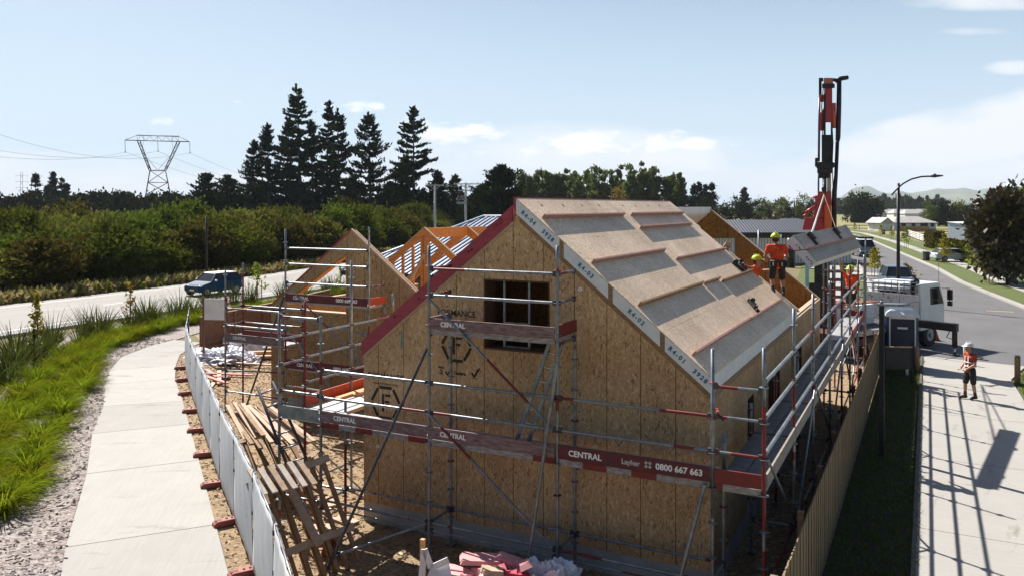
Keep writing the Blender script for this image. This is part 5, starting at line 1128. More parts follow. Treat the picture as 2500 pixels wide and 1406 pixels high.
for a in ((2415, 692, 612, 'yellow sapling with three stakes nearest on the far verge', 3, .75, 420), (2305, 645, 572, 'tall yellow sapling in front of the silver car', 3, .8, 380), (2213, 607, 553, 'slim green sapling beside the white rail fence', 2, .7, 260), (2177, 588, 552, 'slim sapling in front of the pale grey house', 2, .7, 220), (2150, 580, 550, 'small sapling left of the pale grey house', 2, .7, 200), (2087, 566, 545, 'distant small sapling at the bend of the street', 2, .8, 120), (2135, 676, 605, 'orange leaved sapling on the near verge behind the hanging panel', 2, .75, 380), (2212, 700, 645, 'round yellow sapling behind the white truck', 2, .85, 420)):
    sapling(a[0], a[1], a[2], LG['sap'] if a[0] not in (2213, 2177) else LG['lime'], a[3], a[4], a[5], a[6])
# ---- broad trees in the distance
def broad(px, top, Y, rpx, m, label, name='leafy_tree', n=70, per=45, low=.25, leaf_s=None, grp='distant leafy trees', base=None):
    g0 = gp(px, Y); h = 6-(top-HYP)/FPX*Y; r = rpx/FPX*Y; zc = h*(1+low)/2; P_, d = clumps(n, per, (r, r, h*(1-low)/2), r*.42, .8, .5); P_[:, 2] += zc; P_ = P_[P_[:, 2] > .1]
    t = thing(name, label, 'tree', g0, 0, grp); quads_obj('crown', leaf_quads(P_, leaf_s or max(.25, r*.1), 1.6, unit(P_-np.array([0, 0, zc]))), m, t); o = trunk_mb(h*.75, max(.12, h*.02), 0, 4, r).build('trunk', MT['bark']); o.parent = t; return t
k = 0
pop = 'tall pale green poplar in the row behind the house ridge'
for px, tp, rp in ((1276, 432, 16), (1296, 430, 17), (1318, 427, 18), (1340, 424, 18), (1360, 424, 17), (1380, 428, 17), (1402, 425, 16), (1412, 445, 14)): broad(px, tp, 215+rnd.uniform(-6, 6), rp, LG['poplar'], pop, 'poplar_tree', 60, 50, .12, .6, 'poplars behind the house ridge')
for px, tp, rp, lb in ((1436, 420, 22, 'left tree of the tall pale clump beyond the house'), (1462, 414, 24, 'tall round topped pale tree beyond the house'), (1490, 417, 22, 'middle pale tree of the clump beyond the house'), (1515, 416, 18, 'pale tree over the autumn bush beyond the house'), (1540, 420, 20, 'airy tree right of the pale clump'), (1572, 412, 18, 'upright airy tree with a clear gap to its right'), (1598, 414, 17, 'round airy tree left of the small conifers'), (1638, 424, 20, 'lone ball topped tree on a thin stem'), (1662, 440, 14, 'thin feathery tree left of the small conifers')):
    broad(px, tp, 230+rnd.uniform(-8, 8), rp, LG['poplar'] if px < 1600 else LG['scrub'], lb, 'leafy_tree', 60, 50, .08 if px < 1530 else .25, .6)
broad(1512, 462, 190, 26, LG['autumn'], 'golden brown bushy tree just above the house ridge', 'autumn_tree', 60, 45, .1)
for px, tp, rp in ((1560, 470, 26), (1600, 475, 26), (1640, 478, 30), (1680, 480, 26), (1720, 485, 24), (1750, 490, 20), (1770, 497, 18)): broad(px, tp, 225, rp, LG['dark'], 'dark low tree in the belt under the airy trees', 'leafy_tree', 45, 40, .05, None, 'dark low belt beyond the house')
for px, tp, lb in ((1692, 450, 'left small conifer of three above the far roof'), (1708, 446, 'middle small conifer above the far roof'), (1726, 452, 'right small conifer above the far roof'), (1735, 447, 'slim conifer at the right end of the small row'), (1820, 458, 'lone spreading conifer right of the half built roof')): pine_at(px, tp, 235 if px < 1800 else 260, lb, px, spread=.2 if px < 1800 else .26, bare=.05, ntuft=1.0)
for i, px in enumerate(range(1795, 2010, 24)): broad(px, 489+rnd.uniform(-6, 6), 285+rnd.uniform(-10, 10), 24, LG['poplar'] if i % 2 else LG['dark'], 'rounded tree in the long row behind the grey roof', 'leafy_tree', 50, 40, .0, None, 'row of trees behind the grey roof')
broad(2108, 478, 300, 40, LG['dark'], 'spreading dark tree with bare twigs right of the crane', 'leafy_tree', 75, 45, .05); broad(2080, 492, 305, 26, LG['dark'], 'lower dark tree touching the crane mast', 'leafy_tree', 50, 40, .0)
for i, px in enumerate(range(2050, 2300, 15)): broad(px, 486+rnd.uniform(-6, 12), 620+rnd.uniform(-60, 60), 15, LG['far'], 'hazy tree in the far belt below the hills', 'leafy_tree', 26, 24, .0, 2.2, 'hazy far trees below the hills')
for px, tp in ((2262, 478), (2245, 482), (2203, 480)): pine_at(px, tp, 560, ['far pointed conifer below the hills, right of the lamp', 'far conifer below the hills near the lamp', 'far conifer hidden by the street lamp'][(2262, 2245, 2203).index(px)], px, spread=.25, bare=.02, ntuft=.35)
for i, (px, tp, rp) in enumerate(((2265, 494, 18), (2290, 489, 22), (2318, 492, 24), (2345, 490, 22), (2372, 494, 20), (2300, 505, 22), (2335, 507, 26), (2365, 508, 24))): broad(px, tp, 255+rnd.uniform(-8, 8), rp, LG['dark'] if i % 3 else LG['scrub'], 'dark green tree in the clump beyond the pale house', 'leafy_tree', 50, 40, .0, None, 'dark clump beyond the pale house')
broad(2458, 482, 62, 70, LG['mag'], 'large glossy dark tree overhanging the right edge', 'magnolia_tree', 190, 80, .2, .28)
broad(2404, 500, 66, 30, LG['mag'], 'left spreading shoulder of the large dark tree, a smaller glossy tree', 'magnolia_tree', 50, 55, .42, .26)
broad(2502, 455, 70, 22, LG['lime'], 'yellow green tree top at the right photo edge', 'leafy_tree', 50, 45, .35, .3)
# ---- hedges by the street
def hedge(p, q, w, h, m, label, n=2600):
    p, q = Vector(p), Vector(q); L = (q-p).length; a = math.atan2((q-p).y, (q-p).x); P_ = np.stack([NR.uniform(0, L, n), NR.uniform(-w/2, w/2, n), h*NR.uniform(0, 1, n)**.6*(1+.12*np.sin(NR.uniform(0, 6.28, n)))], 1)
    t = thing('hedge', label, 'hedge', p, a); o = quads_obj('foliage', leaf_quads(P_, .26, 1.5), m); o.parent = t
    b = MB()
    for k in range(6): b.tube((L*(k+.5)/6, 0, 0), (L*(k+.5)/6, 0, h*.6), .05, 0, 5)
    o = b.build('stem', MT['bark']); o.parent = t
hedge(gp(2295, 99), gp(2385, 84), 1.4, 2.0, LG['scrub'], 'clipped dark hedge behind the silver car'); hedge(gp(2270, 118), gp(2292, 114), 1.6, 2.3, LG['scrub2'], 'short ragged hedge at the end of the white rail fence')
hedge(gp(2388, 82), gp(2455, 76), 2.4, 3.2, LG['lime'], 'tall yellow green hedge left of the pale wall', 5200); hedge(gp(2462, 84), gp(2540, 76), 1.6, 2.7, LG['lime'], 'bright hedge top above the pale wall')
# ================================================================ CRANE TRUCK, LIFTED PANEL, VEHICLES, STREET
RT, FW = Vector((CC, SS, 0)), Vector((-SS, CC, 0))       # photo right / photo depth on the ground
redc = paint('crane_red', (0.42, 0.035, 0.025), .35); orc = paint('crane_orange', (0.62, 0.11, 0.02), .4); whp = paint('truck_white', (0.74, 0.76, 0.77), .3)
rust = M('chipped_white_paint', (0.62, 0.6, 0.58), (0.12, 0.06, 0.04), 7, .6, detail=8, lo=.56, hi=.66)
TA = R(28); h_ = Vector((math.sin(TA), math.cos(TA), 0)); r_ = Vector((math.cos(TA), -math.sin(TA), 0)); TO = Vector((6.03, 22.2, 0)); ZV = Vector((0, 0, 1))
tp = lambda x, y, z: TO+r_*x+h_*y+ZV*z
truck = thing('crane_truck', 'white crane truck parked across the end of the driveway with a folded red crane', 'truck', TO)
def tbox(m, a, c, mat=0):
    x0, y0, z0 = a; x1, y1, z1 = c; vs = [tp(*p) for p in ((x0,y0,z0),(x1,y0,z0),(x1,y1,z0),(x0,y1,z0),(x0,y0,z1),(x1,y0,z1),(x1,y1,z1),(x0,y1,z1))]
    return m.add(vs, [(0,3,2,1),(4,5,6,7),(0,1,5,4),(1,2,6,5),(2,3,7,6),(3,0,4,7)], mat)
b = MB(); tbox(b, (-.45, 0, .62), (.45, 7.0, .85)); tbox(b, (-1.15, .2, .55), (-.95, 4.2, .8)); tbox(b, (.95, .2, .55), (1.15, 4.2, .8)); b.build('chassis', MT['black'], truck)
b = MB(); tbox(b, (-1.2, -.1, .95), (1.2, 4.6, 1.1)); b.build('deck', M('grimy_deck', (0.1, 0.1, 0.1), (0.05, 0.05, 0.05), 4, .7), truck, .01)
b = MB(); tbox(b, (-1.22, -.16, .93), (1.22, -.1, 1.12)); tbox(b, (1.2, -.1, .93), (1.24, 4.6, 1.12)); tbox(b, (-1.24, -.1, .93), (-1.2, 4.6, 1.12)); b.build('deck_rail', rust, truck)
b = MB(); tbox(b, (1.245, .5, .98), (1.26, .68, 1.06)); tbox(b, (.6, -.175, .98), (.85, -.162, 1.06)); b.build('marker_light', M('amber_lens', (0.8, 0.3, 0.02), (0.7, 0.25, 0.02)), truck)
b = MB(); tbox(b, (-1.2, 4.62, 1.1), (1.2, 4.7, 2.25)); b.build('headboard', rust, truck)
b = MB()
for k in range(9): x = -1.15+2.3*k/8; b.tube(tp(x, 4.66, 2.25), tp(x, 4.66, 2.8), .02)
for z in (2.42, 2.62, 2.82): b.tube(tp(-1.2, 4.66, z), tp(1.2, 4.66, z), .022)
for x in (-1.2, 1.2): b.tube(tp(x, 4.66, 2.8), tp(x, 3.2, 2.8), .022); b.tube(tp(x, 3.2, 2.8), tp(x, 3.2, 1.1), .022); b.tube(tp(x, 4.66, 2.0), tp(x, 3.2, 2.0), .022)
b.tube(tp(-1.2, 3.2, 2.8), tp(1.2, 3.2, 2.8), .022); b.build('load_rack', MT['galv'], truck)
b = MB(); x, y0, y1 = 1.14, 4.95, 6.95                     # cab: tapered box with raked front
vs = [tp(*p) for p in ((-x,y0,.72),(x,y0,.72),(x,y1,.72),(-x,y1,.72),(-x,y0,1.75),(x,y0,1.75),(x,y1,1.75),(-x,y1,1.75),(-x*.97,y0,2.72),(x*.97,y0,2.72),(x*.97,y1-.35,2.72),(-x*.97,y1-.35,2.72))]
b.add(vs, [(0,3,2,1),(0,1,5,4),(1,2,6,5),(2,3,7,6),(3,0,4,7),(4,5,9,8),(5,6,10,9),(6,7,11,10),(7,4,8,11),(8,9,10,11)]); cab = b.build('cab', whp, truck, .06)
for s in (-1, 1): b = MB(); b.quad([tp(s*1.142, 5.75, 1.78), tp(s*1.142, 6.85, 1.78), tp(s*1.118, 6.5, 2.5), tp(s*1.118, 5.75, 2.5)]); b.build('side_window', MT['glass'], cab)
b = MB(); b.quad([tp(-1.02, 6.955, 1.8), tp(1.02, 6.955, 1.8), tp(.98, 6.66, 2.58), tp(-.98, 6.66, 2.58)]); b.build('windscreen', MT['glass'], cab)
b = MB(); tbox(b, (-.7, 4.93, 1.95), (.5, 4.945, 2.4)); b.build('rear_window', MT['glass'], cab)
b = MB()
for z in (2.05, 2.2, 2.35, 2.5): b.tube(tp(-.9, 4.9, z), tp(.9, 4.9, z), .03)
b.build('rear_grille', whp, cab)
for s in (-1, 1):
    b = MB(); b.tube(tp(s*1.15, 6.7, 2.45), tp(s*1.45, 6.75, 2.45), .02); b.tube(tp(s*1.45, 6.75, 2.45), tp(s*1.45, 6.75, 1.7), .02); tbox(b, (s*1.45-.1, 6.72, 1.95), (s*1.45+.1, 6.82, 2.4)); tbox(b, (s*1.45-.09, 6.72, 1.7), (s*1.45+.09, 6.82, 1.9)); b.build('mirror', MT['black'], cab)
b = MB(); b.path([tp(.85, 4.82, 1.0), tp(.85, 4.82, 2.55), tp(.88, 4.8, 2.75), tp(1.1, 4.75, 2.85)], [.09, .1, .13, .14], 0, 10); b.build('exhaust', MT['black'], truck)
b = MB(); b.tube(tp(1.05, 6.6, 2.72), tp(1.05, 6.6, 3.7), .008, 0, 4); b.build('aerial', MT['black'], cab)
for s in (-1, 1):
    for y in (1.3, 5.75):
        b = MB(); p = tp(s*.85, y, .5); q = tp(s*1.13, y, .5); b.tube(p, q, .5, 0, 20); w_ = b.build('wheel', MT['rubber'], truck)
        b = MB(); b.tube(q-r_*s*.06, q+r_*s*.012, .27, 0, 14); b.tube(q, q+r_*s*.06, .1, 0, 10); b.build('rim', MT['galv'], w_)
    b = MB(); b.path([tp(s*1.0, 5.1, .75), tp(s*1.0, 5.25, 1.02), tp(s*1.0, 5.75, 1.12), tp(s*1.0, 6.25, 1.02), tp(s*1.0, 6.4, .75)], .06, 0, 6); b.build('mudguard', MT['black'], truck)
b = MB(); tbox(b, (1.1, 4.25, .98), (2.95, 4.5, 1.3)); b.build('outrigger_beam', MT['black'], truck, .015)
b = MB(); b.tube(tp(2.85, 4.37, 1.3), tp(2.85, 4.37, .35), .1, 0, 12); b.tube(tp(2.85, 4.37, .35), tp(2.85, 4.37, .06), .05, 1, 10); b.tube(tp(2.85, 4.37, .06), tp(2.85, 4.37, .01), .2, 0, 12); b.path([tp(2.65, 4.4, 1.0), tp(2.5, 4.42, .7), tp(2.72, 4.42, .65)], .02, 0, 5); b.build('outrigger_leg', [MT['black'], MT['chrome']], truck)
b = MB(); b.tube(tp(-1.5, 4.37, 1.1), tp(-1.5, 4.37, .02), .1, 0, 10); tbox(b, (-1.6, 4.25, .98), (-1.1, 4.5, 1.25)); b.build('outrigger_leg', MT['black'], truck)
# the folded crane: pedestal, columns and rams, standing on the deck's rear end
YC = 33.2
cp = lambda px, py, dy=0.0: at(px, py, YC+dy)
def cbox(m, x0, y0, x1, y1, d0=-.35, d1=.35, mat=0, top=1.0):
    a = [cp(x0, y1, d0), cp(x1, y1, d0), cp(x1, y1, d1), cp(x0, y1, d1)]; cx = (x0+x1)/2; hw = (x1-x0)/2*top; e = [cp(cx-hw, y0, d0*top), cp(cx+hw, y0, d0*top), cp(cx+hw, y0, d1*top), cp(cx-hw, y0, d1*top)]
    return m.add(a+e, [(0,3,2,1),(4,5,6,7),(0,1,5,4),(1,2,6,5),(2,3,7,6),(3,0,4,7)], mat)
crane = thing('truck_crane', 'tall folded red loader crane standing upright above the half built roof', 'crane', gp(2012, YC, 1.1))
b = MB(); cbox(b, 1988, 560, 2026, 795); cbox(b, 1975, 690, 2040, 795, -.5, .5); b.build('pedestal', MT['black'], crane, .02)
b = MB(); cbox(b, 1966, 640, 1975, 760, -.6, -.5); b.build('tank', M('pale_blue_tank', (0.25, 0.5, 0.62), (0.2, 0.42, 0.55)), crane)
b = MB(); cbox(b, 1958, 532, 2030, 562, -.4, .4, 0, .8); cbox(b, 1985, 500, 2031, 532, -.38, .38, 0, .8); cbox(b, 1995, 468, 2031, 500, -.3, .3, 0, .9); b.build('slew_housing', redc, crane, .03)
b = MB(); cbox(b, 2013, 500, 2030, 560, -.43, -.39); b.build('housing_plate', orc, crane)
b = MB(); cbox(b, 2019, 410, 2029, 470, -.16, .16); b.build('inner_column', M('cream_paint', (0.55, 0.48, 0.36), (0.45, 0.38, 0.28)), crane, .01)
b = MB(); cbox(b, 2006, 330, 2028, 408, -.2, .2); cbox(b, 2008, 408, 2018, 470, -.14, .14, 0); cbox(b, 2011, 230, 2016, 335, -.28, -.2); cbox(b, 2028, 300, 2033, 420, -.2, -.1); b.build('boom', MT['black'], crane, .015)
b = MB(); cbox(b, 1993, 396, 2030, 412, -.3, .3); cbox(b, 1995, 412, 2032, 424, -.32, .32); cbox(b, 1998, 424, 2026, 436, -.26, .26, 0, 1.0); b.ell(cp(2031, 404, -.2), (.13, .13, .13)); b.tube(cp(1993, 386, -.25), cp(1993, 408, -.25), .06); b.build('boom_collar', M('oily_black', (0.035, 0.03, 0.03), (0.015, 0.014, 0.014), 8, .5), crane, .02)
b = MB(); cbox(b, 2002, 275, 2012, 320, -.22, .22); cbox(b, 2029, 252, 2041, 314, -.22, .22); cbox(b, 2012, 214, 2032, 300, -.2, .1); cbox(b, 2000, 232, 2011, 250, -.3, -.1); b.add([cp(2003, 278, -.24), cp(2012, 262, -.24), cp(2012, 278, -.24), cp(2003, 278, .1), cp(2012, 262, .1), cp(2012, 278, .1)], [(0,2,1),(3,4,5),(0,1,4,3),(1,2,5,4),(2,0,3,5)]); b.build('upper_boom', redc, crane, .02)
b = MB(); cbox(b, 2034, 272, 2040, 308, -.24, -.22); b.build('warning_plate', orc, crane)
b = MB(); cbox(b, 2011, 191, 2034, 214, -.28, .28); b.build('boom_head', paint('faded_red', (0.55, 0.16, 0.11), .45), crane, .02)
b = MB(); cbox(b, 2007, 205, 2038, 216, -.32, -.28); cbox(b, 1999, 191, 2010, 200, -.2, .2); cbox(b, 1999, 200, 2006, 240, -.12, .12); cbox(b, 2034, 192, 2052, 200, -.15, .15); b.build('head_bracket', MT['black'], crane)
b = MB(); b.path([cp(2040, 199), cp(2052, 193), cp(2070, 190)], [.09, .1, .085], 0, 10); b.build('hook_arm', MT['black'], crane)
b = MB(); b.path([cp(2049, 196, -.1), cp(2048, 260, -.1), cp(2046, 335, -.1), cp(2045, 345, -.1)], [.09, .1, .1, .085], 0, 10); b.path([cp(2044.5, 345, -.1), cp(2041, 430, -.1), cp(2037, 470, -.1), cp(2036, 600, -.1)], [.075, .075, .1, .1], 0, 10); b.build('outer_tube', M('dark_purple_paint', (0.03, 0.02, 0.035), (0.02, 0.015, 0.025), 4, .4), crane)
b = MB(); b.tube(cp(2000.5, 240), cp(1999, 395), .045, 0, 8); b.tube(cp(1998.5, 412), cp(1998, 500), .035, 0, 8); b.build('ram', M('violet_ram', (0.07, 0.06, 0.1), (0.05, 0.045, 0.08), 4, .4), crane)
b = MB(); cbox(b, 1990, 478, 2004, 500, -.3, 0); b.tube(cp(1985, 482, -.2), cp(2000, 486, -.2), .05); b.tube(cp(1966, 520, -.35), cp(1990, 505, -.35), .07); b.tube(cp(1960, 530, -.4), cp(1972, 522, -.4), .05); b.build('control_gear', redc, crane)
b = MB(); b.path([cp(2016, 430, -.25), cp(2013, 455, -.3), cp(2011, 468, -.3)], .03, 0, 6); b.path([cp(2031, 300, -.3), cp(2034, 350, -.3), cp(2032, 400, -.3), cp(2034, 470, -.3)], .018, 0, 5); b.path([cp(2010, 216, -.3), cp(2006, 260, -.34), cp(2009, 330, -.3)], .02, 0, 5); b.build('hose', MT['rubber'], crane)
hk = cp(2012, 462, -1.0); b = MB(); b.tube(cp(2012, 440, -.6), hk, .05); b.ell(hk, (.1, .1, .14)); b.path([hk, hk+Vector((.06, 0, -.16)), hk+Vector((0, 0, -.26)), hk+Vector((-.08, 0, -.2))], .03, 0, 6); b.build('hook', MT['black'], crane)
# lifted roof panel
A0, A1, A2, A3 = Vector((7.1, 9.5, 4.58)), Vector((6.5, 9.62, 5.25)), Vector((7.33, 15.0, 5.4)), Vector((7.79, 14.9, 4.73))
dn = (A3-A0).cross(A1-A0).normalized(); dn = -dn if dn.z > 0 else dn; tk = .24
lift = thing('lifted_panel', 'roof panel hanging in slings from the crane above the side scaffold', 'roof panel', (A0+A1+A2+A3)/4)
osg = osb('strand_board_grey', (0.2, 0.17, 0.14), (0.38, 0.34, 0.29), (0.5, 0.46, 0.41), None, .6)
b = MB(); up_ = -dn*.02; b.prism([A0, A3, A2, A1], dn*tk); b.build('foam_core', MT['foam'], lift)
b = MB(); b.prism([A0+up_, A3+up_, A2+up_, A1+up_], dn*.015); b.build('board_skin', osg, lift)
mA, mB = A0.lerp(A1, .42)-dn*.06, A3.lerp(A2, .42)-dn*.06; b = MB(); b.beam(mA, mB, .05, .09, 0, -dn); b.build('batten', pink2, lift)
for k in (.2, .68):
    p, q = A0.lerp(A3, k).lerp(A1.lerp(A2, k), .5), A0.lerp(A3, k).lerp(A1.lerp(A2, k), .93); b = MB(); b.beam(p-dn*.05, q-dn*.05, .14, .05, 0, -dn); b.beam(p.lerp(q, .4)-dn*.09, q-dn*.09, .2, .07, 0, -dn); b.build('lifting_bracket', M('rusty_bracket', (0.07, 0.04, 0.035), (0.04, 0.025, 0.022), 8, .7), lift)
b = MB(); nE = (A0-A3).normalized()*.004
for k, j in ((.62, .35), (.58, .42), (.12, .4), (.2, .5), (.28, .45), (.72, .4), (.05, .55)): b.ell(A0.lerp(A1, k)+dn*tk*j+nE, (.018, .018, .018), 0, 6, 4)
b.build('ink_marks', MT['ink'], lift)
b = MB(); b.path([mA+nE*2, mA.lerp(mA+dn*.3+(A1-A0).normalized()*.2, 1), A1-dn*-.35+nE*4], .012, 0, 5); b.build('tag_line', MT['redp'], lift)
ends_ = [A0.lerp(A3, .2).lerp(A1.lerp(A2, .2), .85), A0.lerp(A3, .68).lerp(A1.lerp(A2, .68), .85)]
for e, m_, lb in ((ends_[0], MT['whitel'], 'pale webbing sling holding the near end of the lifted panel'), (ends_[1], MT['oldt'], 'dark webbing sling holding the far end of the lifted panel')):
    b = MB(); b.beam(hk+Vector((0, 0, -.25)), e-dn*.1, .075, .012, 0, FW); tag(b.build('sling', m_), lb, 'sling')
# panel packs on the truck deck
t = thing('panel_stack', 'pack of white edged wall panels on the truck deck with timbers on top', 'panel stack', tp(-.1, 1.9, 1.1))
for k in range(4):
    b = MB(); tbox(b, (-1.15, .5, 1.12+.2*k), (.15, 3.1, 1.12+.2*k+.19)); b.build('panel', MT['foam'], t)
b = MB()
for k in range(3):
    for j in range(5): tbox(b, (-.35+.1*k, .485, 1.82-.06*j-.02), (-.28+.1*k, .499, 1.85-.06*j-.02))
b.build('printed_mark', MT['ink'], t)
for k in range(5):
    b = MB(); x = -1.05+.27*k; b.beam(tp(x, .3, 1.98), tp(x+.1, 3.4, 1.98), .07, .06); tag(b.build('timber_board', MT['pine' if k % 2 else 'pinkt']), 'sawn timber lying on the panel pack on the truck deck', 'board', 'timbers on the panel pack')
# portable toilet
lo_ = gp(2199, 30.4); t = thing('portable_toilet', 'blue portable toilet with a white domed roof beside the paling fence', 'toilet', lo_, R(8))
navy = M('navy_plastic', (0.01, 0.015, 0.04), (0.008, 0.012, 0.03), 3, .4); bl_ = M('blue_plastic', (0.015, 0.05, 0.16), (0.012, 0.04, 0.12), 3, .4)
def lb_(name, boxes, m, bev=0, par=None):
    q = MB(); [q.bb(*x) for x in boxes]; o = mesh_obj(name, q.v, q.f, m); o.parent = par or t
    if bev: bm_ = o.modifiers.new('bevel', 'BEVEL'); bm_.width = bev; bm_.segments = 3
    return o
lb_('body', [((-.53, -.53, .08), (.53, .53, 1.95))], bl_, .05); lb_('base', [((-.56, -.58, 0), (.56, .56, .08))], MT['rubber'])
dr = lb_('door', [((-.4, -.56, .12), (.4, -.532, 1.86))], navy, .01); lb_('door_frame', [((-.45, -.555, .1), (-.405, -.531, 1.95)), ((.405, -.555, .1), (.45, -.531, 1.95)), ((-.45, -.555, 1.87), (.45, -.531, 1.95))], MT['whiteh'])
q = MB(); q.add([(-.58,-.6,1.93),(.58,-.6,1.93),(.58,.58,1.93),(-.58,.58,1.93),(-.58,-.6,2.03),(.58,-.6,2.03),(.58,.58,2.03),(-.58,.58,2.03),(-.4,-.4,2.2),(.4,-.4,2.2),(.4,.4,2.2),(-.4,.4,2.2)], [(0,3,2,1),(0,1,5,4),(1,2,6,5),(2,3,7,6),(3,0,4,7),(4,5,9,8),(5,6,10,9),(6,7,11,10),(7,4,8,11),(8,9,10,11)]); o = mesh_obj('roof', q.v, q.f, MT['whiteh']); o.parent = t; bm_ = o.modifiers.new('bevel', 'BEVEL'); bm_.width = .05; bm_.segments = 3
lb_('name_plate', [((-.17, -.566, 1.5), (.17, -.561, 1.57))], MT['whiteh'], 0, dr); lb_('vent', [((-.545, -.3+.25*k, 1.3+.0*k), (-.531, -.2+.25*k, 1.42)) for k in range(3)], MT['whiteh'])
# black post with a flat lamp, sign seen from behind, bollards, cone
p = Vector((8.64, 8.93, 0)); t = thing('lamp_post', 'slim black post with a flat grey lamp plate beside the paling fence', 'lamp post', p)
b = MB(); b.bb((p.x-.055, p.y-.055, 0), (p.x+.055, p.y+.055, 3.62)); b.build('post', MT['black'], t); b = MB(); b.prism([(p.x-.1, p.y-.12, 3.62), (p.x+.45, p.y-.1, 3.64), (p.x+.62, p.y, 3.655), (p.x+.45, p.y+.1, 3.64), (p.x-.1, p.y+.12, 3.62)], (0, 0, .05)); b.tube((p.x, p.y, 3.66), (p.x, p.y, 3.73), .04); b.build('lamp_plate', MT['galv'], t)
s0, s1 = gp(2160, 27.6), gp(2226, 27.6); t = thing('notice_board', 'dark notice board on two posts seen from behind in front of the toilet', 'sign', (s0+s1)/2)
b = MB(); b.beam(s0+ZV*.85, s1+ZV*.85, .03, .75); b.build('board', MT['black'], t); b = MB(); b.beam(s0+ZV*1.24, s1+ZV*1.22, .09, .03); b.build('top_rail', MT['oldt'], t)
for q in (s0, s1): b = MB(); b.bb((q.x-.04, q.y-.03, 0), (q.x+.04, q.y+.03, 1.25)); b.build('post', MT['black'], t)
def bollard(px, py, h, m, lb, r=.075):
    g0 = gp(px, 6*FPX/(py-HYP)); b = MB(); b.path([g0, g0+ZV*h*.94, g0+ZV*h], [r, r, r*.8], 0, 12); tag(b.build('bollard', m), lb, 'bollard')
bollard(2239, 909, .95, MT['oldt'], 'weathered timber bollard between the toilet and the driveway'); bollard(2484, 938, .98, MT['oldt'], 'weathered timber bollard at the right photo edge', .09); bollard(2356, 890, .75, MT['whiteh'], 'white post standing just behind the man on the driveway', .06); bollard(2214, 916, .28, MT['whiteh'], 'short white stub in the grass in front of the notice board', .05)
g0 = gp(2284, 36.4); t = thing('traffic_cone', 'orange traffic cone on the asphalt beside the truck wheel', 'cone', g0); b = MB(); b.path([g0+ZV*.03, g0+ZV*.5], [.17, .03], 0, 14); b.build('cone', MT['orangep'], t); b = MB(); b.bb((g0.x-.2, g0.y-.2, 0.008), (g0.x+.2, g0.y+.2, .035)); b.build('base', MT['rubber'], t)
def lamp(px, base, top, lbl, pts, ext=None):
    Y = 6*FPX/(base-HYP); g0 = gp(px, Y); zt = 6-(top-HYP)/FPX*Y; t = thing('street_lamp', lbl, 'street lamp', g0, 0, 'street lamps'); k = Y/FPX
    b = MB(); b.path([g0, g0+ZV*zt*.5, g0+ZV*zt], [.11, .1, .09], 0, 12); b.build('pole', MT['black'], t)
    P_ = [at(x, y, Y-.11) for x, y in pts]; b = MB(); b.path(P_, .05, 0, 8); b.build('arm', MT['black'], t)
    e, d = P_[-1], (P_[-1]-P_[-2]).normalized(); b = MB(); b.path([e-d*.1, e+d*.25, e+d*.75], [.05, .1, .04], 0, 8); b.ell(e+d*.25+ZV*.1, (.07, .07, .06)); b.build('lamp_head', MT['galvd'], t)
lamp(2193, 745, 448, 'tall black street lamp with a curved arm in front of the street', [(2177, 477), (2193, 459), (2205, 449), (2225, 438), (2250, 432), (2272, 431)])
lamp(2040, 606, 486, 'far street lamp, its thin curved arm just right of the crane', [(2036, 490), (2045, 487), (2060, 484), (2082, 483)])
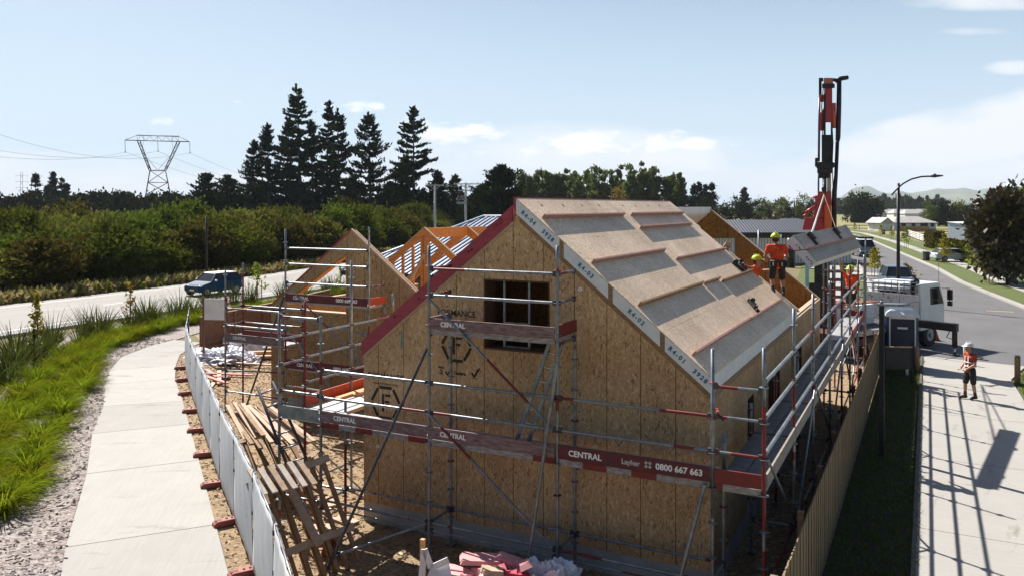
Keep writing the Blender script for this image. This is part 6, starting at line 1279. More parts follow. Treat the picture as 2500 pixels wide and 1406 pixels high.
# ---- cars
def wheel(t, x, y, r, w_, s):
    b = MB(); b.tube((x, y-w_/2*s, r), (x, y+w_/2*s, r), r, 0, 20); o = mesh_obj('wheel', b.v, b.f, MT['rubber'], None, b.m, b.s); o.parent = t
    b = MB(); b.tube((x, y+w_/2*s-.02*s, r), (x, y+w_/2*s+.008*s, r), r*.64, 0, 16); b.tube((x, y+w_/2*s, r), (x, y+w_/2*s+.02*s, r), r*.2, 0, 8); q = mesh_obj('rim', b.v, b.f, MT['galv'], None, b.m, b.s); q.parent = o
def car(label, loc, rz, m, L=3.9, W=1.72, prof=None, belt=.92, cab=(-1.75, 1.05, -1.35, .35), top=1.42, roofm=None, r=.31, name='parked_car', cat='car', axl=(-1.2, 1.25)):
    t = thing(name, label, cat, loc, rz); hl = L/2
    prof = prof or [(-hl, .42), (-hl+.06, .3), (hl-.1, .26), (hl, .4), (hl, .66), (hl-.25, .8), (cab[1]-.0, belt), (cab[0], belt+.03), (-hl+.02, .8)]
    n = len(prof); vs, fs = [], []                       # body sections narrowing towards the sides' top and bottom
    secs = [(-W/2, .0), (-W/2+.09, .06), (W/2-.09, .06), (W/2, 0)]
    for y, gr in ((-W/2, .05), (-W/2+.1, 0), (W/2-.1, 0), (W/2, .05)):
        cz = .6
        for x, z in prof: vs.append((x*(1-gr*.5), y, cz+(z-cz)*(1-gr*1.6)))
    for i in range(3):
        for j in range(n): fs.append((i*n+j, i*n+(j+1) % n, (i+1)*n+(j+1) % n, (i+1)*n+j))
    fs += [tuple(reversed(range(n))), tuple(range(3*n, 4*n))]
    o = mesh_obj('body', vs, fs, m, None, [0]*len(fs), [False]*len(fs)); o.parent = t; bm_ = o.modifiers.new('bevel', 'BEVEL'); bm_.width = .05; bm_.segments = 3; bm_.limit_method = 'ANGLE'; bm_.angle_limit = R(25)
    x0, x1, x2, x3 = cab; wb, wt = W/2-.07, W/2-.27
    lo4 = [(x0, -wb, belt), (x1, -wb, belt), (x1, wb, belt), (x0, wb, belt)]; hi4 = [(x2, -wt, top-.05), (x3, -wt, top-.05), (x3, wt, top-.05), (x2, wt, top-.05)]
    q = MB(); q.add(lo4+hi4, [(0,1,5,4),(1,2,6,5),(2,3,7,6),(3,0,4,7),(4,5,6,7)]); g_ = mesh_obj('window', q.v, q.f, MT['glass'], None, q.m, q.s); g_.parent = t
    q = MB(); q.box(((x2+x3)/2, 0, top-.035), (x3-x2+.12, wt*2+.08, .06), 0, (0, 0, 0), .9); k = mesh_obj('roof', q.v, q.f, roofm or m, None, q.m, q.s); k.parent = t; bm_ = k.modifiers.new('bevel', 'BEVEL'); bm_.width = .025; bm_.segments = 2
    q = MB()
    for s in (-1, 1):
        for (a, c_) in (((x0, s*wb, belt), (x2, s*wt, top-.04)), ((x1, s*wb, belt), (x3, s*wt, top-.04)), (((x0+x1)/2-.1, s*(wb+.004), belt), ((x2+x3)/2-.05, s*(wt+.004), top-.04))): q.beam(a, c_, .06, .05)
    k = mesh_obj('pillar', q.v, q.f, m, None, q.m, q.s); k.parent = t
    for s in (-1, 1):
        for x in axl: wheel(t, x, s*(W/2-.09), r, .19, s)
        q = MB(); q.ell((hl-.12, s*(W/2-.28), .66), (.1, .15, .09), 0, 10, 6); k = mesh_obj('headlight', q.v, q.f, MT['chrome'], None, q.m, q.s); k.parent = t
        q = MB(); q.box((-hl+.04, s*(W/2-.2), .75), (.06, .2, .16)); k = mesh_obj('tail_light', q.v, q.f, MT['redp'], None, q.m, q.s); k.parent = t
        q = MB(); q.ell((x1-.25, s*(W/2+.09), belt+.06), (.08, .11, .07), 0, 8, 6); k = mesh_obj('mirror', q.v, q.f, roofm or m, None, q.m, q.s); k.parent = t
    q = MB(); q.box((hl-.02, 0, .5), (.05, W*.6, .16)); q.box((hl+.0, 0, .34), (.04, W*.75, .08)); k = mesh_obj('grille', q.v, q.f, MT['black'], None, q.m, q.s); k.parent = t
    q = MB(); q.box((hl+.02, 0, .43), (.015, .42, .1)); q.box((-hl-.005, 0, .62), (.015, .42, .1)); k = mesh_obj('number_plate', q.v, q.f, MT['whiteh'], None, q.m, q.s); k.parent = t
    return t
car('blue hatchback with a white roof driving along the highway', (-33.9, 27.5, .022), R(-93), paint('teal_blue_paint', (0.003, 0.04, 0.1), .55, 0, .12), 3.5, 1.75, None, .95, (-1.75, .85, -1.45, .3), 1.5, MT['white'], .31, 'hatchback')
car('silver hatchback parked across the far footpath', gp(2326, 88)+ZV*.06, YAW-R(4), paint('silver_paint', (0.45, 0.49, 0.55), .25, 1), 4.2, 1.72, None, .92, (-1.95, 1.3, -1.35, .3), 1.42, None, .31, 'parked_car')
car('grey blue off-road wagon parked at the kerb behind the white truck', gp(2190, 57)+ZV*.01, R(-80), paint('grey_blue_paint', (0.045, 0.065, 0.1), .35, .5), 4.6, 1.85, None, 1.15, (-2.2, .95, -2.0, .45), 1.82, None, .38, 'parked_wagon', 'car', (-1.35, 1.4))
car('dark tall van with a pale roof standing in the street beyond the lifted panel', gp(2108, 98)+ZV*.01, R(-72), paint('dark_van_paint', (0.04, 0.05, 0.07), .3, 1), 4.8, 1.9, None, 1.25, (-2.3, 1.6, -2.2, 1.1), 2.1, MT['white'], .35, 'van', 'van', (-1.5, 1.5))
# ---- bins, sheds, fences and houses on the far side of the street
def bin_(px, py, lb):
    g0 = gp(px, 6*FPX/(py-HYP)); t = thing('wheelie_bin', lb, 'bin', g0, YAW); q = MB(); q.box((0, 0, .48), (.55, .6, .9), 0, (3.14159, 0, 0), .82); o = mesh_obj('body', q.v, q.f, MT['black']); o.parent = t; q = MB(); q.box((0, -.02, .97), (.6, .68, .07), 0, (.06, 0, 0)); o = mesh_obj('lid', q.v, q.f, MT['black']); o.parent = t
    for s in (-1, 1): q = MB(); q.tube((s*.2, .3, .11), (s*.26, .3, .11), .11, 0, 10); o = mesh_obj('wheel', q.v, q.f, MT['rubber']); o.parent = t
bin_(2262, 637, 'dark wheelie bin on the grass beside the silver car'); bin_(2206, 583, 'distant dark wheelie bin beyond the street lamp pole'); bin_(2157, 573, 'far dark wheelie bin in front of the pale grey house')
seamy = corrug('pale_blue_cladding', (0.4, 0.46, 0.52), (0.34, 0.4, 0.47), 0, .6, .5, .2, .9)
g0 = gp(2356, 136); t = thing('shed', 'pale blue metal shed with a low sloping roof beside the big dark tree', 'shed', g0, YAW+R(22))
q = MB(); q.add([(-2.1,-1.5,0),(2.1,-1.5,0),(2.1,1.5,0),(-2.1,1.5,0),(-2.1,-1.5,3.1),(2.1,-1.5,3.1),(2.1,1.5,3.35),(-2.1,1.5,3.35)], [(0,1,5,4),(1,2,6,5),(2,3,7,6),(3,0,4,7)]); o = mesh_obj('wall', q.v, q.f, seamy); o.parent = t
q = MB(); q.beam((0, -1.65, 3.12), (0, 1.65, 3.4), 4.5, .08); o = mesh_obj('roof', q.v, q.f, MT['white']); o.parent = t; q = MB(); q.bb((-2.13, -1.53, 0), (-2.03, -1.47, 3.1)); q.bb((2.03, -1.53, 0), (2.13, -1.47, 3.1)); o = mesh_obj('corner_flashing', q.v, q.f, MT['whiteh']); o.parent = t
def railfence(name, lb, p, q, h, m, nrail, sp, cat='fence'):
    p, q = Vector(p), Vector(q); t = thing(name, lb, cat, p); n = max(2, int((q-p).length/sp))
    for k in range(n+1): g_ = p.lerp(q, k/n); b = MB(); b.bb((g_.x-.07, g_.y-.07, 0), (g_.x+.07, g_.y+.07, h*1.06)); b.build('post', m, t)
    for k in range(nrail): b = MB(); z = h*(.25+.72*k/(nrail-1)); b.beam(p+ZV*z, q+ZV*z, .04, .16); b.build('rail', m, t)
railfence('rail_fence', 'white four rail fence along the far footpath', gp(2216, 165), gp(2263, 131), 1.25, MT['white'], 4, 6)
railfence('rail_fence', 'dark post and rail fence crossing the paddock behind the white fence', gp(2222, 172), gp(2335, 168), 1.3, MT['brownf'], 3, 5); railfence('rail_fence', 'dark post and rail fence running back from the white fence corner', gp(2263, 131), gp(2262, 172), 1.3, MT['brownf'], 3, 5); railfence('rail_fence', 'dark low rail fence left of the pale grey house', gp(2060, 215), gp(2136, 212), 1.1, MT['brownf'], 2, 4)
w0, w1 = gp(2455, 80), gp(2560, 68); b = MB(); b.beam(w0+ZV*.85, w1+ZV*.85, .2, 1.7); tag(b.build('garden_wall', M('pale_render', (0.74, 0.7, 0.65), (0.66, 0.62, 0.57), 1, .85)), 'pale rendered garden wall at the right edge below the hedge', 'wall')
g0 = gp(2374, 84); t = thing('letterbox', 'white letterbox on a dark post in front of the hedge', 'letterbox', g0); b = MB(); b.bb((g0.x-.09, g0.y-.09, 0), (g0.x+.09, g0.y+.09, 1.5)); b.build('post', MT['oldt'], t); b = MB(); b.bb((g0.x-.4, g0.y-.35, .75), (g0.x+.0, g0.y-.1, 1.2)); b.build('box', MT['whiteh'], t)
def house_box(name, lb, loc, rz, L, Dp, ez, rz_, mw, mr, hip=0.0, wins=(), over=.45, cat='house', gab=None):
    t = thing(name, lb, cat, loc, rz); q = MB(); q.add([(-L/2,-Dp/2,0),(L/2,-Dp/2,0),(L/2,Dp/2,0),(-L/2,Dp/2,0),(-L/2,-Dp/2,ez),(L/2,-Dp/2,ez),(L/2,Dp/2,ez),(-L/2,Dp/2,ez)], [(0,1,5,4),(1,2,6,5),(2,3,7,6),(3,0,4,7)])
    if hip == 0: q.add([(-L/2,-Dp/2,ez),(-L/2,Dp/2,ez),(-L/2,0,rz_-.1)], [(0,2,1)]); q.add([(L/2,-Dp/2,ez),(L/2,Dp/2,ez),(L/2,0,rz_-.1)], [(0,1,2)])
    o = mesh_obj('wall', q.v, q.f, mw); o.parent = t; a, c_ = L/2+over, Dp/2+over; q = MB(); e = ez-.08
    q.add([(-a,-c_,e),(a,-c_,e),(a,c_,e),(-a,c_,e),(-a+hip,0,rz_),(a-hip,0,rz_)], [(0,1,5,4),(1,2,5),(2,3,4,5),(3,0,4)]); o = mesh_obj('roof', q.v, q.f, mr); o.parent = t; sl = o.modifiers.new('thickness', 'SOLIDIFY'); sl.thickness = .12
    q = MB(); q.bb((-a, -c_-.08, e-.16), (a, -c_, e+.02)); o = mesh_obj('gutter', q.v, q.f, MT['galvd']); o.parent = t
    for (x, z, w_, h_w, kind) in wins:
        q = MB(); q.bb((x-w_/2, -Dp/2-.05, z), (x+w_/2, -Dp/2-.01, z+h_w)); o = mesh_obj(kind, q.v, q.f, MT['glass'] if kind == 'window' else MT['whiteh']); o.parent = t
        q = MB(); q.bb((x-w_/2-.06, -Dp/2-.04, z-.06), (x+w_/2+.06, -Dp/2-.005, z)); f_ = mesh_obj('sill', q.v, q.f, MT['whiteh']); f_.parent = o
    return t
mr1 = M('grey_tile_roof', (0.4, 0.39, 0.37), (0.32, 0.31, 0.3), 1.5, .7); mw1 = M('pale_blue_weatherboard', (0.5, 0.58, 0.68), (0.45, 0.53, 0.63), 2, .7); mw2 = M('white_weatherboard', (0.7, 0.7, 0.68), (0.62, 0.62, 0.6), 2, .7)
house_box('bungalow', 'pale grey roofed bungalow with blue walls beyond the street', gp(2215, 208), YAW+R(4), 11.0, 7, 2.0, 3.5, mw1, mr1, 3.2, [(-3, .8, 1.2, 1.2, 'window'), (-.4, .9, 1.0, 1.1, 'window'), (2.4, .8, 2.0, 1.3, 'window'), (4.6, .9, 1.0, 1.1, 'window')])
house_box('garage_wing', 'white gabled garage wing at the left of the pale grey bungalow', gp(2148, 203), YAW+R(-78), 5.0, 3.2, 2.0, 3.3, mw2, mr1, 0, [(-1.2, .2, 1.4, 1.9, 'door')])
b = MB(); b.beam(gp(2190, 196, .65), gp(2268, 192, .65), .06, 1.3); tag(b.build('board_fence', MT['oldt']), 'weathered board fence in front of the blue walled bungalow', 'fence')
for i, (px, py, Y, w_, m_) in enumerate(((2170, 503, 470, 14, mw2), (2215, 505, 430, 18, mw2), (2240, 503, 400, 16, mw2), (2255, 497, 560, 12, mw1), (2412, 503, 380, 14, mw2), (2130, 500, 640, 12, mw2), (2190, 492, 760, 16, mw2), (2300, 498, 600, 12, mw2))):
    house_box('distant_house', ['far white house left of the lamp pole', 'far white house beside the lamp pole', 'far white house right of the lamp pole', 'far blue house below the pointed conifer', 'far white house behind the large dark tree', 'far white house under the hill peak', 'far white house high in the hazy trees', 'far white house above the dark clump'][i], gp(px, Y), YAW, w_, 8, 2.6+(1.6 if i > 4 else 0), 4.6+(1.6 if i > 4 else 0), m_, mr1, 2.5)
# neighbour with the dark ribbed roof right behind the site
cor = corrug('pale_ribbed_cladding', (0.86, 0.85, 0.84), (0.5, 0.5, 0.51), 0, .32, .5, .2, .55); drf = corrug('dark_ribbed_roof', (0.1, 0.1, 0.12), (0.05, 0.05, 0.06), 0, .32, .4, .3, .5)
house_box('ribbed_house', 'low house with pale ribbed walls and a dark ribbed hip roof behind the building site', gp(1850, 90), YAW, 17, 9, 2.95, 4.55, cor, drf, 4.0, [(-3, 1.0, 1.4, 1.0, 'window')], .6)
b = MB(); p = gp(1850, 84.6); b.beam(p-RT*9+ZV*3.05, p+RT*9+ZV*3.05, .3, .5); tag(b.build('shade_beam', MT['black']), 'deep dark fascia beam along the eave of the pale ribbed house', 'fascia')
house_box('ribbed_house', 'second dark ribbed hip roof, right part of the low neighbouring house beside the crane', gp(1930, 96), YAW, 8, 8, 3.0, 4.6, cor, drf, 3.5)
p = gp(1931, 80); b = MB(); b.tube(p, p+ZV*2.9, .38, 0, 14); tag(b.build('dark_tank', MT['black']), 'dark upright water tank against the pale ribbed wall', 'tank')
for px in (1852, 1907, 1886):
    p = gp(px, 70 if px != 1852 else 48); b = MB(); b.tube(p, p+ZV*(3.6 if px != 1852 else 4.6), .05 if px == 1852 else .02, 0, 8); tag(b.build('steel_post', MT['galv']), {1852: 'single galvanised post with a red collar beyond the open gable', 1907: 'pale thin post in front of the ribbed wall, right one', 1886: 'pale thin post in front of the ribbed wall, left one'}[px], 'post')
# stacked pallets and low retaining boards near the truck
railfence('rail_fence', 'grey slatted trailer side seen below the lifted panel', gp(2008, 40), gp(2062, 40), 2.9, MT['galvd'], 6, 1.4, 'trailer side')
# ================================================================ PEOPLE
def person(label, loc, rz, J, hat, shirt='hivis', vest=False, belt=False, hairy=True, hands=((0, 0, -1), (0, 0, -1)), look=0.0, hscale=1.0):
    """J: joints in the figure's own frame, X to its right, Y forward, Z up. One body surface grown from tapered limbs; cloth by region."""
    seg = []
    def s(a, ra, c, rc, lab): seg.append((Vector(a), ra, Vector(c), rc, lab))
    g_ = {k: Vector(v_) for k, v_ in J.items()}
    pel, che, nek, hed = g_['pel'], g_['che'], g_['nek'], g_['hed']
    sl, sr = g_['shL'], g_['shR']; ax = (sr-sl).normalized()
    s(pel-ax*.07, .115, pel+ax*.07, .115, 'short'); s(pel, .13, pel.lerp(che, .5), .125, 'shirt'); s(pel.lerp(che, .45)-ax*.05, .12, che-ax*.07, .125, 'shirt'); s(pel.lerp(che, .45)+ax*.05, .12, che+ax*.07, .125, 'shirt'); s(che-ax*.1, .115, che+ax*.1, .115, 'shirt')
    s(sl, .072, che.lerp(nek, .5), .085, 'shirt'); s(sr, .072, che.lerp(nek, .5), .085, 'shirt'); s(che.lerp(nek, .6), .06, hed-Vector((0, 0, .06)), .052, 'skin')
    f = Vector((math.sin(look), math.cos(look), 0)); hx = Vector((f.y, -f.x, 0))
    s(hed+Vector((0, 0, .04))-f*.015, .092, hed-f*.005, .088, 'skin'); s(hed-Vector((0, 0, .03))+f*.025, .072, hed-Vector((0, 0, .085))+f*.05, .042, 'skin')   # skull, jaw
    s(hed+f*.088+Vector((0, 0, .01)), .014, hed+f*.112-Vector((0, 0, .028)), .018, 'skin')                                                                  # nose
    for q in (-1, 1): s(hed+hx*.09*q+Vector((0, 0, .012)), .016, hed+hx*.095*q-Vector((0, 0, .03)), .013, 'skin'); s(hed+f*.078+hx*.034*q+Vector((0, 0, .026)), .016, hed+f*.08+hx*.036*q+Vector((0, 0, .026)), .016, 'skin')
    for q in 'LR':
        sh_, el, wr = g_['sh'+q], g_['el'+q], g_['wr'+q]; s(sh_, .068, sh_.lerp(el, .55), .058, 'shirt'); s(sh_.lerp(el, .5), .047, el, .041, 'skin'); s(el, .043, el.lerp(wr, .35), .042, 'skin'); s(el.lerp(wr, .35), .042, wr, .028, 'skin')
        hd_ = Vector(hands['LR'.index(q)]).normalized() if isinstance(hands, tuple) else (wr-el).normalized()
        d = ((wr-el).normalized()+hd_*.4).normalized(); sd_ = d.cross(Vector((0, 1, .2))); sd_ = sd_.normalized() if sd_.length > .1 else d.cross(Vector((1, 0, 0))).normalized(); cu = sd_.cross(d).normalized(); s(wr, .028, wr+d*.05, .032, 'skin'); s(wr+d*.04-sd_*.022, .021, wr+d*.085-sd_*.026, .018, 'skin'); s(wr+d*.04+sd_*.022, .021, wr+d*.085+sd_*.026, .018, 'skin')
        for k, L in enumerate((.062, .075, .07, .055)):
            o_ = wr+d*.085+sd_*(.03-.02*k); m1 = o_+d*L*.55+cu*L*.18; s(o_, .0105, m1, .0095, 'skin'); s(m1, .0095, m1+d*L*.35+cu*L*.4, .0085, 'skin')
        o_ = wr+d*.03+sd_*.034; m1 = o_+d*.03+sd_*.03+cu*.01; s(o_, .014, m1, .012, 'skin'); s(m1, .012, m1+d*.032+sd_*.006+cu*.012, .01, 'skin')
        hp, kn, an, to = g_['hp'+q], g_['kn'+q], g_['an'+q], g_['to'+q]; s(hp, .104, hp.lerp(kn, .85), .088, 'short'); s(hp.lerp(kn, .75), .062, kn, .056, 'skin'); s(kn, .056, kn.lerp(an, .35), .056, 'skin'); s(kn.lerp(an, .35), .056, kn.lerp(an, .72), .042, 'skin')
        s(kn.lerp(an, .66), .05, an, .05, 'boot'); dd = (to-an); s(an-Vector((0, 0, .02)), .05, an.lerp(to, .5), .05, 'boot'); s(an.lerp(to, .45), .05, to, .042, 'boot'); s(an-dd.normalized()*.03-Vector((0, 0, .03)), .045, an-Vector((0, 0, .03)), .045, 'boot')
    b = MB()
    for a, ra, c, rc, lab in seg:
        d = c-a
        if d.length > 1e-4: b.tube(a, c, ra, 0, 14, rc)
        b.ell(a, (ra,)*3, 0, 14, 8); b.ell(c, (rc,)*3, 0, 14, 8)
    tmp = mesh_obj('tmp', b.v, b.f, MT['skin']); rm_ = tmp.modifiers.new('r', 'REMESH'); rm_.mode = 'VOXEL'; rm_.voxel_size = .0105; sm2 = tmp.modifiers.new('s', 'SMOOTH'); sm2.factor = .5; sm2.iterations = 3
    bpy.context.view_layer.update(); me = bpy.data.meshes.new_from_object(tmp.evaluated_get(bpy.context.evaluated_depsgraph_get())); bpy.data.objects.remove(tmp)
    n = len(me.polygons); ctr = np.empty(n*3, np.float32); me.polygons.foreach_get('center', ctr); ctr = ctr.reshape(-1, 3).astype(float); best = np.full(n, 1e9); lab_i = np.zeros(n, int); names = ['skin', 'shirt', 'short', 'boot']
    for a, ra, c, rc, lab in seg:
        A_, C_ = np.array(a), np.array(c); d = C_-A_; L2 = max(1e-9, d@d); t = np.clip(((ctr-A_)@d)/L2, 0, 1); dist = np.linalg.norm(ctr-(A_+t[:, None]*d), axis=1)-(ra+(rc-ra)*t); m_ = dist < best; best[m_] = dist[m_]; lab_i[m_] = names.index(lab)
    me.materials.clear(); [me.materials.append(x) for x in (MT['skin'], MT[shirt], MT['short'], MT['boot'])]; me.polygons.foreach_set('material_index', lab_i.astype(np.int32)); me.polygons.foreach_set('use_smooth', np.ones(n, bool)); me.update()
    t = thing('person', label, 'person', loc, rz); t.scale = (hscale,)*3; o = bpy.data.objects.new('body', me); COL.objects.link(o); o.parent = t
    def part(name, q, m):
        k = mesh_obj(name, q.v, q.f, m, None, q.m, q.s); k.parent = t; return k
    q = MB(); q.ell(hed+Vector((0, 0, .06))-f*.005, (.122, .138, .125), 0, 18, 8, (0, 0, -look), 0.0); q.beam(hed+Vector((0, 0, .065))+f*.09, hed+Vector((0, 0, .05))+f*.2, .17, .012); q.tube(hed+Vector((0, 0, .06)), hed+Vector((0, 0, .075)), .132, 0, 18)
    q.beam(hed+Vector((0, 0, .185))-f*.09, hed+Vector((0, 0, .19))+f*.08, .03, .02); hl_ = part('hard_hat', q, MT[hat])
    q = MB(); q.ell(hed+Vector((0, 0, .0))-f*.03, (.094, .085, .085), 0, 12, 6, (0, 0, -look)); part('hair', q, MT['hair'])
    q = MB()
    for k in (-1, 1): q.ell(hed+f*.094+hx*.035*k+Vector((0, 0, .02)), (.011, .008, .007), 0, 8, 5)
    q.beam(hed+f*.092-hx*.025-Vector((0, 0, .058)), hed+f*.092+hx*.025-Vector((0, 0, .058)), .008, .008); part('face_features', q, MT['hair'])
    if vest:
        q = MB(); dn_ = (che-pel)
        for k in (-.075, .075): q.beam(che.lerp(nek, .35)+ax*k+Vector((0, .118, 0)), pel+ax*k+Vector((0, .135, .1)), .04, .012, 0, (0, 1, 0)); q.beam(che.lerp(nek, .35)+ax*k-Vector((0, .118, 0)), pel+ax*k-Vector((0, .135, -.1)), .04, .012, 0, (0, 1, 0))
        for z in (.12, .24):
            c = pel+dn_.normalized()*z; pts = [c+Vector((math.cos(a)*.19, math.sin(a)*.145, 0)) for a in [6.283*i/18 for i in range(19)]]; q.path(pts, .018, 0, 5, False)
        part('reflective_tape', q, MT['refl'])
    if belt:
        q = MB(); pts = [pel+Vector((math.cos(a)*.19, math.sin(a)*.15, .09)) for a in [6.283*i/18 for i in range(19)]]; q.path(pts, .028, 0, 6, False)
        for a, sz in ((.4, .13), (2.7, .14), (-.5, .12), (3.6, .13), (-1.2, .1), (-2.1, .1)): q.box(pel+Vector((math.cos(a)*.21, math.sin(a)*.17, .0)), (.1, .08, sz+.04), 0, (0, 0, a+1.57))
        part('tool_belt', q, MT['boot']); q = MB()
        for a in (-1.3, -2.2): q.box(pel+Vector((math.cos(a)*.25, math.sin(a)*.22, .02)), (.022, .015, .09))
        part('belt_tool', q, MT['whiteh'])
    return t
def stand(dz=0.0, **kw):
    J = dict(pel=(0, 0, .92), che=(0, 0, 1.28), nek=(0, .01, 1.46), hed=(0, .02, 1.6), shL=(-.2, 0, 1.39), shR=(.2, 0, 1.39), elL=(-.25, -.03, 1.12), elR=(.25, -.03, 1.12), wrL=(-.24, .08, .9), wrR=(.24, .08, .9), hpL=(-.095, 0, .88), hpR=(.095, 0, .88), knL=(-.1, .02, .48), knR=(.1, .02, .48), anL=(-.11, -.02, .09), anR=(.11, -.02, .09), toL=(-.13, .15, .045), toR=(.13, .15, .045)); J.update(kw); return J
ang = lambda d: math.atan2(-d.x, d.y)          # rotation that turns local +Y to direction d
person('man in a white hard hat and orange vest standing on the driveway', gp(2369, 25.25, .014), ang(-RT*1.0-FW*.12), stand(hed=(0, .05, 1.6), elL=(-.24, .02, 1.11), wrL=(-.14, .2, .98), elR=(.24, .02, 1.11), wrR=(.13, .21, .97), anL=(-.1, -.1, .09), toL=(-.12, .07, .045), knL=(-.1, -.03, .48), anR=(.1, .1, .09), toR=(.12, .27, .045), knR=(.1, .1, .48)), 'whiteh', 'vestc', True, False, True, ((0, .6, -.5), (0, .6, -.5)), 0.0, 1.0)
pR = Vector((6.2, 9.02, tR(6.2)))
person('man in orange shirt and tool belt standing on the roof edge with his back turned', pR+Vector((0, 0, -.02)), ang(FW+RT*.15), stand(pel=(.02, .02, .80), che=(.0, .1, 1.15), nek=(-.01, .16, 1.32), hed=(-.01, .2, 1.45), shL=(-.2, .1, 1.26), shR=(.2, .12, 1.26), elL=(-.29, .14, 1.0), elR=(.3, .2, 1.0), wrL=(-.22, .34, .88), wrR=(.2, .4, 1.0), hpL=(-.09, .02, .77), hpR=(.11, .02, .77), knL=(-.12, .14, .42), knR=(.16, .2, .40), anL=(-.1, .0, .11), toL=(-.18, .16, .08), anR=(.17, .05, .05), toR=(.2, .22, -.02)), 'limeh', 'hivis', False, True, True, ((0, .5, -.3), (-.2, .7, 0)), 0.2, .97)
p_in = person('man in orange shirt standing inside the open roof, arm resting on its edge', Vector((5.5, 9.6, 2.95)), ang(-FW*.5+RT*.9), stand(hed=(0, .09, 1.56), nek=(0, .04, 1.44), elL=(-.32, .16, 1.3), wrL=(-.28, .42, 1.34), elR=(.42, .02, 1.42), wrR=(.68, -.06, 1.5)), 'limeh', 'hivis', False, False, True, ((0, .8, 0), (.9, 0, .1)), -.2, 1.02)
person('man in orange shirt on the side scaffold reaching one arm up to the lifted panel', Vector((7.22, 18.35, 2.1)), ang(-RT*.8-FW*.45), stand(elR=(.2, .22, 1.6), shR=(.2, .04, 1.42), wrR=(.17, .36, 1.83), elL=(-.27, -.05, 1.13), wrL=(-.26, .12, .96), hed=(0, .03, 1.6), knL=(-.13, .05, .48), anL=(-.2, -.12, .09), toL=(-.24, .05, .045)), 'limeh', 'hivis', False, True, True, ((0, .3, -.9), (0, .5, .8)), .15, 1.03)
person('small man in a grey hard hat and orange shirt standing behind the open gable', tp(-1.0, 1.9, 1.1) if False else gp(2005, 34.6, 1.1), ang(-FW+RT*.2), stand(elL=(-.25, .02, 1.12), wrL=(-.12, .22, 1.05), elR=(.25, .02, 1.12), wrR=(.1, .24, 1.03)), 'whiteh', 'hivis', False, False, True, ((0, .8, 0), (0, .8, 0)), 0, .97)
b = MB(); b.bb((4.95, 9.35, 2.725), (6.1, 9.95, 2.95)); tag(b.build('work_box', MT['oldt']), 'low timber box inside the open roof under the man at its edge', 'box')
p = gp(2005, 34.6); b = MB(); b.bb((p.x-.9, p.y-.7, .95), (p.x+.6, p.y+.7, 1.1)); 
for x, y in ((-.8, -.6), (.5, -.6), (.5, .6), (-.8, .6)): b.bb((p.x+x-.06, p.y+y-.06, 0), (p.x+x+.06, p.y+y+.06, .95))
tag(b.build('work_platform', MT['oldt']), 'low timber work platform under the small man behind the gable', 'platform')
# ================================================================ FAR BACKGROUND: hills, pylons, wires, poles, air
PRO = [(1985, 498), (2030, 492), (2055, 482), (2072, 471), (2090, 460), (2112, 455), (2126, 459), (2150, 470), (2172, 475), (2200, 471), (2228, 474), (2255, 469), (2285, 462), (2318, 466), (2350, 461), (2385, 466), (2430, 461), (2500, 463), (2600, 460), (2750, 470), (2900, 486), (3050, 500)]
def prof(px):
    for (x0, y0), (x1, y1) in zip(PRO, PRO[1:]):
        if x0 <= px <= x1: return y0+(y1-y0)*(px-x0)/(x1-x0)
    return 503
vs, fs = [], []; nx = 130; rows_ = [(4600, .0), (5000, .22), (5400, .5), (5900, .8), (6400, 1.0), (7000, .85), (7800, .4), (8600, 0)]
for (Y, k) in rows_:
    for i in range(nx+1):
        px = 1985+(3050-1985)*i/nx; p = at(px, HYP, Y); hh_ = max(0, (508-prof(px))/FPX*6700+6)*k*(1+.02*math.sin(px*.11+Y*.003)+(.12*math.sin(px*.05+Y*.004) if k < .9 else 0))*(.93 if k == 1 else 1); vs.append((p.x, p.y, -1+hh_))
for r in range(len(rows_)-1):
    for i in range(nx): a = r*(nx+1)+i; fs.append((a, a+1, a+nx+2, a+nx+1))
hm = M('hill_grass', (0.06, 0.085, 0.04), (0.14, 0.15, 0.075), .0028, .95, 0, 0, 1, 'world', detail=10, lo=.42, hi=.6)
tag(mesh_obj('hills', vs, fs, hm, None, [0]*len(fs), [True]*len(fs)), kind='structure')
def lattice(t, pts4a, pts4b, n, r, name='leg_frame', m=None):
    """tapering four-legged lattice between two squares"""
    b = MB(); A_ = [Vector(p) for p in pts4a]; B = [Vector(p) for p in pts4b]
    for i in range(4): b.tube(A_[i], B[i], r, 0, 5)
    for k in range(n):
        a0, a1 = k/n, (k+1)/n
        for i in range(4):
            j = (i+1) % 4; p, q = A_[i].lerp(B[i], a0), A_[j].lerp(B[j], a1); b.tube(p, q, r*.55, 0, 4, cap=False); b.tube(A_[j].lerp(B[j], a0), A_[i].lerp(B[i], a1), r*.55, 0, 4, cap=False); b.tube(A_[i].lerp(B[i], a1), A_[j].lerp(B[j], a1), r*.55, 0, 4, cap=False)
    return b.build(name, m or MT['pyl'], t)
YP_ = 400.0; pp = lambda px, py, dy=0: at(px, py, YP_+dy)
pyl = thing('pylon', 'large lattice power pylon with a wide flat top behind the dark shelter belt', 'pylon', gp(390, YP_))
def sq(x0, x1, y, d): return [pp(x0, y, -d), pp(x1, y, -d), pp(x1, y, d), pp(x0, y, d)]
lattice(pyl, sq(346, 428, 535, 7), sq(366, 404, 417, 3), 4, .26, 'lower_frame')
lattice(pyl, sq(364, 369, 417, 1.2), sq(335, 342, 345, 1.2), 4, .22, 'left_arm'); lattice(pyl, sq(401, 406, 417, 1.2), sq(432, 440, 347, 1.2), 4, .22, 'right_arm')
b = MB()
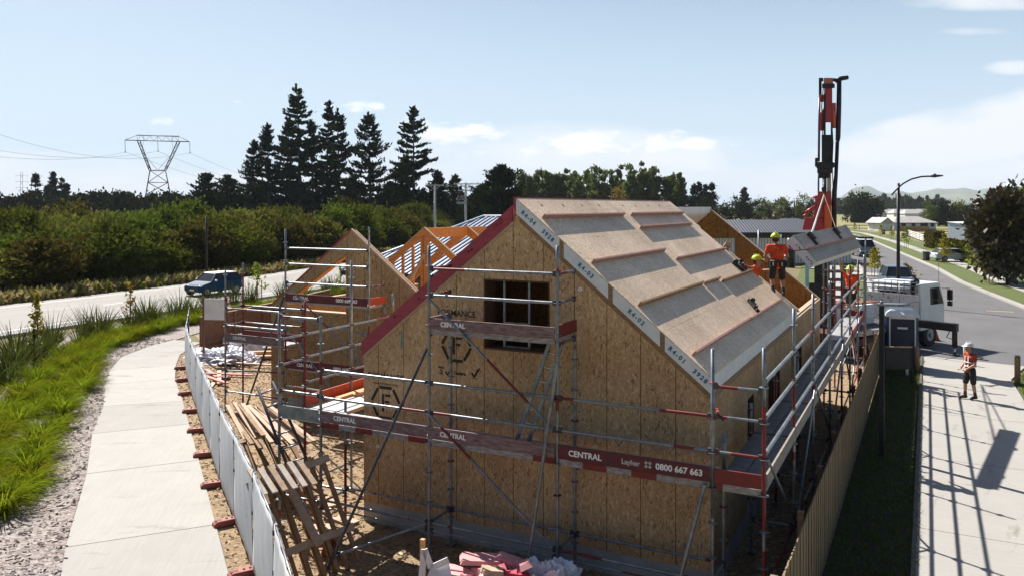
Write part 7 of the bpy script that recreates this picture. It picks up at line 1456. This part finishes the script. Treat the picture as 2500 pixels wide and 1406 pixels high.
for d in (-1.2, 1.2):
    b.tube(pp(305, 343, d), pp(462, 347, d), .24, 0, 5); b.tube(pp(335, 331, d), pp(436, 334, d), .24, 0, 5); b.tube(pp(305, 343, d), pp(335, 331, d), .13, 0, 5); b.tube(pp(462, 347, d), pp(436, 334, d), .13, 0, 5); n = 10
    for k in range(n):
        x0 = 335+101*k/n; x1 = 335+101*(k+1)/n; y0, y1 = 331+3*k/n, 344+3*k/n; b.tube(pp(x0, y0 if k % 2 else y1, d), pp(x1, y1 if k % 2 else y0, d), .08, 0, 4)
for x in (335, 351, 385, 420, 436): b.tube(pp(x, 331, -1.2), pp(x, 346, -1.2), .1, 0, 4)
b.tube(pp(366, 417, 0), pp(404, 417, 0), .35, 0, 5); b.build('cross_arm', MT['pyl'], pyl)
b = MB()
for d in (-1.2, 1.2): b.tube(pp(368, 417, d), pp(350, 375, d), .07, 0, 4); b.tube(pp(385, 417, d), pp(352, 378, d), .09, 0, 4); b.tube(pp(385, 417, d), pp(418, 378, d), .09, 0, 4); b.tube(pp(350, 346, d), pp(347, 368, d), .07, 0, 4); b.tube(pp(420, 347, d), pp(422, 368, d), .07, 0, 4)
b.build('bracing', MT['pyl'], pyl)
INS = [(305, 343, 372), (385, 345, 370), (463, 347, 374)]
for x, y0, y1 in INS: b = MB(); b.tube(pp(x, y0), pp(x+1, y1), .12, 0, 5); b.tube(pp(x-1.5, y1), pp(x+2.5, y1), .2, 0, 5); b.build('insulator', MT['pyl'], pyl)
p2 = thing('pylon', 'faint small double pylon far off at the left', 'pylon', gp(52, 1300)); pq = lambda px, py, d=0: at(px, py, 1300+d)
b = MB()
for x in (50.5, 55.5): b.tube(pq(x-1, 500), pq(x, 420), .28, 0, 4)
for y in (428, 444, 460, 476): b.tube(pq(50, y), pq(56, y+8), .18, 0, 4); b.tube(pq(56, y), pq(50, y+8), .18, 0, 4)
for y in (428, 443, 458): b.tube(pq(38, y+1), pq(69, y+1), .2, 0, 4); [b.tube(pq(x, y+1), pq(x, y+6), .15, 0, 4) for x in (39, 68)]
b.build('frame', MT['pyl'], p2)
def wire(name, lb, P_, Q, sag, r=.03, n=28, grp=None):
    P_, Q = Vector(P_), Vector(Q); b = MB(); b.path([P_.lerp(Q, k/n)-ZV*sag*4*(k/n)*(1-k/n) for k in range(n+1)], r, 0, 4, False); tag(b.build(name, MT['wirem']), lb, 'cable', grp)
for i, ((x, y0, y1), (ex, ey, eY)) in enumerate(zip(INS, ((-700, 240, 150), (-700, 150, 220), (-700, -40, 220)))):
    wire('power_line', ['lowest sagging power line running left from the pylon', 'middle sagging power line running left from the pylon', 'highest sagging power line running left from the pylon'][i], pp(x, y1), at(ex, ey, eY), [7, 12, 18.5][i], .05)
    wire('power_line', ['thin power line leaving the left insulator behind the pines', 'thin power line leaving the middle insulator behind the pines', 'thin power line leaving the right insulator behind the pines'][i], pp(x, y1), at(900+i*20, 470, 900), 14, .06)
def upole(px, top, Y, lb, arms, tf=False):
    g0 = gp(px, Y); zt = 6-(top-HYP)/FPX*Y; t = thing('utility_pole', lb, 'utility pole', g0, 0, 'utility poles behind the house'); b = MB(); b.path([g0, g0+ZV*zt], [.2, .13], 0, 8); b.build('pole', MT['lightw'], t)
    for (x0, x1, y, w_) in arms:
        b = MB(); b.beam(at(x0, y, Y-.2), at(x1, y, Y-.2), .1, w_)
        for x in np.linspace(x0+2, x1-2, 3): b.tube(at(x, y, Y-.2), at(x, y-3.5, Y-.2), .05, 0, 5)
        b.build('cross_arm', MT['lightw'], t)
    b = MB(); b.tube(at(px, top+14, Y-.15), at(px+11, top+3, Y-.15), .04, 0, 5); b.tube(at(px, top+14, Y-.15), at(px-11, top+3, Y-.15), .04, 0, 5); b.build('arm_brace', MT['lightw'], t)
    if tf:
        b = MB(); b.beam(at(px-22, 496, Y-.4), at(px+3, 496, Y-.4), .5, .35); b.build('transformer_shelf', MT['galv'], t); b = MB()
        for x in (px-18, px-11, px-4): b.tube(at(x, 490, Y-.4), at(x, 482, Y-.4), .12, 0, 8); b.ell(at(x, 480, Y-.4), (.12, .12, .16), 1, 8, 5)
        b.build('fuse_holder', [MT['galvd'], M('brown_porcelain', (0.25, 0.08, 0.05), (0.2, 0.06, 0.04))], t)
upole(1062, 452, 108, 'plain grey utility pole left of the transformer pole', [(1042, 1084, 453, .14)]); upole(1137, 448, 110, 'grey utility pole carrying a transformer shelf', [(1108, 1168, 450, .14), (1118, 1156, 466, .14)], True)
for i, dx in enumerate((-18, 0, 18)): wire('power_line', 'thin cable strung between the two grey utility poles', at(1062+dx, 449, 107.8), at(1137+dx, 446, 109.8), .5, .015, 10, 'cables between the utility poles')
g0 = gp(504, 66); b = MB(); b.path([g0, g0+ZV*5.2], [.1, .09], 0, 8); tag(b.build('timber_pole', MT['boot']), 'lone dark timber pole at the far side of the highway', 'pole')
b = MB(); hz0, hz1 = (-8800, -60, -1.2), (8800, 8950, 260); b.bb(hz0, hz1)
hm_ = bpy.data.materials.new('haze_air'); hm_.use_nodes = True; nt = hm_.node_tree; nt.nodes.remove(nt.nodes['Principled BSDF']); pv = nt.nodes.new('ShaderNodeVolumePrincipled'); pv.inputs['Color'].default_value = (.82, .9, 1, 1); pv.inputs['Density'].default_value = .00009; pv.inputs['Anisotropy'].default_value = .0
nt.links.new(pv.outputs[0], nt.nodes['Material Output'].inputs['Volume']); hz_o = b.build('haze', hm_); tag(hz_o, kind='stuff')
SC.cycles.volume_bounces = 0; SC.cycles.volume_step_rate = 10; SC.cycles.volume_max_steps = 16
